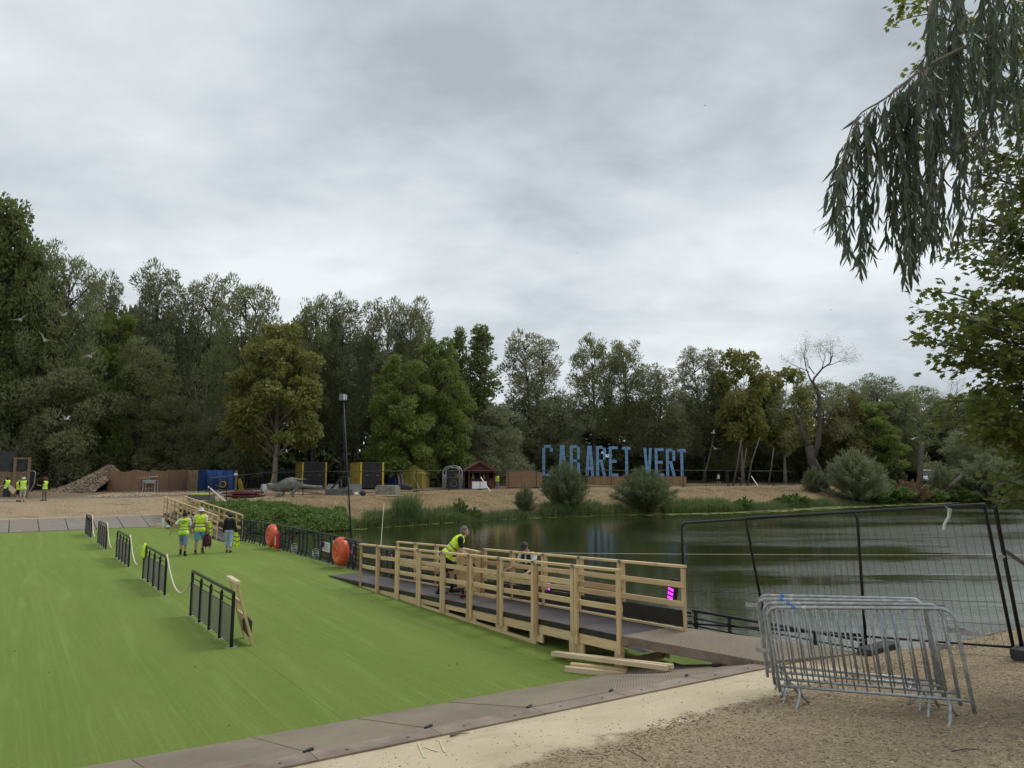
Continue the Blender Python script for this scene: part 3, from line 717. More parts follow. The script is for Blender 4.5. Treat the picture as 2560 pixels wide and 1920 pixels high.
# ================================================================= the barge's own side railing
sr = thing('barge_railing', 'long dark steel guard railing with broad flat posts along the water side of the barge', 'railing', m=BM.copy())
def rv(s): return float(np.interp(s, [6, 9.5, 13, 17, 22, 27, 31, 35.5, 37], [11.3, 10.85, 10.3, 9.98, 9.84, 9.80, 9.70, 9.42, 9.3]))
def rtop(s): return float(np.interp(s, [9.5, 13, 17, 21, 24, 36], [.62, .66, .74, .88, 1.0, 1.0]))
ppx = [603, 609, 617, 626, 633, 639, 653, 661, 666, 681, 694, 700, 713, 722, 731, 748, 757, 767, 785, 795, 804, 826, 837, 849, 875, 889]
pss = []
for p_ in ppx:                       # post positions along the line of the railing
    lo, hi = 20., 38.
    for _ in range(30):
        mid = (lo + hi) / 2; w_ = W(rv(mid), mid); x_ = 1280 + FPX * w_.x / (w_.y * CP - EYE * SP)
        if x_ < p_: hi = mid
        else: lo = mid
    pss.append(mid)
s = 21.0
while s > 9.6: pss += [s, s - .38, s - .76]; s -= 1.75
def curved_post(s, top):
    w = .10; q = MB(); pts = [(0.10, -.06), (.02, .22), (.0, top * .55), (.04, top)]
    vs = []; n = len(pts)
    for dx in (-.030, .030):
        for o_, z_ in pts: vs.append((rv(s) + o_ * -1 + dx, s + .008, z_)); vs.append((rv(s) + o_ * -1 + dx, s - .008, z_))
    fs = []
    for i in range(n - 1):
        a = 2 * i; b = 2 * n + 2 * i
        fs += [(a, a + 2, b + 2, b), (a + 1, b + 1, b + 3, a + 3), (a, a + 1, a + 3, a + 2), (b, b + 2, b + 3, b + 1)]
    q.add(vs, fs); return q
for s in pss: curved_post(s, rtop(s)).build('post', M['dark_rail'], sr)
S = np.arange(9.4, 36.3, .6)
MB().tube([(rv(s) - .04, s, rtop(s)) for s in S], .028, 8).build('top_rail', M['dark_rail'], sr, smooth=True)
for k in (.18, .36, .54, .72, .88):
    MB().tube([(rv(s), s, rtop(s) * k) for s in S], .017 if k > .2 else .024, 6).build('rail', M['dark_rail'], sr, smooth=True)
# low guard beside the gangplank
lg = thing('low_guard_rail', 'low black guard rail running beside the gangplank behind the stacked barriers', 'guard rail', m=BM.copy())
g0, g1 = (10.95, 9.45), (11.0, 6.1)
for z0, z1, r_ in ((.64, .70, .026), (.50, .56, .014), (.36, .42, .014), (.22, .28, .014), (.06, .12, .028)):
    MB().tube([(g0[0], g0[1], z0), (g1[0], g1[1], z1)], r_, 8).build('rail', M['dark_rail'], lg, smooth=True)
for k in (0.02, .25, .5, .75, .98):
    x_, y_ = g0[0] + (g1[0] - g0[0]) * k, g0[1] + (g1[1] - g0[1]) * k
    MB().box((x_, y_, .33), (.09, .014, .66)).build('post', M['dark_rail'], lg)

# life-ring cases
def buoy(label, px, py, dia):
    lo, hi = 20., 38.
    for _ in range(30):
        mid = (lo + hi) / 2; w_ = W(rv(mid) - .16, mid); x_ = 1280 + FPX * w_.x / (w_.y * CP - EYE * SP)
        if x_ < px: hi = mid
        else: lo = mid
    c = W(rv(mid) - .24, mid, .56); r = dia / 2
    t = thing('life_ring_case', label, 'life ring', m=T4(c, BROT) @ Matrix.Rotation(R(-90), 4, 'Y'), group='orange life-ring cases on the barge railing')
    MB().lathe([(.0, -.15), (r * .86, -.15), (r * .98, -.10), (r, -.02), (r, 0)], 32).build('case_back', M['orange'], t, smooth=True)
    MB().lathe([(r * 1.0, .004), (r * 1.02, .01), (r, .04), (r * .93, .12), (r * .80, .16), (r * .62, .165), (r * .55, .13), (r * .30, .13), (r * .24, .16), (r * .13, .16), (r * .10, .10), (0, .10)], 32).build('case_front', M['orange'], t, smooth=True)
    for k in range(6):
        a = k * math.pi / 3 + .3; q = MB(); q.tube([(math.cos(a + d) * r * .44, math.sin(a + d) * r * .44, .135) for d in (-.22, 0, .22)], .028, 6); q.build('rib', M['galv_light'] if k % 3 == 0 else M['orange'], t)
    MB().box((0, 0, .105), (.09, .16, .03)).build('hub_handle', M['black_metal'], t)
    MB().box((0, 0, -.2), (.08, .3, .1)).build('mount', M['black_metal'], t)
buoy('orange life-ring case farther along the railing, beside the red and black box', 683, 1345, .95)
buoy('nearer orange life-ring case, by the foot of the lamp post', 856, 1385, .96)
# red and black extinguisher box
def rail_point(px, off=.2):
    lo, hi = 9., 38.
    for _ in range(30):
        mid = (lo + hi) / 2; w_ = W(rv(mid) - off, mid); x_ = 1280 + FPX * w_.x / (w_.y * CP - EYE * SP)
        if x_ < px: hi = mid
        else: lo = mid
    return mid
s_ = rail_point(692, .3); eb = thing('extinguisher_box', 'tall red and black box hung on the railing next to an orange life-ring case', 'extinguisher box', W(rv(s_) - .27, s_, .0), BROT)
fr_ = MB().span((-.11, -.15, .10), (-.0, .15, .72)).build('front', M['red'], eb); MB().span((-.118, -.04, .25), (-.111, .04, .6)).build('label_strip', M['white'], fr_); MB().span((.002, -.15, .09), (.17, .15, .70)).build('body', M['rubber'], eb)

# small notices tied to the railing
sg = simple('printed_notice', (.62, .62, .60), .6, 0, .3, 30, 0, c2=(.38, .38, .38)); M['notice'] = sg
for px, z, w, h, l in ((814, .55, .75, .34, 'wide white notice tied low on the dark railing'), (835, .52, .30, .62, 'narrow white notice on the railing beside the nearer life-ring case')):
    s_ = rail_point(px, .08); n_ = thing('notice_board', l, 'notice', W(rv(s_) - .08, s_, z), BROT)
    MB().box((0, 0, 0), (.008, w, h)).build('sheet', M['notice'], n_); q = MB()
    for k in range(4): q.box((-.006, 0, h * .3 - k * h * .2), (.003, w * (.7 - .1 * (k % 2)), h * .05))
    q.build('printed_lines', M['red'] if w < .5 else M['zinc'], n_)
    for e_ in (-1, 1): MB().tube([(0, e_ * w * .45, h * .45), (.09, e_ * w * .45, h * .45)], .006, 5).build('tie', M['zinc'], n_)

# magenta floodlights clamped to the railing
def flood(label, px, z, size, off=.16):
    s_ = rail_point(px, off); p = W(rv(s_) - off, s_, z)
    t = thing('floodlight', label, 'floodlight', m=T4(p, BROT + R(-28)) @ Matrix.Rotation(R(8), 4, 'Y'), group='magenta floodlights along the barge railing')
    w, h = size, size * .78
    hs_ = MB().span((0, -w / 2, -h / 2), (.07, w / 2, h / 2)).build('housing', M['black_metal'], t)
    q = MB()
    for i in range(3):
        for j in range(3): q.box((-.004, (i - 1) * w * .28, (j - 1) * h * .28), (.006, w * .19, h * .18))
    q.build('lens', M['lens'], hs_); 
    q = MB(); q.tube([(.03, -w / 2 - .015, 0), (.03, -w / 2 - .015, h * .75), (.03, w / 2 + .015, h * .75), (.03, w / 2 + .015, 0)], .009, 6); q.build('bracket', M['black_metal'], t)
    MB().span((.0, -.05, h * .75 + .0), (.12, .05, h * .75 + .07)).build('clamp', M['black_metal'], t)
for a in (('magenta floodlight farthest along the railing, near the far ramp', 620, .62, .24), ('magenta floodlight to the right of the farther life-ring case', 726, .62, .24),
          ('magenta floodlight beside the wide white notice', 801, .62, .24), ('magenta floodlight between the nearer life-ring case and the lamp post', 880, .60, .22),
          ('small magenta floodlight behind the first bays of the near ramp', 978, .72, .24), ('magenta floodlight behind the middle of the near ramp', 1374, .72, .26)): flood(*a)
flood('largest and nearest magenta floodlight, behind the last bay of the ramp rail', 1680, .98, .36, .34)
# lamp post leaning a little, stay line to the far bank
s_ = rail_point(885, .05); b0 = W(rv(s_) - .06, s_, -.3)
top = ZP(859, 1003, b0.y + .5)
lp = thing('lamp_post', 'tall thin black lamp post leaning slightly left beside the nearer life-ring case', 'lamp post', b0)
d = top - b0
MB().tube([(0, 0, 0), d * .22], .038, 10).build('lower_pole', M['dark_rail'], lp, smooth=True)
MB().tube([d * .22, d], .028, 10, r1=.020).build('upper_pole', M['dark_rail'], lp, smooth=True)
h_ = MB().box((0, 0, 0), (.22, .20, .22)); h_ = h_.build('lamp_head', M['zinc'], lp, T4(d + Vector((-.04, 0, .14)), R(20)))
MB().box((.125, 0, 0), (.008, .17, .18)).build('reflector', M['galv_light'], h_, T4((0, 0, 0), R(-52)))
for z_ in (.9, 1.25): MB().tube([(d * (z_ / d.z)) - Vector((0, 0, .04)), (d * (z_ / d.z)) + Vector((0, 0, .04))], .065, 10).build('collar', M['zinc'], lp)
MB().tube([Vector((-.03, -.04, 1.2)), d * .5 + Vector((-.09, 0, 0)), d * .93 + Vector((-.05, 0, 0))], .008, 5).build('cable', M['black_metal'], lp)
MB().tube([Vector((-.4, .2, 1.3)), Vector((.25, -.25, 1.24))], .03, 8).build('cross_tube', M['dark_rail'], lp)
a = W(rv(21.2), 21.2, .05); b = spot(960, 1262) + Vector((0, 0, .1))
tag(MB().tube([a, b], .012, 5).build('stay_line', M['rope']), 'thin pale mooring line rising from the barge railing towards the far bank', 'mooring line')
q = MB(); A = W(9.9, 21, 1.4)
a = ZP(1262, 1381, 19.0); b = ZP(2560, 1387, 13.0); pts = [a + (b - a) * (k / 14) - Vector((0, 0, .02 * (1 - (k / 7 - 1) ** 2))) for k in range(15)]
b2_ = b + (b - a) * .3; pts.append(b2_)
tag(MB().tube(pts, .005, 5).build('taut_wire', M['rope']), 'thin pale wire stretched level above the water on the right', 'wire')
# cable coils on the deck edge
for px, l in ((734, 'small coil of grey cable lying at the railing foot left of the notices'), (787, 'coil of grey cable hanging at the railing foot below the wide notice')):
    s_ = rail_point(px, .2); c = W(rv(s_) - .18, s_, .14); pts = [c + Vector((math.cos(k * .8) * .12, math.sin(k * .8) * .03, math.sin(k * .8) * .12 + .01 * k)) for k in range(24)]
    tag(MB().tube(pts, .008, 5).build('cable_coil', M['galv_light']), l, 'cable')
# ================================================================= stacked crowd barriers
def barrier(label, v0, s0, v1, s1, z0, z1, xfeet, hook):
    A, B = W(v0, s0, z0), W(v1, s1, z1); d = (B - A); L = d.length; x = d.normalized()
    up = Vector((-.022, -.016, 1)).normalized(); y = up.cross(x).normalized(); up = x.cross(y)
    m = Matrix((x, y, up)).transposed().to_4x4(); m.translation = A
    t = thing('crowd_barrier', label, 'crowd barrier', m=m, group='galvanised crowd barriers stacked together on the gravel')
    H = .87; r = .12; pts = [(0, 0, -.07)] + [(0, 0, .3), (0, 0, H - r)]
    for k in range(1, 6): a = math.pi / 2 * k / 6; pts.append((r - r * math.cos(a), 0, H - r + r * math.sin(a)))
    pts += [(r, 0, H), (L * .5, 0, H), (L - r, 0, H)]
    for k in range(1, 6): a = math.pi / 2 * k / 6; pts.append((L - r + r * math.sin(a), 0, H - r + r * math.cos(a)))
    pts += [(L, 0, H - r), (L, 0, .3), (L, 0, -.12)]
    MB().tube(pts, .0185, 10).build('frame', M['galv'], t, smooth=True)
    MB().tube([(.0, 0, .0), (L, 0, .0)], .017, 8).build('bottom_rail', M['galv'], t, smooth=True)
    n = 15
    for i in range(n):
        x_ = .10 + (L - .20) * i / (n - 1)
        MB().tube([(x_, 0, .0), (x_, 0, H)], .0085, 6).build('bar', M['galv'], t, smooth=True)
    for i, x_ in enumerate((.17, L - .26)):
        if xfeet:
            MB().prism([(-.03, -.10), (.03, -.10), (.035, 0), (-.035, 0)], -.006, .006, Matrix.Translation((x_, 0, 0)) @ Matrix.Rotation(R(90), 4, 'X')).build('foot_bracket', M['galv_light'], t)
            for sy in (-1, 1):
                MB().tube([(x_, sy * .012, -.02), (x_, sy * .24, -.215)], .0165, 8).build('foot', M['galv'], t, smooth=True)
        else:
            for sy in (-1, 1):
                MB().tube([(x_ + .06, 0, .0), (x_ + .06, sy * .015, -.07), (x_ + .06, sy * .06, -.12), (x_ + .06, sy * .12, -.16), (x_ + .06, sy * .21, -.215)], .0165, 8).build('foot', M['galv'], t, smooth=True)
    for z_, side in hook:
        x0 = L + .016 if side > 0 else -.016; e = side
        q = MB(); q.span((x0 - e * .035, -.026, z_), (x0 + e * .15, -.020, z_ + .05)); q.span((x0 + e * .15, -.026, z_), (x0 + e * .156, .03, z_ + .05)); q.span((x0 - e * .035, .021, z_), (x0 + e * .02, .026, z_ + .05))
        q.build('hook', M['galv'], t)
    for a, c in ((.30, M['tape_blue']), (.42, M['galv_light'])):
        MB().tube([(a, 0, H), (a + .045, 0, H)], .0190, 10, caps=False).build('tape', c, t)
    return t
M['tape_blue'] = simple('blue_tape', (.03, .20, .62), .5, 0, .1)
def bz(v, s): return NG(v, s) + .20
B0 = ((7.44, 5.18), (7.86, 3.32))
lbl = ['front barrier of the stack, with curved feet and a hook at its right end', 'second barrier from the front of the stack, with straight splayed feet',
       'third barrier from the front of the stack', 'rearmost barrier of the stack, reaching farthest to the left']
for k in range(4):
    dv, ds = (0, .22, .45, .66)[k], (0, .22, .48, .62)[k]; a = (B0[0][0] + dv, B0[0][1] + ds); b = (B0[1][0] + dv, B0[1][1] + ds)
    hk = [(.62, 1)] if k == 0 else [(.60, 1), (.30, -1)] if k == 1 else [(.80, 1)] if k == 2 else [(.72, -1), (.35, 1)]
    barrier(lbl[k], *a, *b, bz(*a) + .025 * k, bz(*b) + .012 * k, k % 2 == 1 or k == 3, hk)

# ================================================================= mesh fence panels (near)
def heras(label, A, B, H, rise=0.0, lean=(0, 0), wires=34, group=None, simple_=False, name='mesh_fence', r=.021, wr=.0023, mesh=True, rr=.12):
    A, B = Vector(A), Vector(B); t = thing(name, label, 'fence panel', A, 0, group)
    d = B - A; L = math.hypot(d.x, d.y); u = Vector((d.x / L, d.y / L, 0)); sl = d.z / L; ln = Vector((lean[0], lean[1], 0))
    def p(x, z): return u * x + Vector((0, 0, z + sl * x)) + ln * (z / H)
    pts = [p(0, -.04), p(0, H - rr)] + [p(rr - rr * math.cos(a), H - rr + rr * math.sin(a)) for a in (R(22), R(45), R(68))] + [p(rr, H), p(L - rr, H)] + \
          [p(L - rr + rr * math.sin(a), H - rr + rr * math.cos(a)) for a in (R(22), R(45), R(68))] + [p(L, H - rr), p(L, -.04)]
    n = 5 if simple_ else 8
    MB().tube(pts, r, n).build('frame', M['black_metal'], t, smooth=True)
    MB().tube([p(0, .12), p(L, .12)], r * .8, n).build('bottom_tube', M['black_metal'], t, smooth=True)
    if mesh:
        q = MB()
        for i in range(1, wires): x = L * i / wires; q.tube([p(x, .12), p(x, H * .5) + u * rnd.uniform(-.008, .008), p(x, H)], wr, 3, caps=False)
        for z_ in ((.12, .42, .72, 1.02, 1.32, 1.62, 1.9) if not simple_ else (.7, 1.3)): q.tube([p(0, z_), p(L, z_)], wr, 3, caps=False)
        o = q.build('wire_mesh', M['black_metal'], t); o['kind'] = 'stuff'
    return t
def block(label, c, rz, w=.72):
    t = thing('rubber_block', label, 'fence foot', c, rz, 'black rubber feet of the mesh fence'); q = MB()
    q.prism([(-w / 2, -.11), (w / 2, -.11), (w / 2, .11), (-w / 2, .11)], .05, .13)
    q.build('block', M['rubber'], t)
    for e in (-1, 1): MB().prism([(e * w * .36 - .09, -.105), (e * w * .36 + .09, -.105), (e * w * .36 + .09, .105), (e * w * .36 - .09, .105)], 0, .049).build('pad', M['rubber'], t)
    q = MB()
    for k in range(-3, 4): q.span((k * .085 - .012, -.116, .06), (k * .085 + .012, -.1105, .12))
    q.build('rib', M['rubber'], t)
FL, FR = Vector((3.36, 14.2, .25)), Vector((6.86, 9.95, .80))
def fp(t, off=0): p = FL.lerp(FR, t); n = Vector((.77, .63, 0)) * off; return p + n
heras('mesh fence panel at the end of the timber ramp, above the last pine post', fp(0), fp(.625) + Vector((0, 0, .03)), 2.03, lean=(-.03, -.02), r=.024)
heras('mesh fence panel overlapping the first one and ending at the pair of leaning posts', fp(.31, .06), fp(.985, .06), 2.05, lean=(-.36, -.16), r=.023, rr=.02)
heras('mesh fence panel cut by the right edge of the photo, with a grey diagonal brace', fp(1.0) + Vector((.03, -.02, 0)), fp(1.0) + Vector((2.9, -1.9, .35)), 2.07, lean=(-.34, -.16), r=.026, rr=.02)
for i, (l, p, a) in enumerate((('long rubber foot under the middle of the near mesh fence, seen through the stacked barriers', fp(.66), 35), ('rubber foot under the pair of leaning posts at the right edge', fp(1.0) + Vector((.08, -.03, 0)), 40))):
    x, y = p.x, p.y; v_ = x * BV.x + y * BV.y; s_ = x * BU.x + y * BU.y
    block(l, (x, y, NG(v_, s_) - .01), R(a), .85 if i == 0 else .7)
q = MB(); q.beam(fp(1.0) + Vector((-.16, -.1, 1.42)), fp(1.0) + Vector((1.3, -.3, .3)), .012, .05)
tag(q.build('diagonal_brace', M['zinc']), 'grey diagonal brace running down from the pair of leaning fence posts', 'brace')
cl = thing('fence_clamp', 'small pale clamp joining the pair of leaning fence posts', 'clamp', fp(1.0) + Vector((-.22, -.12, 1.35)))
MB().box((0, 0, 0), (.13, .035, .06)).build('jaw', M['galv_light'], cl); MB().tube([(0, -.05, 0), (0, .05, 0)], .012, 6).build('bolt', M['galv_light'], cl)
# strip of torn pale tape hanging on the top tube
p0 = fp(.90) + Vector((-.34, -.13, 2.05)); q = MB(); pp = [(0, 0, 0), (.05, -.02, -.03), (.03, -.03, -.14), (-.03, -.02, -.24), (-.035, 0, -.33)]
vs = []; fs = []
for i, a in enumerate(pp):
    w = (.008, .022, .018, .012, .006)[i]; vs += [Vector(a) + Vector((-w, .01 * i, 0)), Vector(a) + Vector((w, -.01, 0)), Vector(a) + Vector((w, -.004, 0.0)), Vector(a) + Vector((-w, .01 * i + .006, 0))]
for i in range(4):
    for j in range(4): fs.append((i * 4 + j, i * 4 + (j + 1) % 4, i * 4 + 4 + (j + 1) % 4, i * 4 + 4 + j))
q.add([p0 + v_ for v_ in vs], fs); tag(q.build('torn_tape', M['white'], smooth=True), 'torn strip of pale tape fluttering from the top tube of the near mesh fence', 'tape')

# ================================================================= far bank: things on the site
def K(p): return p.y * 1.005 / FPX            # metres per photo pixel at that distance
FF = [(466, 1268, 'beside the far timber ramp'), (522, 1262, 'in front of the blue tarpaulin'), (565, 1256, 'left of the heap of dark red hoses'), (654, 1242, 'behind the stone bird head'), (757, 1240, 'behind the stone bird tail'),
      (856, 1238, 'in front of the right container'), (950, 1233, 'behind the concrete block'), (1040, 1230, 'in front of the olive tent'), (1122, 1227, 'in front of the truss arch'), (1200, 1225, 'in front of the red hut'),
      (1272, 1222, 'between the red hut and shaped screen'), (1341, 1221, 'right of the shaped screen'), (1407, 1220, 'behind the tall willow bush'), (1468, 1219.5, 'in front of the first blue letters'), (1528, 1219, 'in front of the blue letter E'),
      (1588, 1218, 'behind the broad willow bush'), (1650, 1217.5, 'in front of the word VERT'), (1708, 1217, 'right of the last blue letter'), (1765, 1216, 'left of the man in the white shirt'), (1822, 1215, 'right of the man in the white shirt'),
      (1878, 1214, 'by the leaning pole'), (1934, 1214, 'under the slender pale trunks'), (1985, 1214, 'left of the half-bare tree')]
FP_ = [spot(a, b) for a, b, _ in FF]
for i in range(len(FP_) - 1):
    a, b = FP_[i], FP_[i + 1]
    if i == 0: continue
    heras('mesh site fence panel on the far bank, ' + FF[i + 1][2], a, b, 1.95, wires=9, simple_=True, group='mesh fence panels along the top of the far bank', r=.034, wr=.006)
for i, p in enumerate(FP_):
    if i % 2 or i < 4: MB_ = MB().box((0, 0, .055), (.62, .22, .11)); o = MB_.build('ballast_block', M['rubber'], None, T4(p, .9)); tag(o, 'dark foot block of the far mesh fence, ' + FF[i][2], 'fence foot', 'foot blocks of the far mesh fence')
p = spot(568, 1258); o = MB().tube([ZP(572, 1260, p.y), ZP(521, 1217, p.y + 1)], .045, 8).build('leaning_pole', M['white']); tag(o, 'long white pole leaning against the mesh fence above the green mound', 'pole')
p = spot(1226, 1231); o = MB().tube([p + Vector((0, 0, .05)), ZP(1202, 1193, p.y + 1.2)], .05, 8).build('leaning_pole', M['white']); tag(o, 'white pole leaning on the fence in front of the red hut', 'pole')
p = spot(1895, 1216); o = MB().tube([p + Vector((0, 0, .05)), ZP(1878, 1190, p.y + 1.2)], .06, 8).build('leaning_pole', M['white']); tag(o, 'short pale pole leaning on the fence near the slender trunks', 'pole')

M['cont'] = simple('anthracite_container_steel', (.038, .034, .036), .5, .2, .25, 2, .1)
M['yellow'] = simple('yellow_paint', (.56, .40, .02), .5, 0, .12, 3, .1)
M['yellow_side'] = simple('yellow_container_side', (.30, .22, .018), .55, 0, .25, 2, .1)
def corr(x0, x1, z0, z1, y, step=.16, dep=.035):
    q = MB(); x = x0; vs = []; k = 0
    prof = []
    while x < x1 - 1e-4:
        prof += [(x, y), (min(x + step * .35, x1), y), (min(x + step * .5, x1), y + dep), (min(x + step * .85, x1), y + dep)]; x += step
    prof.append((x1, y)); n = len(prof)
    vs = [(a, b, z0) for a, b in prof] + [(a, b, z1) for a, b in prof]
    q.add(vs, [(i, i + 1, n + i + 1, n + i) for i in range(n - 1)]); return q
def container(label, pxl, pxr, by, ht, pxs):
    A, B = spot(pxl, by), spot(pxr, by); w = (pxr - pxl) * K(A) / math.cos(R(9)); h = ht * K(A); rz = R(23.5)
    t = thing('shipping_container', label, 'container', A, rz, 'small black and yellow containers'); dpt = 5.2; z0 = .14
    corr(.18, w - .18, z0 + .1, h - .1, .03).build('door_panel', M['cont'], t)
    q = corr(.15, dpt - .15, z0 + .1, h - .1, 0.03, .3, .05).build('side_panel', M['yellow_side'], t, Matrix.Rotation(R(90), 4, 'Z') @ Matrix.Translation((0, 0, 0)))
    corr(.15, dpt - .15, z0 + .1, h - .1, 0.03, .3, .05).build('side_panel', M['yellow_side'], t, Matrix.Translation((w, 0, 0)) @ Matrix.Rotation(R(90), 4, 'Z'))
    for x in (0, w): MB().span((x - .0 if x == 0 else x - .18, -.02, z0), (x + .18 if x == 0 else x, .12, h)).build('corner_post', M['yellow'], t)
    for z in (z0, h - .1): MB().span((.185, .0, z), (w - .185, .1, z + .1)).build('cross_beam', M['cont'], t)
    for z in (z0, h - .1): MB().span((-.0, .13, z), (.1, dpt, z + .1)).build('side_beam', M['yellow_side'], t)
    MB().span((.02, .13, h - .02), (w - .02, dpt, h + .01)).build('roof', M['cont'], t); MB().span((.11, .13, z0), (w - .11, dpt, z0 + .06)).build('floor', M['cont'], t)
    MB().span((.11, dpt - .05, z0 + .08), (w - .11, dpt, h - .1)).build('back_wall', M['cont'], t)
    for x in (w * .30, w * .42, w * .60, w * .72): MB().tube([(x, .0, z0 + .12), (x, .0, h - .12)], .022, 6).build('lock_bar', M['cont'], t)
    for x in (w * .3, w * .72): MB().span((x - .1, -.05, h * .5), (x + .14, -.02, h * .5 + .07)).build('handle', M['zinc'], t)
    return t
container('left black container with yellow corner posts, behind the stone bird', 753, 813, 1223, 66, 0)
container('right black container with yellow corner posts, behind the lamp post', 899, 958, 1223, 66, 0)

# red timber hut with serving window
M['hut'] = woodmat('dark_red_cladding', (.16, .045, .035), (.10, .03, .025), .2, .7); M['hut_roof'] = simple('brown_felt_roof', (.10, .062, .052), .9, 0, .25, 6, .4)
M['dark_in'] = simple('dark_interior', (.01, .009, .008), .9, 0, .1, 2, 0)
A = spot(1152, 1221); w = 84 * K(A); h = 50 * K(A); ht = thing('kiosk_hut', 'dark red timber kiosk with a gabled roof and open serving windows', 'hut', A, R(9))
dp = 3.0; x0 = .3
for i in range(16):                                # horizontal cladding boards under the counter
    if i < 8: board('cladding_board', ht, (x0 + .55, 0, .08 + i * .115), (w, 0, .08 + i * .115), .04, .108, M['hut'])
for i in range(18): board('side_board', ht, (x0, .03, .08 + i * .115), (x0, dp, .08 + i * .115), .04, .108, M['hut'])
for x in (x0 + .03, x0 + .55, x0 + 1.75, x0 + 2.55, w - .05): MB().span((x - .07 if x > x0 + .1 else x0 - .03, -.02, 0.02), (x + .09, .08, h * .83)).build('corner_board', M['hut'], ht)
MB().span((x0 + .5, -.22, .98), (w, -.025, 1.03)).build('counter', M['hut'], ht)
MB().span((x0 + .02, .09, .99), (w - .05, .14, 1.0)).build('sill', M['hut'], ht)
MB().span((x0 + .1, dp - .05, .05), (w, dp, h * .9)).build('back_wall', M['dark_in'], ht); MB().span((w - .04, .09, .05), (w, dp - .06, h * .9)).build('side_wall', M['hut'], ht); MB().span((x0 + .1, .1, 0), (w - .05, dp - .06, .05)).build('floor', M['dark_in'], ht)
ze, zr = h * .84, 67 * K(A); xm = (x0 + w) / 2
MB().prism([(x0, ze), (w, ze), (xm, zr - .10)], -.03, .02, Matrix.Rotation(R(90), 4, 'X')).build('gable', M['hut'], ht)
for sx in (-1, 1):
    xe = xm + sx * ((w - x0) / 2 + .35); q = MB(); a = (xm, -.45, zr); b = (xe, -.45, ze - .10); n_ = .05
    q.add([(xm, -.45, zr), (xe, -.45, ze - .1), (xe, dp + .3, ze - .1), (xm, dp + .3, zr), (xm, -.45, zr - n_), (xe, -.45, ze - .1 - n_), (xe, dp + .3, ze - .1 - n_), (xm, dp + .3, zr - n_)], [(0, 1, 2, 3), (7, 6, 5, 4), (0, 4, 5, 1), (1, 5, 6, 2), (2, 6, 7, 3), (3, 7, 4, 0)])
    q.build('roof', M['hut_roof'], ht)
    board('barge_board', ht, (xm, -.48, zr - .09), (xe, -.48, ze - .19), .03, .15, M['hut'])
MB().span((x0 + .45, -.75, ze - .12), (w + .3, -.05, ze - .07)).build('awning_flap', M['hut'], ht)
for x in (1.0, 2.2): MB().prism([(-.16, 0), (.16, 0), (.05, .55), (-.05, .55)], 0, .12, T4((x0 + x, .25, 1.03)) @ Matrix.Rotation(R(90), 4, 'X')).build('net_bundle', M['yellow_side'], ht)
wp = spot(1199, 1222); o = thing('white_board', 'plain white board leaning against the front of the red hut', 'panel', wp + Vector((0, -.35, 0)), R(4)); MB().box((0, 0, 0), (36 * K(wp), .03, 17.5 * K(wp))).build('sheet', M['white'], o, Matrix.Translation((0, 0, 9 * K(wp))) @ Matrix.Rotation(R(-12), 4, 'X'))
MB().span((-.5, -.03, 0), (.5, .1, .03)).build('base_strip', M['galv_light'], o)
# truss arch
p = spot(1131, 1222); k = K(p); w = 48 * k; h = 56 * k; ta = thing('truss_arch', 'silver truss arch with rounded corners standing left of the red hut', 'truss arch', p - Vector((w / 2, .0, 0)))
for y in (0, .3):
    for o_ in (0, .32):
        r_ = .75 - o_ * .6; pts = [(o_, y, 0), (o_, y, h - .75)] + [(.75 - r_ * math.cos(a), y, h - .75 + r_ * math.sin(a)) for a in (R(30), R(60))] + [(.75, y, h - o_ * .6), (w - .75, y, h - o_ * .6)] + \
             [(w - .75 + r_ * math.sin(a), y, h - .75 + r_ * math.cos(a)) for a in (R(30), R(60))] + [(w - o_, y, h - .75), (w - o_, y, 0)]
        MB().tube(pts, .03, 6).build('chord', M['galv_light'], ta, smooth=True)
q = MB()
for i in range(int((h - .7) / .3)):
    for xa, xb in ((0, .32), (w, w - .32)):
        for y in (0, .3): q.tube([(xa, y, i * .3), (xb, y, i * .3 + .3)], .014, 4); q.tube([(xb, y, i * .3), (xa, y, i * .3 + .3)], .014, 4)
for i in range(int((w - 1.5) / .3)):
    for y in (0, .3): q.tube([(.75 + i * .3, y, h), (.75 + i * .3 + .3, y, h - .19)], .014, 4)
q.build('lacing', M['galv_light'], ta)
bb = thing('bar_counter', 'black bar counter with bottles on a shelf under the truss arch', 'bar', p + Vector((-.9, .4, 0)))
MB().span((0, 0, 0), (2.0, .6, 1.15)).build('cabinet', M['phenolic'], bb); MB().span((-.05, -.08, 1.16), (2.05, .65, 1.2)).build('top', M['zinc'], bb); MB().span((0, .55, 1.25), (2.0, .6, 1.9)).build('back_board', M['phenolic'], bb)
for i in range(4): MB().lathe([(0, 0), (.06, 0), (.06, .2), (.02, .28), (.02, .34), (0, .34)], 8, T4((1.2 + i * .2, .25, 1.21))).build('bottle', M['yellow_side'], bb)
MB().lathe([(.36, -.01), (.30, .01), (.34, .03)], 20, Matrix.Translation((1.0, -.01, .55)) @ Matrix.Rotation(R(90), 4, 'X')).build('round_emblem', M['zinc'], bb)
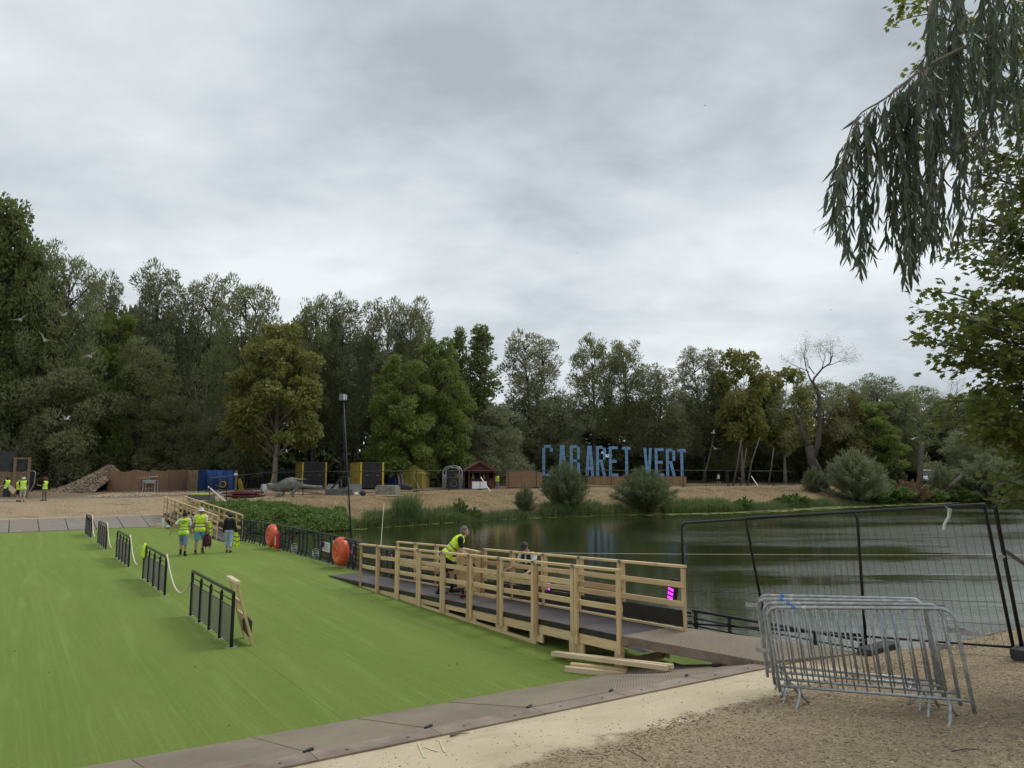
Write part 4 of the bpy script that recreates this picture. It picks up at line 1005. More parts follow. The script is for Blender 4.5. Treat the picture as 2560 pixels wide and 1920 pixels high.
# olive tent
M['olive'] = simple('olive_yellow_canvas', (.27, .225, .035), .8, 0, .15, 2, .1)
p = spot(1030, 1221); k = K(p); tt = thing('party_tent', 'olive yellow pop-up tent with closed walls and a pointed roof', 'tent', p + Vector((0, 1.4, 0)), R(-10)); w = 62 * k / 2; h = 43 * k
for i, (a, b) in enumerate((((-w, -w), (w, -w)), ((w, -w), (w, w)), ((w, w), (-w, w)), ((-w, w), (-w, -w)))):
    q = MB(); n = 14; d = Vector((b[0] - a[0], b[1] - a[1], 0)); nn = Vector((d.y, -d.x, 0)).normalized()
    if i == 0: pass
    vs = []
    for j in range(n + 1):
        c = Vector((a[0], a[1], 0)) + d * (j / n) + nn * (.05 * math.sin(j * 1.9)) * (0 < j < n)
        vs += [c + Vector((0, 0, 0)), c + Vector((0, 0, h - .3))]
    q.add(vs, [(2 * j, 2 * j + 2, 2 * j + 3, 2 * j + 1) for j in range(n)]); q.build('wall_panel', M['olive'], tt)
q = MB(); top = (0, 0, 58 * k); c = [(-w - .06, -w - .06, h - .25), (w + .06, -w - .06, h - .25), (w + .06, w + .06, h - .25), (-w - .06, w + .06, h - .25)]
q.add(c + [top], [(0, 1, 4), (1, 2, 4), (2, 3, 4), (3, 0, 4)]); q.build('roof', M['olive'], tt)
q = MB()
for i in range(4): a, b = c[i], c[(i + 1) % 4]; q.quad(a, b, (b[0], b[1], b[2] - .22), (a[0], a[1], a[2] - .22))
q.build('valance', M['olive'], tt)
for x, y in ((-w, -w), (w, -w), (w, w), (-w, w)): MB().tube([(x * .98, y * .98, 0), (x * .98, y * .98, h - .3)], .03, 6).build('leg', M['zinc'], tt)
# boards leaning round the tent
for px, pt, l in ((1002, 996, 'orange-brown plank leaning against the left side of the olive tent'), (1012, 1004, 'second orange-brown plank leaning by the olive tent'), (1050, 1030, 'dark board leaning on the front of the olive tent')):
    p_ = spot(px, 1222); q = MB().beam(p_ + Vector((0, -.5, .02)), ZP(pt, 1184, p_.y + .4), .16, .04); tag(q.build('leaning_plank', M['board_wood'] if px < 1040 else M['old_wood']), l, 'plank')
p_ = spot(1012, 1223); q = MB().ell(p_ + Vector((0, -.6, .25)), (.75, .4, .38), 10, 6); q.ell(p_ + Vector((.5, -.7, .2)), (.45, .35, .28), 8, 6); tag(q.build('black_sacks', M['rubber'], smooth=True), 'heap of dark sacks in front of the olive tent', 'sacks')
# blue sheet fence between container and tent
M['blue'] = simple('blue_tarpaulin', (.016, .075, .27), .55, 0, .2, 1.2, .2)
def cloth(name, label, cat, A, B, h, mat, fold=.12, n=26, drop=.0):
    d = B - A; L = d.length; nn = Vector((-d.y, d.x, 0)).normalized(); vs = []; th = .03
    for j in range(n + 1):
        c = A + d * (j / n); o_ = fold * math.sin(j * 1.3 + math.sin(j * .7) * 2)
        tp = h + drop * math.sin(j * .9) * .5
        for z_, f_ in ((0, 1), (tp * .5, .6), (tp, .15)): vs += [c + nn * (o_ * f_) + Vector((0, 0, z_)), c + nn * (o_ * f_ + th) + Vector((0, 0, z_))]
    fs = []
    for j in range(n):
        a, b = 6 * j, 6 * j + 6
        fs += [(a, b, b + 2, a + 2), (a + 2, b + 2, b + 4, a + 4), (a + 1, a + 3, b + 3, b + 1), (a + 3, a + 5, b + 5, b + 3), (a + 4, b + 4, b + 5, a + 5)]
    q = MB(); q.add(vs, fs); o = q.build(name, mat, None, smooth=True); return tag(o, label, cat)
A, B = spot(962, 1222) + Vector((0, 1.5, 0)), spot(996, 1222) + Vector((0, 1.5, 0)); cloth('blue_sheet', 'blue sheet screen between the right container and the olive tent', 'tarpaulin', A, B, 2.0, M['blue'])
# blue tarpaulin shelter on the left
A, B, C_ = spot(494, 1229), spot(511, 1224), spot(584, 1224); k = K(A)
cloth('blue_tarpaulin', 'narrow end sheet of the blue tarpaulin shelter beside the reed fence', 'tarpaulin', A, B, 52 * k, M['blue'], .05, 8)
cloth('blue_tarpaulin', 'wide blue tarpaulin hung as the back wall of a shelter', 'tarpaulin', B, C_, 51 * k, M['blue'], .22, 26, .1)
cw = thing('sheltered_cart', 'small dark barrow with a round yellow ring parked under the blue tarpaulin', 'barrow', spot(560, 1226)); MB().ell((0, 0, .5), (.45, .3, .4), 10, 7).build('tub', M['rubber'], cw, smooth=True)
MB().tube([(.28 * math.cos(a), -.34, .6 + .28 * math.sin(a)) for a in [i * math.pi / 8 for i in range(16)]], .05, 6, close=True).build('yellow_ring', M['yellow'], cw); MB().tube([(-.1, 0, .2), (-.9, 0, .55)], .05, 6).build('handle', M['board_wood'], cw)
# reed / board fence panels
xs_ = [268, 330, 375, 420, 466, 494]; bys = [1229, 1228, 1227, 1226.5, 1226, 1226]; hs = [50, 50, 50, 50, 50, 49]
bl = ['leftmost bay, ending the board fence in front of the stone heap', 'bay with the faded lettering', 'bay behind the steel sink', 'bay right of the steel sink', 'paler last bay, next to the blue tarpaulin']
M['reed'] = simple('pale_board_sheet', (.26, .18, .10), .9, 0, .2, 4, .3)
for i in range(5):
    A, B = spot(xs_[i], bys[i]), spot(xs_[i + 1], bys[i + 1]); k = K(A); d = B - A; L = d.length; rz = math.atan2(d.y, d.x)
    t = thing('board_fence', 'brown upright-board fence, ' + bl[i], 'fence', A, rz); n = int(L / .24)
    for j in range(n):
        x = (j + .5) * L / n; hh = hs[i] * k + .06 * math.sin(j * .8 + i) + rnd.uniform(-.02, .02); sl = (d.z / L) * 0
        MB().span((x - L / n / 2 + .01, rnd.uniform(-.012, .012), 0), (x + L / n / 2 - .01, .03, hh)).build('fence_board', M['board_wood'] if i != 4 else M['reed'], t)
    for z_ in (.5, 1.4): MB().span((0, .035, z_), (L, .08, z_ + .09)).build('rail', M['old_wood'], t)
    MB().span((-.05, -.03, 0), (.06, .10, hs[i] * k + .05)).build('post', M['old_wood'], t)
# faded sprayed words on the second bay
A, B = spot(322, 1228), spot(362, 1227)
def text3(s, loc, size, mat, parent=None, rot=(R(90), 0, 0), ext=.004, name='lettering'):
    cu = bpy.data.curves.new(name, 'FONT'); cu.body = s; cu.size = size; cu.extrude = ext; cu.align_x = 'CENTER'; cu.resolution_u = 2
    o = bpy.data.objects.new(name, cu); col.objects.link(o); dg = bpy.context.evaluated_depsgraph_get(); me = bpy.data.meshes.new_from_object(o.evaluated_get(dg)); bpy.data.objects.remove(o)
    me.materials.clear(); me.materials.append(mat); o = bpy.data.objects.new(name, me)
    m = Matrix.Translation(loc) @ Matrix.Rotation(rot[2], 4, 'Z') @ Matrix.Rotation(rot[0], 4, 'X'); link(o, parent, m); return o
M['spray'] = simple('faded_pink_spray', (.50, .33, .27), .9, 0, .1)
fb = [o for o in col.objects if o.name.startswith('board_fence') and o.parent is None][1]
text3('CABARET', (.1 * 10, -.06, 1.12), .34, M['spray'], fb)
text3('VERT', (.1 * 22, -.06, 1.26), .30, M['spray'], fb)
# steel sink in front of the fence
p = spot(375, 1229); sk = thing('steel_sink', 'steel sink unit on thin legs standing before the brown board fence', 'sink', p); k = K(p)
MB().span((-.6, -.3, 1.0), (.6, .3, 1.06)).build('top', M['galv_light'], sk); MB().span((-.5, -.25, .78), (.5, .25, .995)).build('basin', M['galv'], sk)
for x in (-.56, .56):
    for y in (-.26, .26): MB().tube([(x, y, 0), (x, y, 1.0)], .03, 6).build('leg', M['galv_light'], sk)
MB().tube([(-.3, .25, 1.06), (-.3, .25, 1.4), (.5, .25, 1.4)], .025, 6).build('tap_rail', M['galv_light'], sk); MB().tube([(-.56, -.26, .3), (.56, -.26, .3)], .02, 6).build('cross_bar', M['galv'], sk)
# shaped brown fence right of the hut
A, B = spot(1266, 1222), spot(1356, 1220); k = K(A); d = B - A; L = d.length; t = thing('shaped_fence', 'tall brown board screen with a pointed wavy top, left of the blue letters', 'fence', A, math.atan2(d.y, d.x)); n = 16
for j in range(n):
    x = (j + .5) / n; hh = (42 + 8 * math.exp(-((x - .42) / .10) ** 2) + 3 * math.cos(x * 9)) * k * (1 if x > .04 else .95)
    MB().span((x * L - L / n / 2 + .008, rnd.uniform(-.01, .01), 0), (x * L + L / n / 2 - .008, .03, hh)).build('fence_board', M['board_wood'], t)
for z_ in (.4, 1.5): MB().span((0, .035, z_), (L, .1, z_ + .1)).build('rail', M['old_wood'], t)

# stone bird lying on its side
M['stone'] = simple('grey_green_stone', (.17, .18, .145), .85, .1, .25, 3, .3, c2=(.09, .095, .08))
p = spot(716, 1241); k = K(p); bird = thing('bird_sculpture', 'large grey stone bird sculpture lying on its belly with its long tail to the right', 'sculpture', p, R(3))
def bodymesh(rings, n=16):
    q = MB(); vs = []; fs = []
    for x, z, ry, rz_ in rings:
        for j in range(n): a = 2 * math.pi * j / n; vs.append((x * k, math.cos(a) * ry * k, z * k + math.sin(a) * rz_ * k))
    for i in range(len(rings) - 1):
        for j in range(n): fs.append((i * n + j, i * n + (j + 1) % n, (i + 1) * n + (j + 1) % n, (i + 1) * n + j))
    fs.append(tuple(range(n))); fs.append(tuple((len(rings) - 1) * n + j for j in range(n))[::-1]); q.add(vs, fs); return q
bodymesh([(-48, 27, 3, 3), (-45, 26, 7, 7), (-36, 23, 9, 9), (-24, 21, 10, 9.5), (-12, 24, 12, 13), (0, 28, 14, 16.5), (12, 30, 14, 17), (24, 29, 12, 14), (34, 27, 8, 9), (42, 26, 6, 5)]).build('body', M['stone'], bird, smooth=True)
bodymesh([(34, 26, 7, 5), (50, 24, 6, 4.5), (70, 22, 6, 4.5), (84, 22, 6, 4), (87, 22, 4, 2.5)]).build('tail', M['stone'], bird, smooth=True)
bodymesh([(-14, 36, 5, 2), (0, 42, 8, 3), (20, 42, 8, 3), (36, 40, 6, 2.5), (46, 42, 2, 1)]).build('wing', M['stone'], bird, smooth=True)
bodymesh([(-24, 2, 8, 5), (-10, 2, 9, 6), (-6, 8, 7, 6)]).build('plinth', M['stone'], bird)
MB().tube([(28 * k, -8 * k, 22 * k), (16 * k, -14 * k, 6 * k), (20 * k, -16 * k, 0)], .14, 6).build('leg', M['stone'], bird)
q = MB()
for i in range(150):                               # carved feathers in relief
    x = rnd.uniform(-34, 30); a = rnd.uniform(-1.5, 3.6); ry = np.interp(x, [-36, -14, 8, 30], [9, 11, 14.2, 9]); rz_ = np.interp(x, [-36, -14, 8, 30], [8.7, 12, 16.2, 9]); zc = np.interp(x, [-36, -14, 8, 30], [21, 24, 28, 26])
    c = Vector((x * k, -math.cos(a) * ry * k, (zc + math.sin(a) * rz_) * k)); q.ell(c, (.09, .04, .035), 6, 4)
q.build('carved_feathers', M['stone'], bird)
# concrete block, skate-ramp plates, bags, arch frames
p = spot(969, 1239); k = K(p); cb = thing('concrete_block', 'square weathered concrete block with chamfered top near the bank edge', 'concrete block', p, R(-8)); w = 26 * k
MB().prism([(-w, -w * .7), (w, -w * .7), (w, w * .7), (-w, w * .7)], 0, 21 * k).build('base', M['concrete'], cb); w2 = w * .93; MB().prism([(-w2, -w2 * .66), (w2, -w2 * .66), (w2, w2 * .66), (-w2, w2 * .66)], 21 * k + .002, 25 * k).build('cap', M['concrete'], cb)
o = MB().beam(p + Vector((-1.2, -1.0, .05)), p + Vector((1.5, -1.2, .04)), .12, .1).build('timber_edge', M['pale_wood']); tag(o, 'pale timber lying at the foot of the concrete block', 'timber')
M['slate'] = simple('grey_sheet', (.10, .105, .11), .6, 0, .2, 4)
for px, w_, l in ((832, 32, 'grey sloping board in front of the left container'), (886, 42, 'grey sloping board in front of the right container')):
    p = spot(px, 1226); k = K(p); q = MB(); ww = w_ * k / 2; q.add([(-ww, -.5, .02), (ww, -.5, .02), (ww * .7, .5, 15 * k), (-ww * .9, .5, 15 * k), (-ww, -.5, -.05), (ww, -.5, -.05), (ww * .7, .54, 15 * k - .05), (-ww * .9, .54, 15 * k - .05)], [(0, 1, 2, 3), (7, 6, 5, 4), (0, 4, 5, 1), (1, 5, 6, 2), (2, 6, 7, 3), (3, 7, 4, 0)])
    tag(q.build('sloping_board', M['slate'], None, T4(p, 0)), l, 'board')
p = spot(853, 1238); k = K(p); q = MB().span((-1.2, -.6, 0), (.9, .6, .5)); tag(q.build('grey_crate', M['slate'], None, T4(p, .1)), 'low dark grey crate right of the stone bird, behind the lamp post', 'crate')
p = spot(842, 1236); k = K(p); af = thing('angled_stand', 'black angled metal frame standing beside the stone bird tail', 'frame', p)
MB().beam((-.9, 0, 0), (.4, 0, 42 * k), .10, .16).build('strut', M['black_metal'], af); MB().beam((.4, 0, 42 * k), (1.2, 0, 44 * k), .1, .1).build('arm', M['black_metal'], af); MB().beam((1.0, .05, 0), (1.0, .05, 43 * k), .08, .08).build('leg', M['zinc'], af)
MB().beam((.35, .05, 0), (.35, .05, 40 * k), .06, .06).build('leg', M['zinc'], af); MB().beam((-1.2, -.1, .05), (-5.6, -.4, 16 * k), .08, .14).build('long_bar', M['rust_steel'], af)
p = spot(907, 1239); o = MB().ell((0, 0, .2), (.28, .2, .22), 10, 6).build('black_bag', M['rubber'], None, T4(p), smooth=True); tag(o, 'small black and white bag on the bank edge right of the lamp post', 'bag')
p = spot(890, 1239); o = MB().ell((0, 0, .12), (.18, .14, .14), 10, 6).build('pale_bag', M['white'], None, T4(p), smooth=True); tag(o, 'small pale bag on the bank edge beside the lamp post', 'bag')
# red hoses
p = spot(608, 1246); k = K(p); q = MB()
for i in range(7):
    w_ = rnd.uniform(1.0, 1.35); o_ = (rnd.uniform(-.35, .35), rnd.uniform(-.6, .6)); q.tube([Vector((o_[0] + w_ * math.cos(a), o_[1] + .55 * math.sin(a), .08 + .07 * i)) for a in [j * math.pi / 9 for j in range(18)]], .075, 6, close=True)
tag(q.build('hose_heap', M['hoses'], None, T4(p), smooth=True), 'heap of coiled dark red hose on the sand behind the green mound', 'hose')
p = spot(503, 1250); k = K(p); tb = thing('grey_crate', 'grey plastic crate with lime green lid beside the far timber ramp', 'crate', p); MB().span((-.85, -.5, 0), (.9, .5, .42)).build('tub', M['slate'], tb); MB().span((-.8, -.45, .422), (.7, .45, .50)).build('lid', simple('lime_sheet', (.42, .62, .08), .5), tb)
# scaffold planks & post by the shelter
p = spot(589, 1229); k = K(p); t = thing('timber_post', 'upright weathered post with a small white box right of the blue tarpaulin', 'post', p); MB().span((-.09, -.09, 0), (.09, .09, 52 * k)).build('shaft', M['old_wood'], t); MB().span((-.14, -.2, 38 * k), (.16, -.1, 45 * k)).build('white_box', M['white'], t)
for i in range(3): o = MB().beam(p + Vector((.5 + .18 * i, -.2, .0)), p + Vector((.15 + .1 * i, .1, 1.25)), .1, .05).build('leaning_plank', M['yellow_side']); tag(o, ['left', 'middle', 'right'][i] + ' one of three ochre boards leaning beside the weathered post', 'plank')
p = spot(661, 1226); o = MB().span((-.3, -.15, 0), (.3, .15, .62)).build('white_container', M['white'], None, T4(p)); tag(o, 'small white canister standing left of the stone bird head', 'canister')
for px, l in ((672, 'ochre board leaning behind the stone bird head'), ):
    p = spot(px, 1228); o = MB().beam(p, ZP(683, 1186, p.y + .6), .12, .05).build('leaning_plank', M['yellow_side']); tag(o, l, 'plank')
# dark screen fence behind, from the tarpaulin to the containers
M['screen'] = simple('dark_green_screen', (.018, .024, .022), .9, 0, .2, 2, .1)
A, B = spot(592, 1222) + Vector((0, 2, 0)), spot(752, 1221) + Vector((0, 6, 0)); cloth('screen_fence', 'long dark green screen fence between the blue tarpaulin and the left container', 'fence', A, B, 2.1, M['screen'], .05, 30)
A, B = spot(815, 1221) + Vector((0, 6, 0)), spot(880, 1221) + Vector((0, 6, 0)); cloth('screen_fence', 'dark screen fence between the two containers', 'fence', A, B, 1.9, M['screen'], .05, 14)
# left shed
A = spot(-45, 1245); B = spot(67, 1243); k = K(B); d = B - A; L = d.length; sh = thing('site_shed', 'tall brown timber gateway clad with boards and dark netting at the left edge', 'shed', A, math.atan2(d.y, d.x))
M['netting'] = simple('dark_netting', (.035, .038, .038), .9, 0, .35, 2, .1)
n = 22
for j in range(n): MB().span((j * L / n + .01, 0, .05), ((j + 1) * L / n - .01, .04, 62 * k + rnd.uniform(-.03, .03))).build('wall_board', M['old_wood'] if j % 3 else M['board_wood'], sh)
MB().span((0, -.01 + .02, 62 * k + .04), (L * .70, .03, 112 * k)).build('netting', M['netting'], sh); MB().span((L * .70 + .02, .01, 62 * k + .04), (L - .1, .03, 95 * k)).build('netting', M['netting'], sh)
for x in (L * .63, L - .12): MB().span((x, -.12, 0), (x + .2, .0, 97 * k)).build('post', M['old_wood'], sh)
MB().span((L * .63, -.13, 92 * k), (L, -.005, 96 * k)).build('lintel', M['old_wood'], sh)
MB().span((L - .02, 0.05, 0), (L + .05, 2.5, 94 * k)).build('side_wall', M['old_wood'], sh)
p = spot(77, 1238); bt = thing('site_barrier', 'dark mesh panel with pale curved frame, right of the brown gateway', 'fence panel', p); MB().tube([(-.4, 0, .0), (-.4, 0, 2.0), (.15, 0, 2.0), (.25, 0, 1.85), (.2, 0, .9), (-.1, 0, .3)], .03, 6).build('frame', M['galv_light'], bt); MB().span((-.38, .02, .3), (.1, .04, 1.9)).build('mesh_sheet', M['netting'], bt)
# heap of stones
p = far_at(266, 69) - Vector((0, 3, 0)); k = K(p); hp_rng = np.random.default_rng(3)
def heap(x, y): return np.clip(np.minimum(1 - np.abs(x) ** 1.15, 1), 0, 1)
M['rubble'] = simple('brown_rubble', (.17, .125, .085), .95, 0, .3, 3, .7)
q = MB(); nx, ny = 30, 16; vs = []; fs = []; Lx, Ly, Hh = 118 * k, 4.0, 66 * k
for i in range(nx + 1):
    for j in range(ny + 1):
        u_ = i / nx; v_ = j / ny * 2 - 1; hgt = Hh * min(u_ / .80, max(0, (1.25 - u_) / .40), 1) * max(0, 1 - abs(v_) ** 1.3); vs.append(((u_ - .5) * Lx * 1.2, v_ * Ly, hgt + rnd.uniform(-.06, .06) - .05))
for i in range(nx):
    for j in range(ny): a = i * (ny + 1) + j; fs.append((a, a + ny + 1, a + ny + 2, a + 1))
q.add(vs, fs); hpo = q.build('stone_heap', M['rubble'], None, T4(p + Vector((0, 3.0, 0)))); tag(hpo, 'tall sloping heap of brown stones behind the left end of the board fence', 'stone heap', kind='stuff')
def rocks(n, gen, size, seed, mat, name, label, cat, sq=.65):
    g = np.random.default_rng(seed); base = np.array([(1, 0, 0), (-.5, .87, 0), (-.5, -.87, 0), (0, 0, 1), (0, 0, -1)], float); F0 = np.array([(0, 1, 3), (1, 2, 3), (2, 0, 3), (1, 0, 4), (2, 1, 4), (0, 2, 4)])
    C = gen(g, n); S_ = size[0] + (size[1] - size[0]) * g.random(n) ** 2; a = g.random(n) * 6.28; Vx = base[None] * g.uniform(.6, 1.3, (n, 5, 1)) * S_[:, None, None]; Vx[..., 2] *= sq
    c, s = np.cos(a)[:, None], np.sin(a)[:, None]; x, y = Vx[..., 0] * c - Vx[..., 1] * s, Vx[..., 0] * s + Vx[..., 1] * c; Vx[..., 0], Vx[..., 1] = x, y * g.uniform(.4, 1, (n, 1)); Vx += C[:, None, :]
    Fx = (F0[None] + (np.arange(n) * 5)[:, None, None]).reshape(-1, 3); o = npobj(name, Vx.reshape(-1, 3), Fx, mat); return tag(o, label, cat, kind='stuff')
def rockmat(name, cols):
    m, n, b = newmat(name); r = n.island(); n.set(b.inputs['Base Color'], n.ramp(r, [(i / (len(cols) - 1), c) for i, c in enumerate(cols)])); b.inputs['Roughness'].default_value = .9; b.inputs['Specular IOR Level'].default_value = .2; return m
M['stones'] = rockmat('mixed_stones', [(.10, .075, .05), (.22, .165, .11), (.36, .28, .2)])
M['stones_pale'] = rockmat('pale_stones', [(.25, .19, .13), (.42, .32, .23), (.58, .48, .38)])
M['chips'] = rockmat('wood_and_stone_chips', [(.09, .065, .04), (.25, .19, .115), (.42, .335, .215), (.62, .53, .39)])
M['chips_dark'] = rockmat('dark_chips', [(.06, .045, .03), (.13, .095, .06), (.22, .16, .10)])
def gh(g, n):
    u_ = g.random(n); v_ = g.uniform(-1, 1, n); h = Hh * np.minimum(np.minimum(u_ / .80, np.maximum(0, (1.25 - u_) / .40)), 1) * np.maximum(0, 1 - np.abs(v_) ** 1.3)
    return np.stack([p.x + (u_ - .5) * Lx * 1.2, p.y + 3 + v_ * Ly, p.z + h], 1)
rocks(5000, gh, (.05, .17), 5, M['stones'], 'heap_stones', 'loose brown stones covering the tall heap', 'stones')
A, B = spot(245, 1238), spot(720, 1228)
def gs(g, n):
    t_ = g.random(n); w_ = g.normal(0, 1.3, n); x = A.x + (B.x - A.x) * t_; y = A.y + (B.y - A.y) * t_ + w_; return np.stack([x, y, hfar(x, y) + .02], 1)
rocks(7000, gs, (.03, .13), 6, M['stones_pale'], 'gravel_strip', 'strip of pale stones along the foot of the board fence', 'gravel')

# ================================================================= CABARET VERT in blue boards on crates
M['blue_board'] = woodmat('blue_painted_boards', (.125, .29, .54), (.23, .42, .66), .1, .6, 9, .35)
M['crate_wood'] = woodmat('crate_plywood', (.40, .24, .12), (.30, .175, .085), .2)
BASE = spot(1595, 1211.5).y
def lp_(px, py, Y=None): return ZP(px, py, Y or BASE)
k = BASE * 1.005 / FPX
rowx = 1470
cr_z = hz(lp_(1595, 1200).x, BASE)
def strokes(ch, w, h, t):
    """centre lines of each letter: (x0,z0,x1,z1), all with board width t"""
    e = t / 2; L_, R_ = e, w - e; mid = h * .50
    if ch == 'C': return [(L_, 0, L_, h - t), (L_ + t * .1, h - e, R_, h - e), (R_, h - t, R_, h * .78), (L_ + e, e, R_, e), (R_, t, R_, h * .22)]
    if ch == 'A': return [(e, 0, w * .5 - e * .55, h), (R_, 0, w * .5 + e * .55, h), (w * .3, h * .27, w * .7, h * .27)]
    if ch == 'B': return [(L_, 0, L_, h), (t, h - e, R_ - e, h - e), (R_, h - t * .6, R_, mid + t * .5), (t, mid, R_ - e, mid), (R_, mid - t * .5, R_, t * .6), (t, e, R_ - e, e)]
    if ch == 'R': return [(L_, 0, L_, h), (t, h - e, R_ - e, h - e), (R_, h - t * .6, R_, mid + t * .5), (t, mid, R_ - e, mid), (w * .55, mid - e, R_, 0)]
    if ch == 'E': return [(L_, 0, L_, h), (t, h - e, w, h - e), (t, mid, w * .85, mid), (t, e, w, e)]
    if ch == 'T': return [(w * .5, 0, w * .5, h - t), (0, h - e, w, h - e)]
    if ch == 'V': return [(e, h, w * .5 - e * .6, 0), (R_, h, w * .5 + e * .6, 0)]
LT = [('C', 1356, 1382, 1116), ('A', 1396, 1416, 1116), ('B', 1425, 1450, 1117), ('A', 1464, 1485, 1118), ('R', 1491, 1515, 1118.5), ('E', 1523, 1546, 1119.5), ('T', 1556, 1578, 1120.5), ('V', 1610, 1631, 1123), ('E', 1638, 1661, 1124), ('R', 1666, 1689, 1125), ('T', 1695, 1716, 1126)]
od = {0: 'first', 1: 'second', 2: '', 3: '', 4: '', 5: '', 6: ''}
names = ['tall blue letter C, first of the row', 'blue letter A partly hidden by the willow bush', 'blue letter B behind the top of the willow bush', 'blue letter A between B and R', 'blue letter R of the first word', 'blue letter E of the first word', 'blue letter T ending the first word',
         'blue letter V above the broad willow bush', 'blue letter E of the second word', 'blue letter R of the second word', 'blue letter T at the right end of the row']
for (ch, a, b, tp), nm in zip(LT, names):
    A = lp_(a, 1193); w = (b - a) * k; h = (1193.5 - tp) * k; t = thing('letter_sign', nm, 'letter sign', (A.x, BASE, cr_z + 20 * k)); th = 7.0 * k
    for (x0, z0, x1, z1) in strokes(ch, w, h, th):
        p0, p1 = Vector((x0, 0, z0)), Vector((x1, 0, z1)); L = (p1 - p0).length; n = max(1, round(L / .72)); d = (p1 - p0) / n
        for i in range(n):
            g = d.normalized() * .022
            for j in (-1, 0, 1):          # three narrow boards side by side
                side = Vector((-d.z, 0, d.x)).normalized() * (th * .33 * j)
                q_ = board('letter_board', t, p0 + d * i + g + side, p0 + d * (i + 1) - g + side, .05 + .012 * ((i + j) % 2), th * .30, M['blue_board'], up=side.normalized() if j else Vector((-d.z, 0, d.x)))
    MB().tube([(w * .5, .1, 0), (w * .5, 1.2, -18 * k)], .04, 6).build('prop', M['old_wood'], t)
cx = [(1470 + i * 16.4) for i in range(15)]
for i, px in enumerate(cx):
    c0, c1 = lp_(px, 1205).x, lp_(px + 15.6, 1205).x; w = c1 - c0; h = 20 * k - .02
    names_c = 'plywood crate under the letters, ' + ['below the letter A', 'below the gap left of R', 'below the left leg of R', 'below the right leg of R', 'below the left half of E', 'below the right half of E', 'below the T of the first word', 'left of the broad willow bush', 'above the broad willow bush, leftmost', 'above the broad willow bush, middle', 'above the broad willow bush, rightmost', 'below the E of the second word', 'below the R of the second word', 'left of the last crate', 'last at the right end'][i]
    t = thing('plywood_crate', names_c, 'crate', (c0, BASE - .15, cr_z), 0, 'plywood crates carrying the blue letters')
    MB().span((.03, .03, .03), (w - .03, 1.0, h - .03)).build('panel', M['crate_wood'] if i % 3 else M['reed'], t)
    for x in (0, w - .09): MB().span((x, -.02, 0), (x + .09, .06, h)).build('stile', M['crate_wood'], t)
    for z in (0, h - .09): MB().span((.092, -.015, z), (w - .092, .055, z + .09)).build('edge_rail', M['crate_wood'], t)

# ================================================================= van, stump and roofs behind the trees
M['glass'] = simple('dark_glass', (.02, .025, .03), .08, 0, .1, 2, 0, 1.0)
M['van_white'] = simple('white_van_paint', (.72, .74, .75), .3, 0, .04, 2, 0)
vp = far_at(2283, 112); vp.z = 1.75; k = vp.y * 1.005 / FPX
van = thing('parked_van', 'white van parked behind the dead stump among the trees', 'van', vp, R(-118), None)
vz = ZP(2283, 1196, 112).z - 1.0; van.location.z = vz
q = MB(); prof = [(-2.6, .45), (2.5, .45), (2.6, .95), (2.35, 1.25), (1.7, 1.42), (1.1, 2.25), (.8, 2.36), (-2.5, 2.36), (-2.62, 2.2)]
q.prism(prof, -.95, .95, Matrix.Rotation(R(90), 4, 'X')); q.build('body', M['van_white'], van)
MB().add
q = MB(); q.add([(1.72, -.82, 1.45), (1.72, .82, 1.45), (1.14, .75, 2.2), (1.14, -.75, 2.2), (1.75, -.82, 1.47), (1.75, .82, 1.47), (1.18, .75, 2.22), (1.18, -.75, 2.22)], [(4, 5, 6, 7), (3, 2, 1, 0), (0, 1, 5, 4), (1, 2, 6, 5), (2, 3, 7, 6), (3, 0, 4, 7)]); q.build('windscreen', M['glass'], van)
for y in (-.955, .955): MB().span((.2, y - .004, 1.45), (1.2, y + .004, 2.05)).build('side_window', M['glass'], van)
for x in (-1.7, 1.7):
    for y in (-.85, .85):
        wh = MB().lathe([(0, -.1), (.33, -.1), (.34, .1), (0, .1)], 18, Matrix.Translation((x, y, .34)) @ Matrix.Rotation(R(90), 4, 'X')).build('wheel', M['rubber'], van, smooth=True)
for y in (-.7, .7): MB().box((2.58, y, .92), (.05, .3, .16)).build('headlight', M['glass'], van)
MB().box((2.62, 0, .6), (.1, 1.8, .25)).build('bumper', M['rubber'], van)
rf = thing('distant_building', 'long grey-roofed building glimpsed between trunks behind the red hut', 'building', (-9.5, 128, 1.5), R(4)); M['roofing'] = simple('grey_ribbed_roof', (.22, .24, .26), .6, .2, .15, 1)
MB().span((-3, 0, 0), (14, 9, 5.2)).build('wall', simple('dull_wall', (.12, .115, .11), .9), rf); q = MB(); q.add([(-3.5, -.5, 5.1), (14.5, -.5, 5.1), (14.5, 4.5, 7.4), (-3.5, 4.5, 7.4), (14.5, 9.5, 5.1), (-3.5, 9.5, 5.1)], [(0, 1, 2, 3), (3, 2, 4, 5), (0, 3, 5), (1, 4, 2)]); q.build('roof', M['roofing'], rf)
for i in range(6): MB().span((-1 + i * 2.4, -.04, 2.6), (0 + i * 2.4, -.002, 4.0)).build('window', M['glass'], rf)
rf2 = thing('distant_house', 'pale house with a low grey roof glimpsed behind the half-bare tree', 'house', (52, 138, 1.3), R(-8))
MB().span((0, 0, 0), (16, 8, 7)).build('wall', simple('pale_wall', (.34, .27, .23), .9), rf2); q = MB(); q.add([(-.5, -.5, 6.9), (16.5, -.5, 6.9), (16.5, 4, 9.6), (-.5, 4, 9.6), (16.5, 8.5, 6.9), (-.5, 8.5, 6.9)], [(0, 1, 2, 3), (3, 2, 4, 5), (0, 3, 5), (1, 4, 2)]); q.build('roof', M['roofing'], rf2)
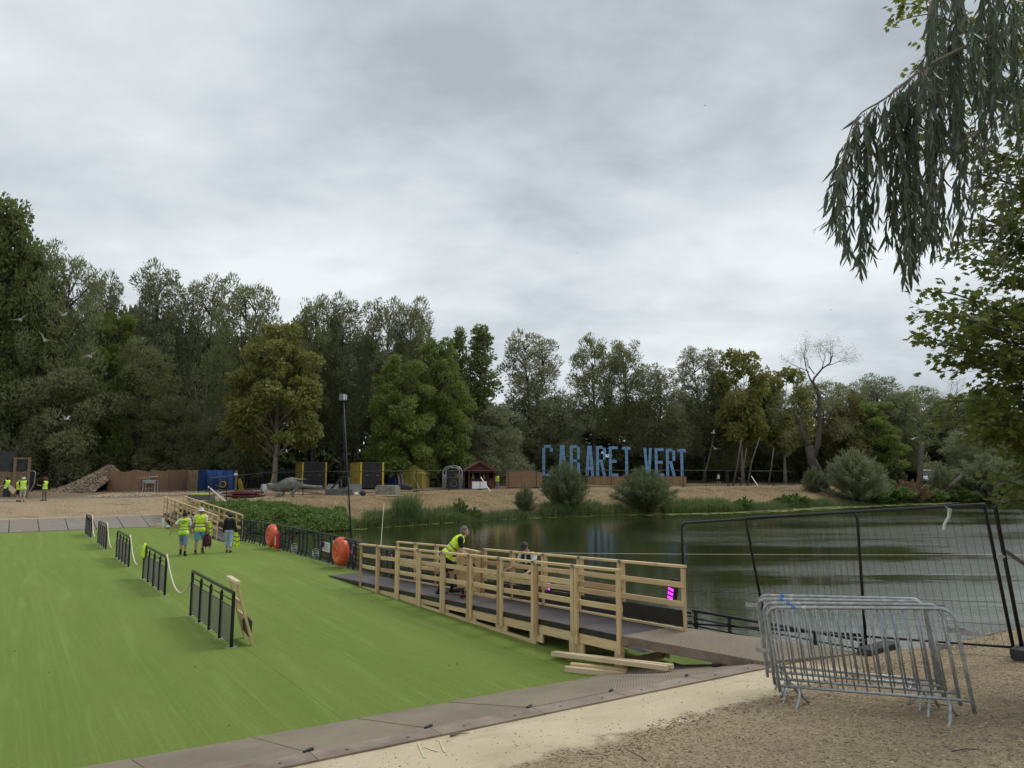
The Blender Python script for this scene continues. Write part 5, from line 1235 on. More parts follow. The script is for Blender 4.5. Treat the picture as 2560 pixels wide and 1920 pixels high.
for i in range(5):
    f = MB().span((1 + i * 3, -.05, 4.0), (2.2 + i * 3, -.01, 5.6)).build('window', M['glass'], rf2)

# small things left at the far ramp's foot
for px, py, w_, h_, mt_, l in ((407, 1319, .10, .55, 'white', 'white board standing on edge beside the foot of the far ramp'), (397, 1320, .22, .26, 'pale_wood', 'small pale offcuts stacked at the end of the far boards'), (420, 1321, .28, .18, 'galv_light', 'crumpled pale grey bag beside the white board')):
    c = P(px, py, .02); o = (MB().ell((0, 0, h_ / 2), (w_ / 2, .12, h_ / 2), 9, 6) if mt_ == 'galv_light' else MB().span((-w_ / 2, -.12, 0), (w_ / 2, .12, h_))).build('white_board' if mt_ == 'white' else 'timber_offcuts' if mt_ == 'pale_wood' else 'crumpled_bag', M[mt_], None, T4(c, BROT)); tag(o, l, 'board' if mt_ == 'white' else 'timber' if mt_ == 'pale_wood' else 'bag')
# lime spray strokes on the sandy apron
M['lime_spray'] = simple('faded_lime_spray', (.44, .46, .22), .9, 0, .2, 30, 0, c2=(.50, .44, .30))
pm = thing('sprayed_mark', 'faint lime spray-paint strokes on the sandy apron by the steel flange', 'paint mark')
for i, (a, b) in enumerate((((1045, 1856), (1062, 1900)), ((1062, 1872), (1095, 1880)), ((1100, 1850), (1112, 1888)), ((1130, 1852), (1120, 1842)))):
    A, B = P(*a, .47), P(*b, .52); pts = []
    for A_ in (A, A.lerp(B, .5), B): s_ = A_.x * BU.x + A_.y * BU.y; v_ = A_.x * BV.x + A_.y * BV.y; pts.append(Vector((A_.x, A_.y, NG(v_, s_) + .006)))
    q = MB(); d = (B - A).normalized(); sd_ = Vector((-d.y, d.x, 0)) * .012
    q.add([p_ + e * sd_ for p_ in pts for e in (-1, 1)], [(0, 1, 3, 2), (2, 3, 5, 4)]); q.build('stroke', M['lime_spray'], pm)
# ================================================================= trees and plants
def unit(v): return v / np.maximum(np.linalg.norm(v, axis=-1, keepdims=True), 1e-9)
def leaf_quads(C, axis, L, Wd, g, fold=.0):
    """rhombic leaf cards: centres C, long axis directions, lengths, widths"""
    n = len(C); axis = unit(axis); rv_ = unit(g.normal(size=(n, 3))); side = unit(np.cross(axis, rv_)); nr = np.cross(axis, side)
    L = np.broadcast_to(L, (n,))[:, None]; Wd = np.broadcast_to(Wd, (n,))[:, None]
    V = np.stack([C - axis * L * .5, C + side * Wd * .5 - axis * L * .05, C + axis * L * .5 + nr * L * fold, C - side * Wd * .5 - axis * L * .05], 1)
    F_ = np.arange(4 * n).reshape(n, 4); return V.reshape(-1, 3), F_
def crown_mesh(name, centres, radii, per, L, Wd, mat, seed, axis='rand', flat=.8, up=.0, hollow=.45, lvar=.35):
    g = np.random.default_rng(seed); Cs = []; Ax = []
    for c, r in zip(centres, radii):
        n = int(per * (r / np.mean(radii)) ** 2); d = unit(g.normal(size=(n, 3))); rad = r * (hollow + (1.12 - hollow) * g.random((n, 1)) ** .6)
        # knots of leaves inside the clump leave small gaps between them
        kn = unit(g.normal(size=(10, 3))); kk = kn[g.integers(0, 10, n)]; d = unit(d + kk * 1.1)
        p = d * rad; p[:, 2] *= flat; Cs.append(p + c)
        a = d + g.normal(size=(n, 3)) * .6; a[:, 2] += up; Ax.append(a)
    C = np.concatenate(Cs); A = np.concatenate(Ax); n = len(C); Lr = L * (1 + lvar * g.uniform(-1, 1, n)); V, F_ = leaf_quads(C, A, Lr, Wd * Lr / L, g, .08)
    return npmesh(name, V, F_, mat)
def curve(p, q, r, sag=.12, n=5, wig=.04):
    p, q = np.array(p, float), np.array(q, float); L = np.linalg.norm(q - p); o = []
    for i in range(n):
        t = i / (n - 1); x = p + (q - p) * t; x[2] += -sag * L * (t - t * t) * 2 * -1 * (-1 if sag < 0 else 1) * 1.0
        if 0 < i < n - 1: x = x + r.normal(size=3) * wig * L
        o.append(tuple(x))
    return o
def make_tree(seed, H, base, R_, shape, nclump, cr, per, L, Wd, mat, bark, stems=1, tr=.22, up=.2, top=1.0, flat=.8, lean=.06):
    """shape: list of (t, radius factor) outlining the crown from its foot (t=0) to its top (t=1)"""
    g = np.random.default_rng(seed); T_, Fc = [p[0] for p in shape], [p[1] for p in shape]; C = []; RR = []
    for i in range(nclump):
        t = (i + g.random()) / nclump; f = np.interp(t, T_, Fc); a = i * 2.4 + g.normal() * .5; rr = R_ * f * g.uniform(.25, .95) ** .7
        z = base + (H - base) * t * .97; c = np.array([math.cos(a) * rr, math.sin(a) * rr, z]); r = cr * (.75 + .5 * g.random()) * (1 - .35 * t ** 2); C.append(c); RR.append(r)
    crown = crown_mesh('crown', C, RR, per, L, Wd, mat, seed + 1, up=up, flat=flat)
    b = MB(); st = []
    for s in range(stems):
        a = 2 * math.pi * s / stems + g.random(); sp = 0 if stems == 1 else R_ * .32; x1, y1 = math.cos(a) * sp + g.normal() * lean * H * .3, math.sin(a) * sp + g.normal() * lean * H * .3
        pts = [(x1 * t * t + (.12 * s * (stems > 1)), y1 * t * t, -.3 + (H * .93 + .3) * t) for t in (0, .12, .3, .5, .7, .85, 1)]
        pts = [(p[0] + g.normal() * .06 * (i > 1), p[1] + g.normal() * .06 * (i > 1), p[2]) for i, p in enumerate(pts)]; rs = [tr * f / (1 if stems == 1 else 1.25) for f in (1.35, 1.0, .82, .62, .40, .22, .06)]
        b.tube(pts, rs, 7); st.append(np.array(pts))
    for c in C:
        s = st[int(g.integers(0, stems))]; zt = max(base * .7, c[2] - .55 * math.hypot(c[0], c[1]) - .6); k = np.interp(zt, s[:, 2], np.arange(len(s))); i = int(min(k, len(s) - 2)); p0 = s[i] + (s[i + 1] - s[i]) * (k - i)
        r0 = tr * .30; pts = curve(p0, c, g, .10, 5, .03); b.tube(pts, [r0, r0 * .8, r0 * .6, r0 * .4, r0 * .2], 5)
        for _ in range(4):
            e = c + unit(g.normal(size=3)) * cr * .9; b.tube(curve(c * .75 + p0 * .25, e, g, .05, 3, .05), [r0 * .3, r0 * .2, r0 * .08], 4)
    return b.mesh('trunk', bark, True), crown
dome = [(0, .55), (.2, .95), (.5, 1.0), (.78, .88), (1, .42)]; col_ = [(0, .6), (.3, 1), (.7, .8), (1, .15)]; wide = [(0, .7), (.3, 1.0), (.6, 1.0), (.85, .8), (1, .5)]; spire = [(0, .8), (.3, 1), (.6, .65), (1, .06)]
TREE = {
 'willow_a': make_tree(11, 14, 2.2, 3.6, wide, 62, 1.3, 300, .34, .085, LEAF['willow'], M['bark'], 3, .26, .55),
 'willow_b': make_tree(12, 15, 3.4, 3.2, dome, 56, 1.2, 290, .34, .085, LEAF['greywillow'], M['bark'], 2, .24, .55),
 'willow_c': make_tree(13, 14, 5.0, 2.7, wide, 42, 1.1, 280, .32, .08, LEAF['willow'], M['bark'], 2, .20, .6),
 'grey': make_tree(14, 12, .8, 4.2, dome, 60, 1.35, 310, .34, .09, LEAF['greywillow'], M['bark'], 3, .22, .5),
 'poplar': make_tree(15, 20, 1.5, 5.2, [(0, .8), (.3, 1), (.7, .8), (1, .25)], 96, 1.6, 330, .34, .22, LEAF['poplar'], M['bark'], 1, .42, .1),
 'ash': make_tree(16, 14, 1.6, 4.0, [(0, .75), (.3, 1), (.65, .92), (1, .45)], 64, 1.25, 330, .40, .13, LEAF['ash'], M['bark'], 1, .28, -.25, flat=.62),
 'yellowing': make_tree(17, 14, 3.9, 4.3, [(0, .8), (.25, 1), (.6, .85), (1, .28)], 62, 1.2, 290, .36, .19, LEAF['yellowing'], M['bark_light'], 1, .24, -.35, flat=.6),
 'alder': make_tree(18, 15, 4.2, 1.9, spire, 36, .92, 190, .32, .16, LEAF['poplar'], M['bark'], 2, .17, .1),
 'maple_small': make_tree(19, 11, 3.6, 2.5, dome, 34, 1.0, 250, .32, .19, LEAF['yellowing'], M['bark_light'], 2, .15, -.1),
 'dark': make_tree(20, 13, .4, 4.2, [(0, .9), (.4, 1), (.8, .75), (1, .3)], 44, 1.6, 240, .50, .26, LEAF['dark'], M['bark'], 2, .24, .1),
 'autumn': make_tree(22, 8, 1.0, 2.6, dome, 26, .95, 230, .3, .16, LEAF['autumn'], M['bark'], 1, .14, 0),
}
print('tree polys', sum(len(b.polygons) for a, b in TREE.values()))
def make_shrub(seed, H, R_, nst, per, L, Wd, mat, droop=.25, low=.15):
    g = np.random.default_rng(seed); b = MB(); C = []; A = []
    for i in range(nst):
        a = g.random() * 6.283; sp = (g.random() ** .6); dx, dy = math.cos(a) * sp * R_, math.sin(a) * sp * R_; h = H * (1 - .55 * sp ** 2) * g.uniform(.65, 1.0) * (1 if g.random() > low else .55)
        P0 = np.array([dx * .12, dy * .12, 0]); P3 = np.array([dx, dy, h]); P2 = np.array([dx * .55, dy * .55, h * .78]); ts = np.linspace(0, 1, 7)
        pts = [(1 - t) ** 2 * P0 + 2 * t * (1 - t) * P2 + t * t * P3 for t in ts]
        if i % 3 == 0: b.tube([tuple(p) for p in pts], [.022 * H / 3, .019, .016, .013, .01, .007, .003], 4)
        t = .18 + .82 * g.random(per) ** .8; k = t * 6; ii = np.minimum(k.astype(int), 5); fr = (k - ii)[:, None]; pa = np.array(pts); q = pa[ii] * (1 - fr) + pa[ii + 1] * fr; dr = pa[ii + 1] - pa[ii]
        C.append(q + g.normal(size=q.shape) * .07 * H / 3); A.append(unit(dr) + g.normal(size=q.shape) * .55)
    C = np.concatenate(C); A = np.concatenate(A); n = len(C); Lr = L * g.uniform(.6, 1.3, n); V, F_ = leaf_quads(C, A, Lr, Wd * Lr / L, g, .1)
    return b.mesh('stems', M['bark'], True), npmesh('foliage', V, F_, mat)
SHRUB = {'tall': make_shrub(31, 5.0, 2.5, 170, 130, .22, .05, LEAF['shrub']), 'broad': make_shrub(32, 3.6, 3.1, 190, 130, .22, .05, LEAF['shrub']), 'small': make_shrub(33, 3.0, 1.3, 70, 100, .18, .045, LEAF['shrub']),
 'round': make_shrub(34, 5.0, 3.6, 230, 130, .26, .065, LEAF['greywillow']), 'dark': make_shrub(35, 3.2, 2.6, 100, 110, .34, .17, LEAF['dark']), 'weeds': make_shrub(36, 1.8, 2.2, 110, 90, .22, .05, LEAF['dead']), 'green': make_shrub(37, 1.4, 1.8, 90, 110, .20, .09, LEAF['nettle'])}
def plant(kindm, name, label, cat, base, H, R_, H0, R0, group=None, parts=('trunk', 'crown'), rz=None):
    t = thing(name, label, cat, base, rnd.uniform(0, 6.28) if rz is None else rz, group)
    s = (R_ / R0, R_ / R0, H / H0)
    for me, pn in zip(kindm, parts):
        o = bpy.data.objects.new(pn, me); link(o, t, Matrix.Diagonal((*s, 1)))
    return t
TD = {'willow_a': (14, 3.6 + .9), 'willow_b': (15, 3.2 + .8), 'willow_c': (14, 2.7 + .8), 'grey': (12, 4.2 + .9), 'poplar': (20, 5.2 + 1.2), 'ash': (14, 4.0 + .9), 'yellowing': (14, 4.3 + .9), 'alder': (15, 1.9 + .6), 'maple_small': (11, 2.5 + .7), 'dark': (13, 4.2 + 1.2), 'autumn': (8, 2.6 + .6)}
def tree(kind, px, top, wpx, Y, label, group=None, name=None, cat='tree', dz=0.0):
    b = far_at(px, Y); tz = ZP(px, top, Y).z; H = tz - b.z; R_ = wpx * Y * 1.005 / FPX / 2; b.z -= .05 - dz
    nm = name or {'willow_a': 'willow_tree', 'willow_b': 'willow_tree', 'willow_c': 'willow_tree', 'grey': 'willow_tree', 'poplar': 'poplar_tree', 'ash': 'ash_tree', 'yellowing': 'maple_tree', 'alder': 'alder_tree', 'maple_small': 'maple_tree', 'dark': 'woodland_tree', 'autumn': 'small_tree'}[kind]
    return plant(TREE[kind], nm, label, cat, b, H, R_, *TD[kind], group)
fg = 'trees along the front of the wood'
for a in (
 ('poplar', 20, 500, 290, 74, 'tallest dense green tree at the left edge of the photo'),
 ('willow_a', 168, 625, 231, 74, 'tall olive willow right of the tallest left-edge tree'),
 ('poplar', 95, 620, 220, 74, 'dense tree filling the gap behind the two tallest left trees'),
 ('grey', 50, 880, 313, 74, 'broad low grey willow hanging over the brown gateway'),
 ('grey', 180, 900, 278, 74, 'broad grey willow overhanging the dark opening left of the stone heap'),
 ('willow_b', 268, 690, 174, 85, 'slim grey-green willow top behind the first dark green tree'),
 ('ash', 300, 775, 208, 79, 'bright green tree left of the tall pair of willows'),
 ('willow_a', 372, 855, 220, 79, 'mid-height willow with an even round top, behind the board fence'),
 ('willow_b', 410, 668, 220, 86, 'tall airy willow with a forked top left of centre-left'),
 ('willow_b', 520, 700, 208, 88, 'tall airy willow with sky showing through its crown'),
 ('willow_a', 625, 700, 220, 81, 'tall rounded willow above the yellowing maple'),
 ('grey', 470, 990, 220, 79, 'low grey bushy willow behind the blue tarpaulin'),
 ('grey', 590, 1010, 197, 79, 'low grey willow left of the yellowing maple trunk'),
 ('yellowing', 708, 812, 290, 73, 'maple turning yellow, single pale trunk, behind the stone bird'),
 ('willow_c', 800, 738, 174, 81, 'dark tall willow behind the right side of the yellowing maple'),
 ('willow_b', 868, 745, 174, 83, 'dark willow directly above the lamp post'),
 ('willow_b', 960, 748, 185, 85, 'tall dark willow with broad top right of the lamp post'),
 ('willow_a', 1040, 755, 174, 87, 'tall willow behind the bright green ash'),
 ('ash', 1010, 888, 220, 77, 'bright green ash with low branches, front left one of a pair'),
 ('ash', 1100, 845, 208, 81, 'bright green ash, rear right one of a pair'),
 ('alder', 1150, 815, 92, 93, 'thin tree showing sky on both sides, right of the ashes'),
 ('alder', 1205, 808, 145, 89, 'tall narrow dark alder standing clear of its neighbours'),
 ('grey', 1235, 1010, 220, 87, 'low grey willow behind the red hut roof'),
 ('willow_b', 1330, 832, 214, 107, 'open-crowned willow left of the blue letter C'),
 ('grey', 1395, 985, 197, 109, 'low olive willow behind the first blue letters'),
 ('willow_c', 1478, 840, 150, 111, 'willow with bare lower stems above the word CABARET'),
 ('willow_c', 1560, 848, 150, 112, 'second willow with bare lower stems, above the gap between the words'),
 ('willow_b', 1640, 918, 197, 110, 'shorter willow directly behind the word VERT'),
 ('willow_b', 1745, 868, 185, 113, 'tall willow right of the blue letters'),
 ('maple_small', 1835, 872, 162, 108, 'slender maple with reddish-brown top among the pale trunks'),
 ('willow_a', 1800, 940, 150, 112, 'willow between the tall one and the slender maple'),
 ('maple_small', 1940, 920, 162, 110, 'slender yellow-green maple left of the half-bare tree'),
 ('willow_b', 2180, 940, 200, 122, 'airy grey willow behind the half-bare tree'),
 ('willow_c', 2115, 958, 150, 118, 'open-topped willow directly right of the half-bare tree crown'),
 ('willow_a', 2225, 975, 170, 118, 'even olive willow between the airy grey willow and the white van'),
 ('willow_c', 2270, 965, 180, 126, 'rounded willow in the middle of the right-hand background'),
 ('ash', 2150, 1000, 190, 112, 'yellow-green tree in front of the airy grey willow'),
 ('autumn', 2100, 985, 130, 110, 'reddish-brown small tree right of the half-bare trunk'),
 ('willow_b', 2345, 990, 190, 122, 'olive willow above the white van'),
 ('dark', 2420, 985, 266, 128, 'dark tree on the right skyline left of the overhanging maple'),
 ('grey', 2430, 1060, 278, 104, 'silvery willow behind the leaning trunk on the right bank'),
 ('grey', 2530, 1090, 255, 98, 'silvery willow at the right edge of the photo'),
 ('willow_b', 1900, 960, 162, 120, 'grey willow behind the slender maples'),
 ('willow_a', 2030, 950, 200, 116, 'low olive tree directly behind the half-bare tree'),
 ('dark', 2320, 1060, 140, 124, 'dark tree just behind the white van'),
): tree(*a, group=fg)
g_ = np.random.default_rng(5)
LM = [(-90, 'beyond the left edge'), (30, 'behind the tallest left-edge tree'), (110, 'behind the brown gateway'), (190, 'left of the stone heap'), (260, 'above the stone heap'), (345, 'above the left end of the board fence'), (430, 'above the steel sink'), (520, 'above the blue tarpaulin'),
      (600, 'left of the yellowing maple'), (690, 'behind the yellowing maple'), (770, 'above the left container'), (850, 'left of the lamp post head'), (930, 'above the right container'), (1010, 'behind the front ash'), (1090, 'behind the rear ash'), (1170, 'left of the tall alder'), (1250, 'right of the tall alder'),
      (1340, 'above the shaped screen'), (1425, 'behind the letters A and B'), (1510, 'behind the first letter E'), (1590, 'behind the gap between the words'), (1680, 'behind the last letter R'), (1760, 'right of the last letter'), (1850, 'behind the slim pale trunks'), (1930, 'behind the slender maple'), (2010, 'behind the leaning bare trunk'),
      (2095, 'right of the half-bare tree'), (2180, 'behind the rounded willow bush'), (2270, 'above the white van'), (2350, 'right of the dead stump'), (2440, 'behind the silvery willow'), (2530, 'at the right edge'), (2620, 'beyond the right edge')]
def back_place(px): return min(LM, key=lambda a: abs(a[0] - px))[1]
# deeper rows of the wood
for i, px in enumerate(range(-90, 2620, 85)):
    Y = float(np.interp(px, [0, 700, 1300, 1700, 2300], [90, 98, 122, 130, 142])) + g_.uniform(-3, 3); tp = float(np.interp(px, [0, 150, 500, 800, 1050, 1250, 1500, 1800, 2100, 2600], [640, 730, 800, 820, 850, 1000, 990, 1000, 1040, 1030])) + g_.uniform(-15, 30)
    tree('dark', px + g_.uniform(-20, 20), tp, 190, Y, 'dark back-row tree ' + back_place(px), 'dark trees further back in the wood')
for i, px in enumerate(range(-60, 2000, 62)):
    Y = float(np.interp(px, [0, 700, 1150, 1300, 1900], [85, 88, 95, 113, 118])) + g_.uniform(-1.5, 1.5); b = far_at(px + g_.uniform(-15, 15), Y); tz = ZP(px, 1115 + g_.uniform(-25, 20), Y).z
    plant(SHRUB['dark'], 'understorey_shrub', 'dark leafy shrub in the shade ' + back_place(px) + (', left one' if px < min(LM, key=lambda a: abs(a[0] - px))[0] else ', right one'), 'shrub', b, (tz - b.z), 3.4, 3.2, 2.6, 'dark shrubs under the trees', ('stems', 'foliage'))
# slender pale trunks right of the letters
for px, by, tx, ty, r_, l in ((1842, 1213, 1853, 1100, .16, 'straight slim pale trunk, left of the three right of the man in white'), (1861, 1213, 1866, 1120, .13, 'slimmest straight pale trunk, middle of the three'), (1878, 1213, 1900, 1092, .16, 'curved pale trunk, right of the three'), (1931, 1210, 1934, 1120, .16, 'pale trunk under the yellow-green maple'), (1650, 1203, 1655, 1090, .2, 'dim trunk behind the blue letter R'), (1763, 1205, 1785, 1090, .22, 'leaning brown trunk right of the last blue letter')):
    a = spot(px, by + 3); a.y += 1.5; tp = ZP(tx, ty, a.y + .5); mid = a.lerp(tp, .5) + Vector((-.25 if 'curved' in l else .05, 0, 0)); tag(MB().tube([a, mid, tp], [r_ * .8, r_ * .62, r_ * .45], 7).build('slender_tree', M['bark_mid'], None, smooth=True), l, 'tree trunk')
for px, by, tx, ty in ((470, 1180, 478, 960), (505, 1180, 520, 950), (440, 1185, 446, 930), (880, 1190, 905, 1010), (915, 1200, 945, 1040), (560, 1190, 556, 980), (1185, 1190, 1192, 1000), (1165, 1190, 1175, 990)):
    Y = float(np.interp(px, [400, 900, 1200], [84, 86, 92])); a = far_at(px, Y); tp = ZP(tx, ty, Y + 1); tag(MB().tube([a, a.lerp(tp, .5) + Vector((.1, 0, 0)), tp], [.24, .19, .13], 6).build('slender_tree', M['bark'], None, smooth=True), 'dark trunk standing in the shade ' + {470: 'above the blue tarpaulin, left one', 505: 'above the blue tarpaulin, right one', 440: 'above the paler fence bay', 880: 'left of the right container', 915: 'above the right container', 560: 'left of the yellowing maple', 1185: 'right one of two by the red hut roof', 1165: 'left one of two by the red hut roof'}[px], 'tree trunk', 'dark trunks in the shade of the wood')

# half-bare tree by the water and its round willow neighbour
def ramify(b, p, d, L, r, depth, g, ends, spread=.55, trop=.06):
    p = np.array(p, float); d = unit(np.array(d, float)); n = 4; pts = [tuple(p)]; q = p.copy()
    for i in range(n):
        d = unit(d + g.normal(size=3) * .13 + np.array([0, 0, trop])); q = q + d * L / n; pts.append(tuple(q))
    b.tube(pts, [r * (1 - .55 * i / n) for i in range(n + 1)], 6 if depth > 2 else 4, caps=False)
    if depth <= 1: ends.append((q, d))
    if depth == 0: return
    for k in range(3 if depth > 1 else 4):
        j = n if k == 0 else int(g.integers(2, n + 1)); st = np.array(pts[j]); nd = unit(d + g.normal(size=3) * spread); ramify(b, st, nd, L * g.uniform(.62, .85), r * (.5 if k else .45) * (1.1 if k == 0 else .8), depth - 1, g, ends, spread, trop)
g = np.random.default_rng(77); b = MB(); base = spot(2063, 1229); bt = thing('half_bare_tree', 'half-bare tree with forked leaning trunk and thin grey branches at the water edge', 'tree', base); k = K(base); ends = []
pt = lambda px, py, dy=0: tuple(ZP(px, py, base.y + dy) - base)
b.tube([(0, 0, -.4), pt(2048, 1190), pt(2030, 1150), pt(2022, 1115)], [.85, .6, .5, .45], 10)
b.tube([pt(2022, 1120), pt(2005, 1080), pt(1998, 1050), pt(1985, 1030)], [.34, .28, .22, .15], 8)
b.tube([pt(2030, 1150), pt(2045, 1110), pt(2050, 1050), pt(2048, 990), pt(2040, 965)], [.40, .34, .28, .22, .18], 8)
b.tube([pt(2048, 990), pt(2032, 955), pt(2036, 945), pt(2055, 922), pt(2075, 908)], [.17, .15, .13, .1, .07], 7)
b.tube([pt(2032, 960), pt(2022, 940), pt(2014, 915)], [.12, .09, .05], 6)
for a in ((pt(1998, 1050), (-.7, 0, .7)), (pt(1985, 1030), (-.9, .2, .5)), (pt(2048, 1000), (.8, 0, .6)), (pt(2036, 935), (-.3, .3, 1)), (pt(2055, 922), (.2, -.3, 1)), (pt(2075, 908), (.5, 0, .8)), (pt(2014, 915), (-.2, 0, 1)), (pt(2050, 1050), (.9, .3, .4)), (pt(2022, 930), (-.8, 0, .6)), (pt(2048, 1020), (-.7, -.4, .7)), (pt(2075, 908), (.1, .2, 1)), (pt(2066, 914), (.9, 0, .0)), (pt(2030, 1100), (-.9, .2, .3)), (pt(2048, 1080), (.9, -.2, .5))):
    ramify(b, a[0], a[1], 1.45, .07, 4, g, ends, .5, .02)
b.build('trunk', M['bark'], bt, smooth=True); E_ = np.array([e[0] for e in ends]); idx = g.integers(0, len(E_), 9000); C = E_[idx] + g.normal(size=(9000, 3)) * .35; C = C[(C[:, 2] < 13) | (g.random(9000) < .35)]
V_, F_ = leaf_quads(C, g.normal(size=C.shape) + np.array([0, 0, .3]), .17, .05, g); npobj('leaves', V_, F_, LEAF['willow'], bt)
def shrub(kind, px, by, top, wpx, label, mats=None, dy=0.0, name='willow_bush', cat='bush', Y=None, group=None):
    b = spot(px, by) if Y is None else far_at(px, Y); b = b + Vector((0, dy, 0)); H = ZP(px, top, b.y).z - b.z; R_ = wpx * K(b) / 2; H0, R0 = {'tall': (5, 2.5), 'broad': (3.6, 3.1), 'small': (3, 1.3), 'round': (5, 3.6), 'dark': (3.2, 2.6), 'weeds': (1.8, 2.2), 'green': (1.4, 1.8)}[kind]
    b.z -= .12; return plant(SHRUB[kind], name, label, cat, b, H, R_ * 1.05, H0 * .93, R0, group, ('stems', 'foliage'))
shrub('tall', 1413, 1276, 1150, 125, 'tall willow bush in front of the blue letters A and B')
shrub('broad', 1612, 1278, 1166, 165, 'broad willow bush on the bank below the word VERT')
shrub('small', 1314, 1286, 1205, 60, 'small willow bush on the bank left of the tall one')
shrub('round', 2140, 1252, 1122, 160, 'large rounded grey willow bush beside the half-bare tree')
shrub('round', 2035, 1230, 1165, 60, 'grey willow shoots growing round the half-bare trunk')
shrub('round', 2480, 1256, 1135, 190, 'silvery willow bush overhanging the water on the right')
shrub('round', 2570, 1256, 1130, 200, 'silvery willow bush at the right edge of the photo')
shrub('round', 2358, 1246, 1160, 70, 'low willow bush just right of the dead stump')
shrub('dark', 2235, 1222, 1148, 60, 'dense dark green bush left of the white van', name='dense_bush')
for px, by, tp, w, kd, l in ((2230, 1256, 1205, 110, 'green', 'green waterside plants below the dead stump'), (2190, 1258, 1215, 70, 'green', 'green plants right of the round willow bush'), (2250, 1246, 1200, 110, 'weeds', 'reddish dry weeds below the white van'), (2290, 1256, 1200, 90, 'weeds', 'dry weeds right below the dead stump'), (2330, 1256, 1215, 80, 'green', 'green plants left of the fallen trunk'),
        (1990, 1258, 1232, 80, 'green', 'green plants at the waterline left of the half-bare tree'), (1860, 1270, 1240, 60, 'green', 'leafy green clump at the waterline below the pale trunks'), (2400, 1256, 1215, 100, 'green', 'green plants under the silvery willow bush'), (2480, 1256, 1220, 120, 'green', 'green plants at the right end of the far bank'),
        (1960, 1262, 1235, 60, 'green', 'small leafy clump at the waterline'), (1150, 1290, 1245, 50, 'green', 'leafy green clump on the bank below the truss arch'), (1185, 1296, 1265, 50, 'green', 'low green clump at the waterline below the red hut'), (1010, 1300, 1262, 60, 'green', 'leafy clump on the bank below the concrete block'),
        (1960, 1205, 1140, 110, 'weeds', 'tangle of dry brown stems behind the far mesh fence'), (1990, 1205, 1120, 90, 'weeds', 'taller tangle of brown stems left of the half-bare tree')):
    shrub(kd, px, by, tp, w, l, name='waterside_plants' if kd == 'green' else 'dry_weeds', cat='plant')
# dead stump, fallen trunk, hedge
a = spot(2298, 1217); tp = ZP(2305, 1106, a.y + .5); st = thing('dead_stump', 'tall bare dead stump standing in front of the white van', 'tree stump', a); d = tp - a
b = MB(); b.tube([(0, 0, -.3), d * .3 + Vector((.05, 0, 0)), d * .7, d * .95, d], [.50, .36, .30, .22, .08], 9); b.build('trunk', M['bark_mid'], st, smooth=True)
MB().tube([d * .55, d * .6 + Vector((.6, 0, .3)), d * .62 + Vector((.9, 0, 1.0))], [.12, .08, .03], 6).build('broken_limb', M['bark_light'], st, smooth=True)
a = spot(2325, 1248); tp = ZP(2405, 1190, a.y); tag(MB().tube([a, a.lerp(tp, .5) + Vector((0, 0, -.3)), tp], [.4, .33, .25], 8).build('fallen_trunk', M['bark'], None, smooth=True), 'dark fallen trunk leaning over the water on the right bank', 'tree trunk')
a = ZP(2460, 1250, 88); tag(MB().tube([a, ZP(2512, 1215, 90)], [.08, .05], 5).build('dead_branch', M['bark'], None, smooth=True), 'thin dead branch sticking out of the water on the right', 'branch')

# far skyline dead tree
g = np.random.default_rng(5); b = MB(); ends = []; bb_ = far_at(2355, 150); bt = thing('bare_tree', 'small bare tree on the skyline left of the overhanging maple', 'tree', bb_); tz = ZP(2355, 930, 150).z - bb_.z
b.tube([(0, 0, 0), (.2, 0, tz * .75)], [.4, .2], 6)
for k_ in range(6): ramify(b, (.15, 0, tz * (.62 + .03 * k_)), (g.normal() * .6, g.normal() * .4, 1), 2.6, .11, 3, g, ends, .5, .02)
b.build('trunk', M['bark_light'], bt)

# grass, straw, reeds, nettles
def blades(name, label, pts, hlo, hhi, wd, mat, seed, lean=.35, cat='grass', parent=None):
    g = np.random.default_rng(seed); n = len(pts); h = g.uniform(hlo, hhi, n)[:, None]; a = g.random(n) * 6.283; d = np.stack([np.cos(a), np.sin(a), np.zeros(n)], 1); sd = np.stack([-np.sin(a + .9), np.cos(a + .9), np.zeros(n)], 1) * wd
    ln = g.uniform(0, lean, n)[:, None]; up = np.array([[0, 0, 1.0]]); m = pts + (d * ln * .35 + up * .6) * h; t = pts + (d * ln * 1.1 + up * (1 - ln * .35)) * h
    V = np.stack([pts - sd, pts + sd, m + sd * .8, m - sd * .8, t], 1).reshape(-1, 3); i = np.arange(n)[:, None] * 5
    F_ = np.concatenate([i + np.array([[0, 1, 2]]), i + np.array([[0, 2, 3]]), i + np.array([[3, 2, 4]])]); o = npobj(name, V, F_, mat); return tag(o, label, cat, kind='stuff')
def scatter(n, seed, x0, x1, y0, y1, dlo, dhi, clump=0.0):
    g = np.random.default_rng(seed); x = g.uniform(x0, x1, n); y = g.uniform(y0, y1, n)
    d = shore_d(x, y); k = (d > dlo) & (d < dhi)
    if clump: k &= (pnoise(x * clump, y * clump) + g.normal(size=n) * .25 > .15)
    x, y = x[k], y[k]; return np.stack([x, y, hfar(x, y) - .01], 1)
p_ = scatter(260000, 41, -20, 60, 44, 100, .8, 10, 1.3)[:42000]
blades('dry_grass', 'mown dry straw-coloured grass on the slope of the far bank', p_, .06, .22, .018, LEAF['straw'], 42, 1.6)
p_ = scatter(90000, 43, -14, 70, 44, 100, .5, 9, .9); p_ = p_[pnoise(p_[:, 0] * .45, p_[:, 1] * .45) > .25][:9000]
blades('green_grass', 'patches of green weeds growing through the dry grass of the far bank', p_, .08, .28, .02, LEAF['nettle'], 44, .8)
p_ = scatter(220000, 45, -11, 75, 46, 98, -.25, .9); p_ = p_[:22000]
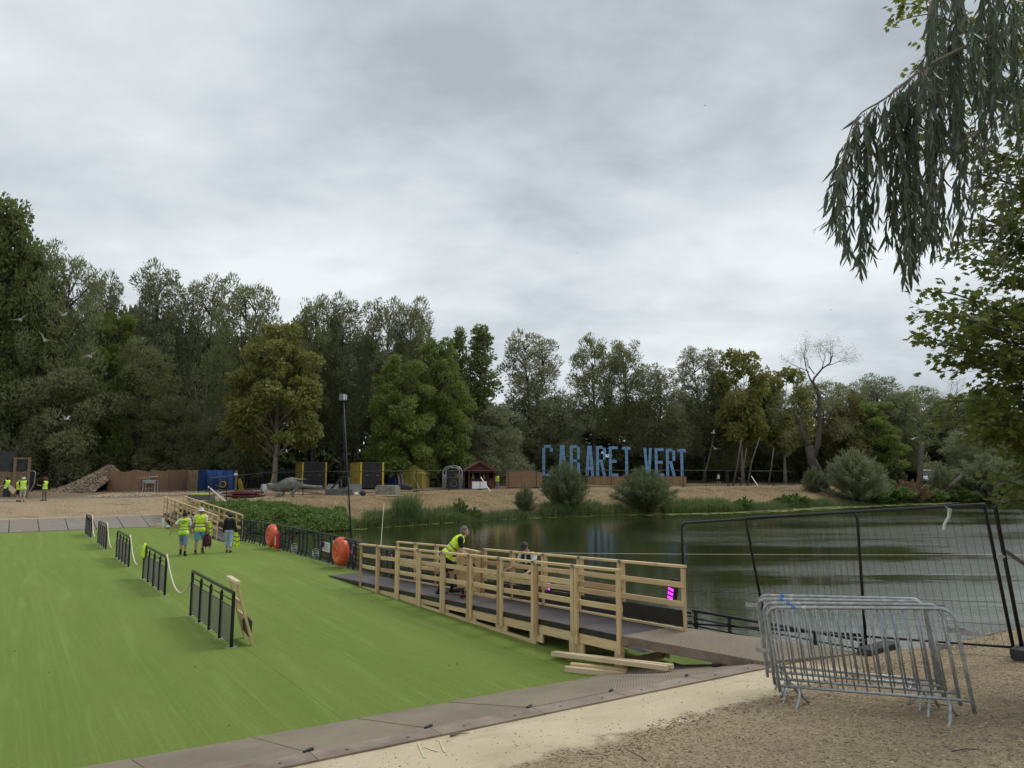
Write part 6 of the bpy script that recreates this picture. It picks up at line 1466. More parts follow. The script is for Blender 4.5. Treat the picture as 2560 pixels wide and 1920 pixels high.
blades('waterside_grass', 'fringe of green grass along the far waterline', p_, .12, .45, .018, LEAF['reed'], 46, .7)
def reed_bed(label, px0, px1, by, hlo, hhi, n, seed, deep=1.6, lean=.5):
    g = np.random.default_rng(seed); A, B = spot(px0, by[0]), spot(px1, by[1]); t_ = g.random(n); t_ = np.round(t_ * 26) / 26 + g.normal(size=n) * .012; x = A.x + (B.x - A.x) * t_; y = A.y + (B.y - A.y) * t_ + g.random(n) * deep - .3
    P_ = np.stack([x, y, hfar(x, y) - .05], 1); env = .65 + .35 * np.sin(t_ * 9 + seed) * np.sin(t_ * 23 + seed); P_ = P_[g.random(n) < env + .3]
    return blades('reed_bed', label, P_, hlo, hhi, .028, LEAF['reed'], seed, lean, 'reeds')
reed_bed('dense dark green reeds at the waterline right of the lamp post', 905, 1130, (1322, 1306), .4, 1.2, 4200, 51, 2.0, .9)
reed_bed('tall clump of reeds at the waterline below the concrete block', 985, 1040, (1314, 1311), 1.2, 2.5, 1100, 52, 1.6, .6)
reed_bed('low green reeds at the waterline between the reed bed and the small willow bush', 1130, 1320, (1306, 1296), .3, .9, 2600, 53, 1.2)
reed_bed('arching green reeds below the tall willow bush', 1360, 1500, (1294, 1288), .5, 1.3, 3600, 54, 1.8, .9)
reed_bed('green reeds between the two large willow bushes', 1490, 1560, (1290, 1286), .3, .9, 1200, 55)
reed_bed('green reeds right of the broad willow bush', 1665, 1830, (1284, 1279), .5, 1.3, 3600, 56, 1.8, .8)
reed_bed('low green reeds farther along the right waterline', 1830, 2080, (1279, 1262), .3, .8, 3000, 57, 1.2)
# nettle mound by the barge end
g = np.random.default_rng(61); n = 60000; x = g.uniform(-21.5, -10.6, n); y = g.uniform(44.3, 56, n); d = shore_d(x, y); lim = np.interp(x, [-21.5, -18, -14, -12.2, -10.8], [7, 6.2, 4.2, 3.0, .4]) + .8 * pnoise(x * 1.2, y * 1.2); k_ = (d > -.5) & (d < lim); x, y, d = x[k_], y[k_], d[k_]
hh = (.55 + .45 * np.clip(pnoise(x * 1.4, y * 1.4) + .4 * pnoise(x * 4, y * 4), -1, 1)) * np.interp(d / np.maximum(lim[k_], .3), [0, .3, 1], [.9, 1, .35]); zz = hfar(x, y) + hh * g.uniform(.35, 1.05, len(x)) * 1.05; zz = np.maximum(zz, -.5)
C = np.stack([x, y, zz], 1); A_ = g.normal(size=C.shape); A_[:, 2] -= .3; V_, F_ = leaf_quads(C, A_, g.uniform(.10, .24, len(C)), .11, g, .1)
tag(npobj('nettle_mound', V_, F_, LEAF['nettle']), 'mound of bright green nettles beside the end of the barge', 'nettles', kind='stuff')
g = np.random.default_rng(62); k_ = g.random(len(x)) < .05; P_ = np.stack([x[k_], y[k_], zz[k_] - .1], 1); blades('nettle_stems', 'taller green stems rising out of the nettle mound', P_, .2, .55, .02, LEAF['nettle'], 63, .5)
# duckweed along the far edge
g = np.random.default_rng(64); n = 60000; x = g.uniform(-13, 75, n); y = g.uniform(44, 97, n); d = -shore_d(x, y); wd = np.interp(x, [-13, -2, 8, 12, 25, 45, 60, 75], [.35, .6, .8, 2.4, 3.4, 3.6, 3.2, 2.6]); k_ = (d > -.1) & (d < wd * (.7 + .5 * pnoise(x * .8, y * 1.1))); x, y = x[k_][:16000], y[k_][:16000]; n = len(x)
r_ = g.uniform(.05, .22, n)[:, None]; a = np.arange(6) * math.pi / 3; V_ = np.stack([x[:, None] + np.cos(a)[None] * r_ * 1.6, y[:, None] + np.sin(a)[None] * r_, np.full((n, 6), -.594) + g.uniform(0, .006, (n, 1))], 2).reshape(-1, 3); F_ = np.arange(6 * n).reshape(n, 6)
M['duckweed'] = rockmat('duckweed', [(.10, .12, .035), (.17, .20, .06), (.26, .29, .12)]); tag(npobj('duckweed', V_, F_, M['duckweed']), 'pale green film of duckweed floating along the far bank', 'duckweed', kind='stuff')
# woodland floor litter
p_ = scatter(90000, 47, -70, 60, 60, 125, 14, 60); p_ = p_[(p_[:, 1] > np.interp(p_[:, 0], [-70, -30, -5, 10, 40], [76, 78, 86, 104, 112]))][:20000]; blades('woodland_weeds', 'rough dark weeds on the ground under the trees', p_, .1, .5, .03, LEAF['dark'], 48, .9)
p_ = scatter(60000, 49, -60, -18, 40, 75, 2, 14, .6)[:5000]; blades('sparse_grass', 'sparse dry tufts on the trodden sand before the wood', p_, .03, .10, .015, LEAF['straw'], 50, 1.4)

# ---------------------------------------------------------------- overhanging willow twigs close to the camera
def leaf_mesh(name, L, Wd, bend, mat, seed):
    g = np.random.default_rng(seed); V = []; F_ = []; ts = (0, .12, .32, .6, .85, 1.0); ws = (.05, .55, 1.0, .85, .4, 0)
    for i, (t, w) in enumerate(zip(ts, ws)):
        z = -bend * t * t * L; y = w * Wd / 2; V += [(t * L, -y, z + abs(y) * .35), (t * L, 0, z), (t * L, y, z + abs(y) * .35)]
    for i in range(5):
        a = i * 3; F_ += [(a, a + 1, a + 4, a + 3), (a + 1, a + 2, a + 5, a + 4)]
    return np.array(V), np.array(F_)
LV = [leaf_mesh('leaf', 1, w, b_, None, i) for i, (w, b_) in enumerate(((.17, .1), (.15, .3), (.19, -.05), (.14, .45), (.16, .2), (.18, .0)))]
wt = thing('willow_tree', 'weeping willow close to the camera with drooping leafy twigs at the top right', 'tree', (6.6, 4.6, .9)); wb = Vector((6.6, 4.6, .9)); b = MB()
zp = lambda x, y, Y: ZP(x, y, Y) - wb
b.tube([(0, 0, -.5), (.05, 0, 1.8), (.0, .1, 4.2), (-.2, .1, 6.5)], [.42, .34, .28, .15], 12); b.build('trunk', M['bark'], wt, smooth=True)
def smooth(pts, k=4):
    o = []; P_ = [Vector(p) for p in pts]
    for i in range(len(P_) - 1):
        a, b_, c, d = P_[max(i - 1, 0)], P_[i], P_[i + 1], P_[min(i + 2, len(P_) - 1)]
        for j in range(k): t = j / k; o.append(.5 * ((2 * b_) + (c - a) * t + (2 * a - 5 * b_ + 4 * c - d) * t * t + (3 * b_ - a - 3 * c + d) * t ** 3))
    return o + [P_[-1]]
def twig_r(r, k=4): return [r[i] + (r[min(i + 1, len(r) - 1)] - r[i]) * j / k for i in range(len(r) - 1) for j in range(k)] + [r[-1]]
main = [(-.1, .1, 4.6)] + [tuple(zp(x, y, Y)) for x, y, Y in ((2720, -60, 4.4), (2560, 54, 4.2), (2394, 126, 4.1), (2307, 173, 4.0), (2213, 246, 3.9), (2141, 296, 3.85), (2105, 405, 3.8), (2078, 540, 3.8))]
MB().tube(smooth(main), twig_r([.09, .03, .014, .010, .008, .006, .0045, .003, .002]), 7).build('branch', M['bark_light'], wt, smooth=True)
sec = [(-.05, .1, 4.3)] + [tuple(zp(x, y, Y)) for x, y, Y in ((2700, 130, 4.6), (2560, 250, 4.4), (2420, 345, 4.2), (2370, 410, 4.1), (2335, 490, 4.0), (2300, 560, 4.0))]
MB().tube(smooth(sec), twig_r([.08, .02, .012, .009, .007, .004, .002]), 6).build('branch', M['bark_light'], wt, smooth=True)
ter = [(-.05, .1, 4.4)] + [tuple(zp(x, y, Y)) for x, y, Y in ((2700, -160, 4.9), (2520, -90, 4.6), (2380, -60, 4.3), (2330, 0, 4.2), (2310, 90, 4.1))]
MB().tube(ter, [.08, .02, .016, .012, .008, .004], 6).build('branch', M['bark_light'], wt, smooth=True)
g = np.random.default_rng(9); SH = []
def shoot(x0, y0, x1, y1, Y, dens=1.0): SH.append((x0, y0, x1, y1, Y, dens))
bx = [2078, 2105, 2141, 2213, 2307, 2394, 2560, 2600]; by_ = [540, 405, 296, 246, 173, 126, 54, 30]
for i in range(27):
    x = 2084 + (2330 - 2084) * ((i + g.random()) / 27); y0 = float(np.interp(x, bx, by_)); bot = float(np.interp(x, [2080, 2120, 2160, 2200, 2240, 2280, 2300, 2330], [610, 665, 690, 640, 620, 730, 640, 640])) + g.uniform(-75, 10)
    shoot(x, y0, x + g.uniform(-22, 14), bot, 3.8 + g.random() * .35)
for i in range(7): x = 2225 + 30 * g.random(); shoot(x, float(np.interp(x, bx, by_)), 2262 + g.uniform(-14, 16), 690 + g.uniform(-40, 35), 3.8 + g.random() * .2)
for i in range(14): x = g.uniform(2300, 2400); shoot(x, g.uniform(80, 250), x + g.uniform(-30, 20), g.uniform(560, 655), 3.9 + g.random() * .5)
for i in range(32): x = g.uniform(2320, 2480); shoot(x, g.uniform(-90, 30), x + g.uniform(-25, 25), g.uniform(250, 470), 3.9 + g.random() * .9)
for i in range(27): x = g.uniform(2440, 2640); shoot(x, g.uniform(-120, 60), x + g.uniform(-25, 25), g.uniform(170, 400), 3.9 + g.random() * 1.0)
for i in range(9): x = g.uniform(2380, 2600); shoot(x, g.uniform(300, 420), x - g.uniform(20, 90), g.uniform(560, 680), 4.0 + g.random() * .5, .55)
for i in range(16):
    t = g.random(); x = 2090 + 240 * t; y = float(np.interp(x, bx, by_)); shoot(x, y + 4, x - g.uniform(14, 36) * (1 - .3 * t), y + g.uniform(40, 120), 3.8 + g.random() * .2, 1.0)
for i in range(10): x = 2084 + 60 * g.random(); y = float(np.interp(x, bx, by_)); shoot(x, y, x - g.uniform(0, 22), y + g.uniform(60, 150), 3.8 + g.random() * .2, .9)
shoot(2110, 520, 2028, 578, 3.8, .6); shoot(2560, 560, 2440, 640, 4.1, .5); shoot(2600, 520, 2500, 660, 4.1, .5)
LP = []; LD = []; LL = []; LT_ = []; tw = MB()
for (x0, y0, x1, y1, Y, dens) in SH:
    a, c = ZP(x0, y0, Y), ZP(x1, y1, Y + g.uniform(-.15, .15)); L = (c - a).length; n = 9; side = np.array([g.normal() * .03, g.normal() * .06, 0]); pts = []
    for i in range(n):
        t = i / (n - 1); q = a.lerp(c, t) + Vector(tuple(side * math.sin(t * 3.1))) + Vector((0, 0, .04 * math.sin(t * 3.14) * (1 - t))); pts.append(q)
    tw.tube([q - wb for q in pts], .0022, 4, r1=.001); m = int(L / .0205 * dens); 
    for i in range(m):
        t = (i + g.random()) / m; t = .03 + .97 * t; k_ = t * (n - 1); j = min(int(k_), n - 2); q = pts[j].lerp(pts[j + 1], k_ - j); dr = (pts[j + 1] - pts[j]).normalized()
        ang = g.random() * 6.283; o_ = Vector((math.cos(ang), math.sin(ang), g.normal() * .25)); spread = g.uniform(.18, .62) * (1.25 if t < .25 else 1); dv_ = (dr * 1.0 + o_ * spread + Vector((0, 0, -.45))).normalized()
        LP.append(q - wb); LD.append(dv_); LL.append(g.uniform(.055, .135) * (1 - .35 * (t > .93))); LT_.append(int(g.integers(0, 6)))
tw.build('twigs', M['bark_light'], wt, smooth=True)['kind'] = 'stuff'
order = sorted(range(len(LP)), key=lambda i: -LL[i] / ((LP[i] + wb) - Vector((0, 0, EYE))).length)
inv = [i for i in order if -.6 < ((LP[i] + wb).x / (LP[i] + wb).y) < .72][:300]; big = set(inv)
leafme = [npmesh('leaf', a, f, LEAF['near_willow'], smooth=True) for a, f in LV]
def leaf_frame(d, roll):
    x = d; up = Vector((math.cos(roll), math.sin(roll), .3)); y = up.cross(x).normalized(); z = x.cross(y); return Matrix((x, y, z)).transposed()
Vs = []; Fs = []; off = 0
for i in range(len(LP)):
    m3 = leaf_frame(LD[i], g.random() * 6.283)
    if i in big:
        o = bpy.data.objects.new('leaf', leafme[LT_[i]]); mm = m3.to_4x4() @ Matrix.Scale(LL[i], 4); mm.translation = LP[i]; link(o, wt, mm)
    else:
        v, f = LV[LT_[i]]; Vs.append((v * LL[i]) @ np.array(m3).T + np.array(LP[i])); Fs.append(f + off); off += len(v)
npobj('leaf_mass', np.concatenate(Vs), np.concatenate(Fs), LEAF['near_willow'], wt, smooth=True)['kind'] = 'stuff'
print('near willow leaves', len(LP))

# ---------------------------------------------------------------- maple reaching in from the right
star = []
for i, (rr, a) in enumerate(((.10, -170), (.48, -140), (.42, -112), (.62, -82), (.46, -58), (.78, -40), (.52, -20), (1.0, 0), (.52, 20), (.78, 40), (.46, 58), (.62, 82), (.42, 112), (.48, 140), (.10, 170))): star.append((rr * math.cos(R(a)) * .6 + .25, rr * math.sin(R(a)) * .62, -.12 * rr * rr))
sv_ = np.array([(.2, 0, .03)] + star); sf_ = np.array([(0, i + 1, i + 2) for i in range(len(star) - 1)] + [(0, len(star), 1)])
mt = thing('maple_tree', 'large maple reaching in from the right edge behind the drooping willow twigs', 'tree', (9.3, 8.6, .8)); mb_ = Vector((9.3, 8.6, .8))
b = MB(); b.tube([(0, 0, -.5), (0, .1, 1.5), (.1, .0, 4), (0, .1, 7.5), (0, 0, 10)], [.40, .34, .28, .18, .06], 12); b.build('trunk', M['bark'], mt, smooth=True)
TG = [(2280, 8, 7.6), (2318, 150, 7.8), (2310, 325, 7.8), (2438, 430, 8.2), (2458, 545, 8.0), (2442, 650, 7.6), (2387, 735, 7.2), (2332, 775, 7.0), (2342, 850, 7.2), (2392, 870, 7.5), (2462, 815, 7.8), (2502, 880, 8.4), (2467, 965, 7.8), (2427, 1000, 7.6), (2370, 1040, 7.4), (2473, 1075, 7.8), (2558, 1215, 7.6), (2538, 300, 8.6), (2518, 120, 8.6), (2592, 690, 8.6), (2542, 770, 8.2), (2582, 960, 8.6), (2518, 630, 8.8), (2588, 500, 8.9), (2608, 250, 9.2), (2642, 850, 9.0), (2608, 1080, 8.6), (2512, 700, 8.4), (2578, 400, 9.5), (2468, 240, 9.0), (2558, 20, 9.4), (2522, 1030, 9.2), (2578, 1130, 9.0), (2562, 880, 9.4), (2478, 490, 9.4), (2372, 800, 7.6), (2482, 780, 7.6), (2422, 900, 7.4), (2542, 930, 8.0), (2472, 1030, 7.6), (2528, 1090, 8.0), (2568, 1170, 8.2), (2612, 1010, 8.0), (2438, 600, 8.4), (2498, 560, 8.2), (2612, 760, 7.9), (2548, 1250, 8.4), (2422, 1000, 8.6), (2468, 1060, 8.8)]
lb = MB(); CP_ = []; CD_ = []; g = np.random.default_rng(12)
for (x, y, Y) in TG:
    e = np.array(ZP(x, y, Y) - mb_); z0 = max(1.2, e[2] - .25 * np.linalg.norm(e[:2]) - .3 + g.uniform(-.3, .3)); s0 = np.array([0, .05, z0]); L = np.linalg.norm(e - s0); pts = np.array(curve(s0, e, g, .06, 8, .012)); lb.tube([tuple(p) for p in pts], [.045 * (1 - .12 * i) for i in range(8)], 6)
    for j in range(26):
        t = .26 + .74 * (j + g.random()) / 26; k_ = t * 7; i = min(int(k_), 6); q = pts[i] + (pts[i + 1] - pts[i]) * (k_ - i); dr = unit(pts[i + 1] - pts[i]); sdv = unit(np.cross(dr, [0, 0, 1])) * (1 if j % 2 else -1); td = unit(dr * .8 + sdv * g.uniform(.5, 1.2) + np.array([0, 0, g.normal() * .22])); tl = g.uniform(.25, .62) * (1.25 - .6 * t)
        p1 = q + td * tl + np.array([0, 0, -.04]); lb.tube([tuple(q), tuple((q + p1) / 2 + np.array([0, 0, .02])), tuple(p1)], [.008, .006, .003], 4)
        for m_ in range(25):
            u_ = g.uniform(.15, 1.05); c_ = q + (p1 - q) * u_ + g.normal(size=3) * np.array([.07, .07, .05]); dd = unit(td + g.normal(size=3) * .8 + np.array([0, 0, -.35])); CP_.append(c_); CD_.append(dd)
lb.build('branches', M['bark'], mt, smooth=True)
CP_ = np.array(CP_); CD_ = np.array(CD_); n = len(CP_); sz = g.uniform(.075, .125, n)
nr = unit(np.stack([g.normal(size=n) * .45, g.normal(size=n) * .45, np.ones(n)], 1)); yv = unit(np.cross(nr, CD_)); zv = np.cross(CD_, yv); Mx = np.stack([CD_, yv, zv], 2)
mapme = npmesh('leaf', sv_, sf_, LEAF['maple']); wp_ = CP_ + np.array(mb_); dist = np.linalg.norm(wp_ - np.array([0, 0, EYE]), axis=1); ok = (wp_[:, 0] / wp_[:, 1] < .70); rank = np.argsort(-(sz / dist) * ok)[:300]; bigm = np.zeros(n, bool); bigm[rank] = True
for i in rank:
    o = bpy.data.objects.new('leaf', mapme); mm = Matrix([list(r_) for r_ in Mx[i]]).to_4x4() @ Matrix.Scale(float(sz[i]), 4); mm.translation = Vector(CP_[i]); link(o, mt, mm)
rest = ~bigm; Vm = np.einsum('nij,kj->nki', Mx[rest], sv_) * sz[rest][:, None, None] + CP_[rest][:, None, :]; Fm = (sf_[None] + (np.arange(rest.sum()) * len(sv_))[:, None, None]).reshape(-1, 3)
npobj('leaf_mass', Vm.reshape(-1, 3), Fm, LEAF['maple'], mt)['kind'] = 'stuff'
print('maple leaves', n)

# ---------------------------------------------------------------- gravel, chips and litter on the near bank
def near_pts(g, n, cond):
    v_ = g.uniform(-3, 15, n); s_ = g.uniform(.3, 7.4, n); k_ = cond(v_, s_, g); v_, s_ = v_[k_], s_[k_]; z_ = hnear(v_, s_); w_ = v_[:, None] * np.array([[BV.x, BV.y]]) + s_[:, None] * np.array([[BU.x, BU.y]]); return np.concatenate([w_, z_[:, None]], 1)
def rocks2(P_, size, seed, mat, name, label, cat): return rocks(len(P_), lambda g, n: P_, size, seed, mat, name, label, cat, .35)
g = np.random.default_rng(71); wob = lambda v_, s_: pnoise(v_ * 1.3, s_ * 1.9) * .32
P_ = near_pts(g, 90000, lambda v_, s_, g: (((s_ + wob(v_, s_)) < 5.25) | ((v_ > 9.6) & (s_ < edge_s(v_) - .05)))); rocks2(P_[:62000], (.005, .021), 72, M['chips'], 'gravel_chips', 'tan gravel and wood chips covering the near bank', 'gravel')
P_ = near_pts(g, 130000, lambda v_, s_, g: (np.abs(s_ + wob(v_, s_) - 5.3) < .3 * g.random(len(v_)) + .05) & (pnoise(v_ * 2.1, s_ * 1.7) > -.2)); rocks2(P_[:9000], (.006, .026), 73, M['chips_dark'], 'dark_chips', 'darker bark chips along the edge of the bare sandy apron', 'bark chips')
P_ = near_pts(g, 9000, lambda v_, s_, g: (s_ > 5.4) & (s_ < seam(v_) - .1) & (v_ < 9.7)); rocks2(P_[:2200], (.004, .018), 74, M['chips_dark'], 'scattered_grit', 'scattered grit on the bare sandy apron', 'grit')
for i, (v_, s_, a, L) in enumerate(((4.2, 6.9, .4, .22), (4.9, 4.9, 2.0, .5), (8.4, 3.9, 2.6, .25), (6.9, 3.0, .2, .28), (8.0, 2.6, 1.2, .3), (5.6, 3.4, 2.9, .35))):
    c = W(v_, s_, NG(v_, s_) + .012); d = Vector((math.cos(a), math.sin(a), .0)) * L / 2; tag(MB().tube([c - d, c + Vector((.01, .02, .006)), c + d], [.012 if i == 0 else .005, .008 if i == 0 else .005, .003], 6).build('twig', M['bark_light'] if i == 0 else M['bark'], None, smooth=True), ['short pale stick lying on the steel flange', 'thin twig on the sandy apron edge', 'thin twig on the gravel in front of the barriers', 'long thin twig on the gravel left of the barriers', 'twig on the gravel near the bottom edge', 'bent twig on the gravel at bottom centre'][i], 'twig')
g = np.random.default_rng(75); n = 26; v_ = g.uniform(-1, 8, n); s_ = nse(v_) + g.random(n) ** 2 * 8 + .05; C = np.array([W(a, c, .016) for a, c in zip(v_, s_)]); A_ = g.normal(size=C.shape) * np.array([1, 1, .1]); V_, F_ = leaf_quads(C, A_, .045, .022, g, .1); tag(npobj('fallen_leaves', V_, F_, LEAF['yellowing']), 'few small yellow leaves scattered on the green carpet', 'leaves', kind='stuff')
g = np.random.default_rng(76); P_ = near_pts(g, 9000, lambda v_, s_, g: (s_ + wob(v_, s_)) < 5.5)[:2600]; P_[:, 2] += .008; A_ = g.normal(size=P_.shape) * np.array([1, 1, .12]); V_, F_ = leaf_quads(P_, A_, g.uniform(.02, .09, len(P_)), .007, g, .05); M['twigs'] = rockmat('twig_litter', [(.05, .035, .022), (.13, .095, .06), (.30, .23, .15)]); tag(npobj('twig_litter', V_, F_, M['twigs']), 'thin twigs and bark slivers littering the gravel', 'litter', kind='stuff')
# birds in the air
M['gull'] = simple('white_plumage', (.42, .43, .44), .8, 0, .1)
for i, (px, py, Y, s_, rz_, bk) in enumerate(((50, 800, 50, 1.1, .3, .5), (158, 788, 52, .9, 1.2, .8), (113, 851, 48, 1.1, .9, .7), (224, 891, 50, 1.1, 0, .35), (166, 1048, 52, .8, 1.4, .9), (1788, 1122, 74, 1.0, .2, .5), (1783, 1083, 80, .7, .8, .7), (2280, 1098, 72, 1.1, .1, .4), (1762, 264, 60, .25, 0, .3), (1442, 633, 70, .25, .4, .4), (2078, 775, 70, .25, .2, .4))):
    c = ZP(px, py, Y); t = thing('gull', ['pale gull with raised wings, leftmost of those flying before the left trees', 'pale gull flying above the others before the left trees', 'pale gull banking with one wing up, left trees', 'pale gull with spread wings, rightmost before the left trees', 'pale gull flying low before the left trees', 'pale gull with spread wings right of the blue letters', 'small pale gull above the one right of the blue letters', 'pale gull with spread wings above the white van', 'tiny bird high in the sky at upper right', 'tiny bird in the sky above the blue letters', 'tiny bird in the sky left of the overhanging maple'][i], 'bird', m=T4(c, rz_) @ Matrix.Rotation(R(25) * (i % 3 - 1), 4, 'Y') @ Matrix.Scale(s_, 4))
    MB().ell((0, 0, 0), (.09, .26, .08), 10, 7).build('body', M['gull'], t, smooth=True)
    for sx in (-1, 1):
        q = MB(); q.add([(sx * .05, .10, .02), (sx * .05, -.10, .02), (sx * .34, -.07, .34 * bk), (sx * .34, .12, .34 * bk), (sx * .70, -.10, .40 * bk), (sx * .05, .10, .045), (sx * .05, -.10, .03), (sx * .34, -.07, .34 * bk + .01), (sx * .34, .12, .34 * bk + .02)], [(0, 1, 2, 3), (3, 2, 4), (5, 8, 7, 6), (8, 4, 7), (0, 3, 8, 5), (1, 6, 7, 2)]); q.build('wing', M['gull'], t)
    MB().prism([(-.05, -.2), (.05, -.2), (.08, -.4), (-.08, -.4)], -.01, .01).build('tail', M['gull'], t)
# ================================================================= people
SK = {'fair': simple('skin_fair', (.52, .31, .23), .55, 0, .06, 6, .05), 'tan': simple('skin_tanned', (.36, .20, .135), .55, 0, .08, 6, .05)}
C_ = lambda n, c, r=.85, v=.14, s=6: simple(n, c, r, 0, v, s, .35)
M['hivis'] = C_('hi_vis_yellow', (.66, .86, .03), .6, .10, 3); M['hivis_green'] = C_('hi_vis_lime', (.55, .86, .06), .6, .10, 3); M['reflect'] = simple('reflective_band', (.20, .21, .19), .35, .3, .1)
M['reflect_light'] = simple('pale_reflective_band', (.62, .64, .55), .35, .3, .1)
M['tee_white'] = C_('white_cotton', (.66, .68, .70)); M['denim'] = C_('washed_denim', (.20, .265, .40)); M['denim_pale'] = C_('pale_denim', (.33, .40, .52)); M['denim_blue'] = C_('bright_blue_denim', (.13, .30, .56)); M['dark_denim'] = C_('dark_denim', (.04, .055, .06))
M['khaki'] = C_('grey_khaki_cloth', (.16, .14, .12)); M['camo'] = simple('patterned_shorts', (.55, .53, .46), .85, 0, .1, 16, .2, c2=(.10, .11, .09)); M['navy'] = C_('dark_navy_cloth', (.015, .022, .035)); M['maroon'] = C_('maroon_cloth', (.075, .008, .022))
M['hair_black'] = simple('black_hair', (.010, .009, .009), .6, 0, .3, 30, .5); M['hair_grey'] = simple('grey_brown_hair', (.17, .14, .12), .7, 0, .3, 40, .5); M['hair_red'] = simple('dark_red_hair', (.10, .012, .018), .7, 0, .3, 20, .6); M['cap_grey'] = C_('dark_grey_cap', (.05, .048, .045)); M['cap_black'] = C_('black_cap', (.015, .015, .017))
M['hat_white'] = simple('white_hat', (.62, .62, .62), .8, 0, .1, 12, .2, c2=(.30, .31, .32)); M['shoe'] = C_('dark_shoes', (.03, .027, .028), .6); M['shoe_brown'] = C_('brown_shoes', (.13, .09, .075), .7); M['sole'] = simple('pale_sole', (.45, .43, .4), .7); M['eye'] = simple('eye_dark', (.02, .015, .012), .3)
def sph(c, r, n=10):
    r = (r, r, r) if isinstance(r, (int, float)) else r; o = []
    for i in range(1, 6):
        t = math.pi * i / 6
        for j in range(n): p = 2 * math.pi * j / n; o.append(Vector((c[0] + r[0] * math.sin(t) * math.cos(p), c[1] + r[1] * math.sin(t) * math.sin(p), c[2] + r[2] * math.cos(t))))
    return o + [Vector((c[0], c[1], c[2] + r[2])), Vector((c[0], c[1], c[2] - r[2]))]
def add_hull(bm, pts):
    b = bmesh.new(); vs = [b.verts.new(p) for p in pts]; res = bmesh.ops.convex_hull(b, input=vs)
    bad = [e for e in res['geom_interior'] + res['geom_unused'] if isinstance(e, bmesh.types.BMVert)]
    bmesh.ops.delete(b, geom=list(set(bad)), context='VERTS'); me = bpy.data.meshes.new('t'); b.to_mesh(me); b.free(); bm.from_mesh(me); bpy.data.meshes.remove(me)
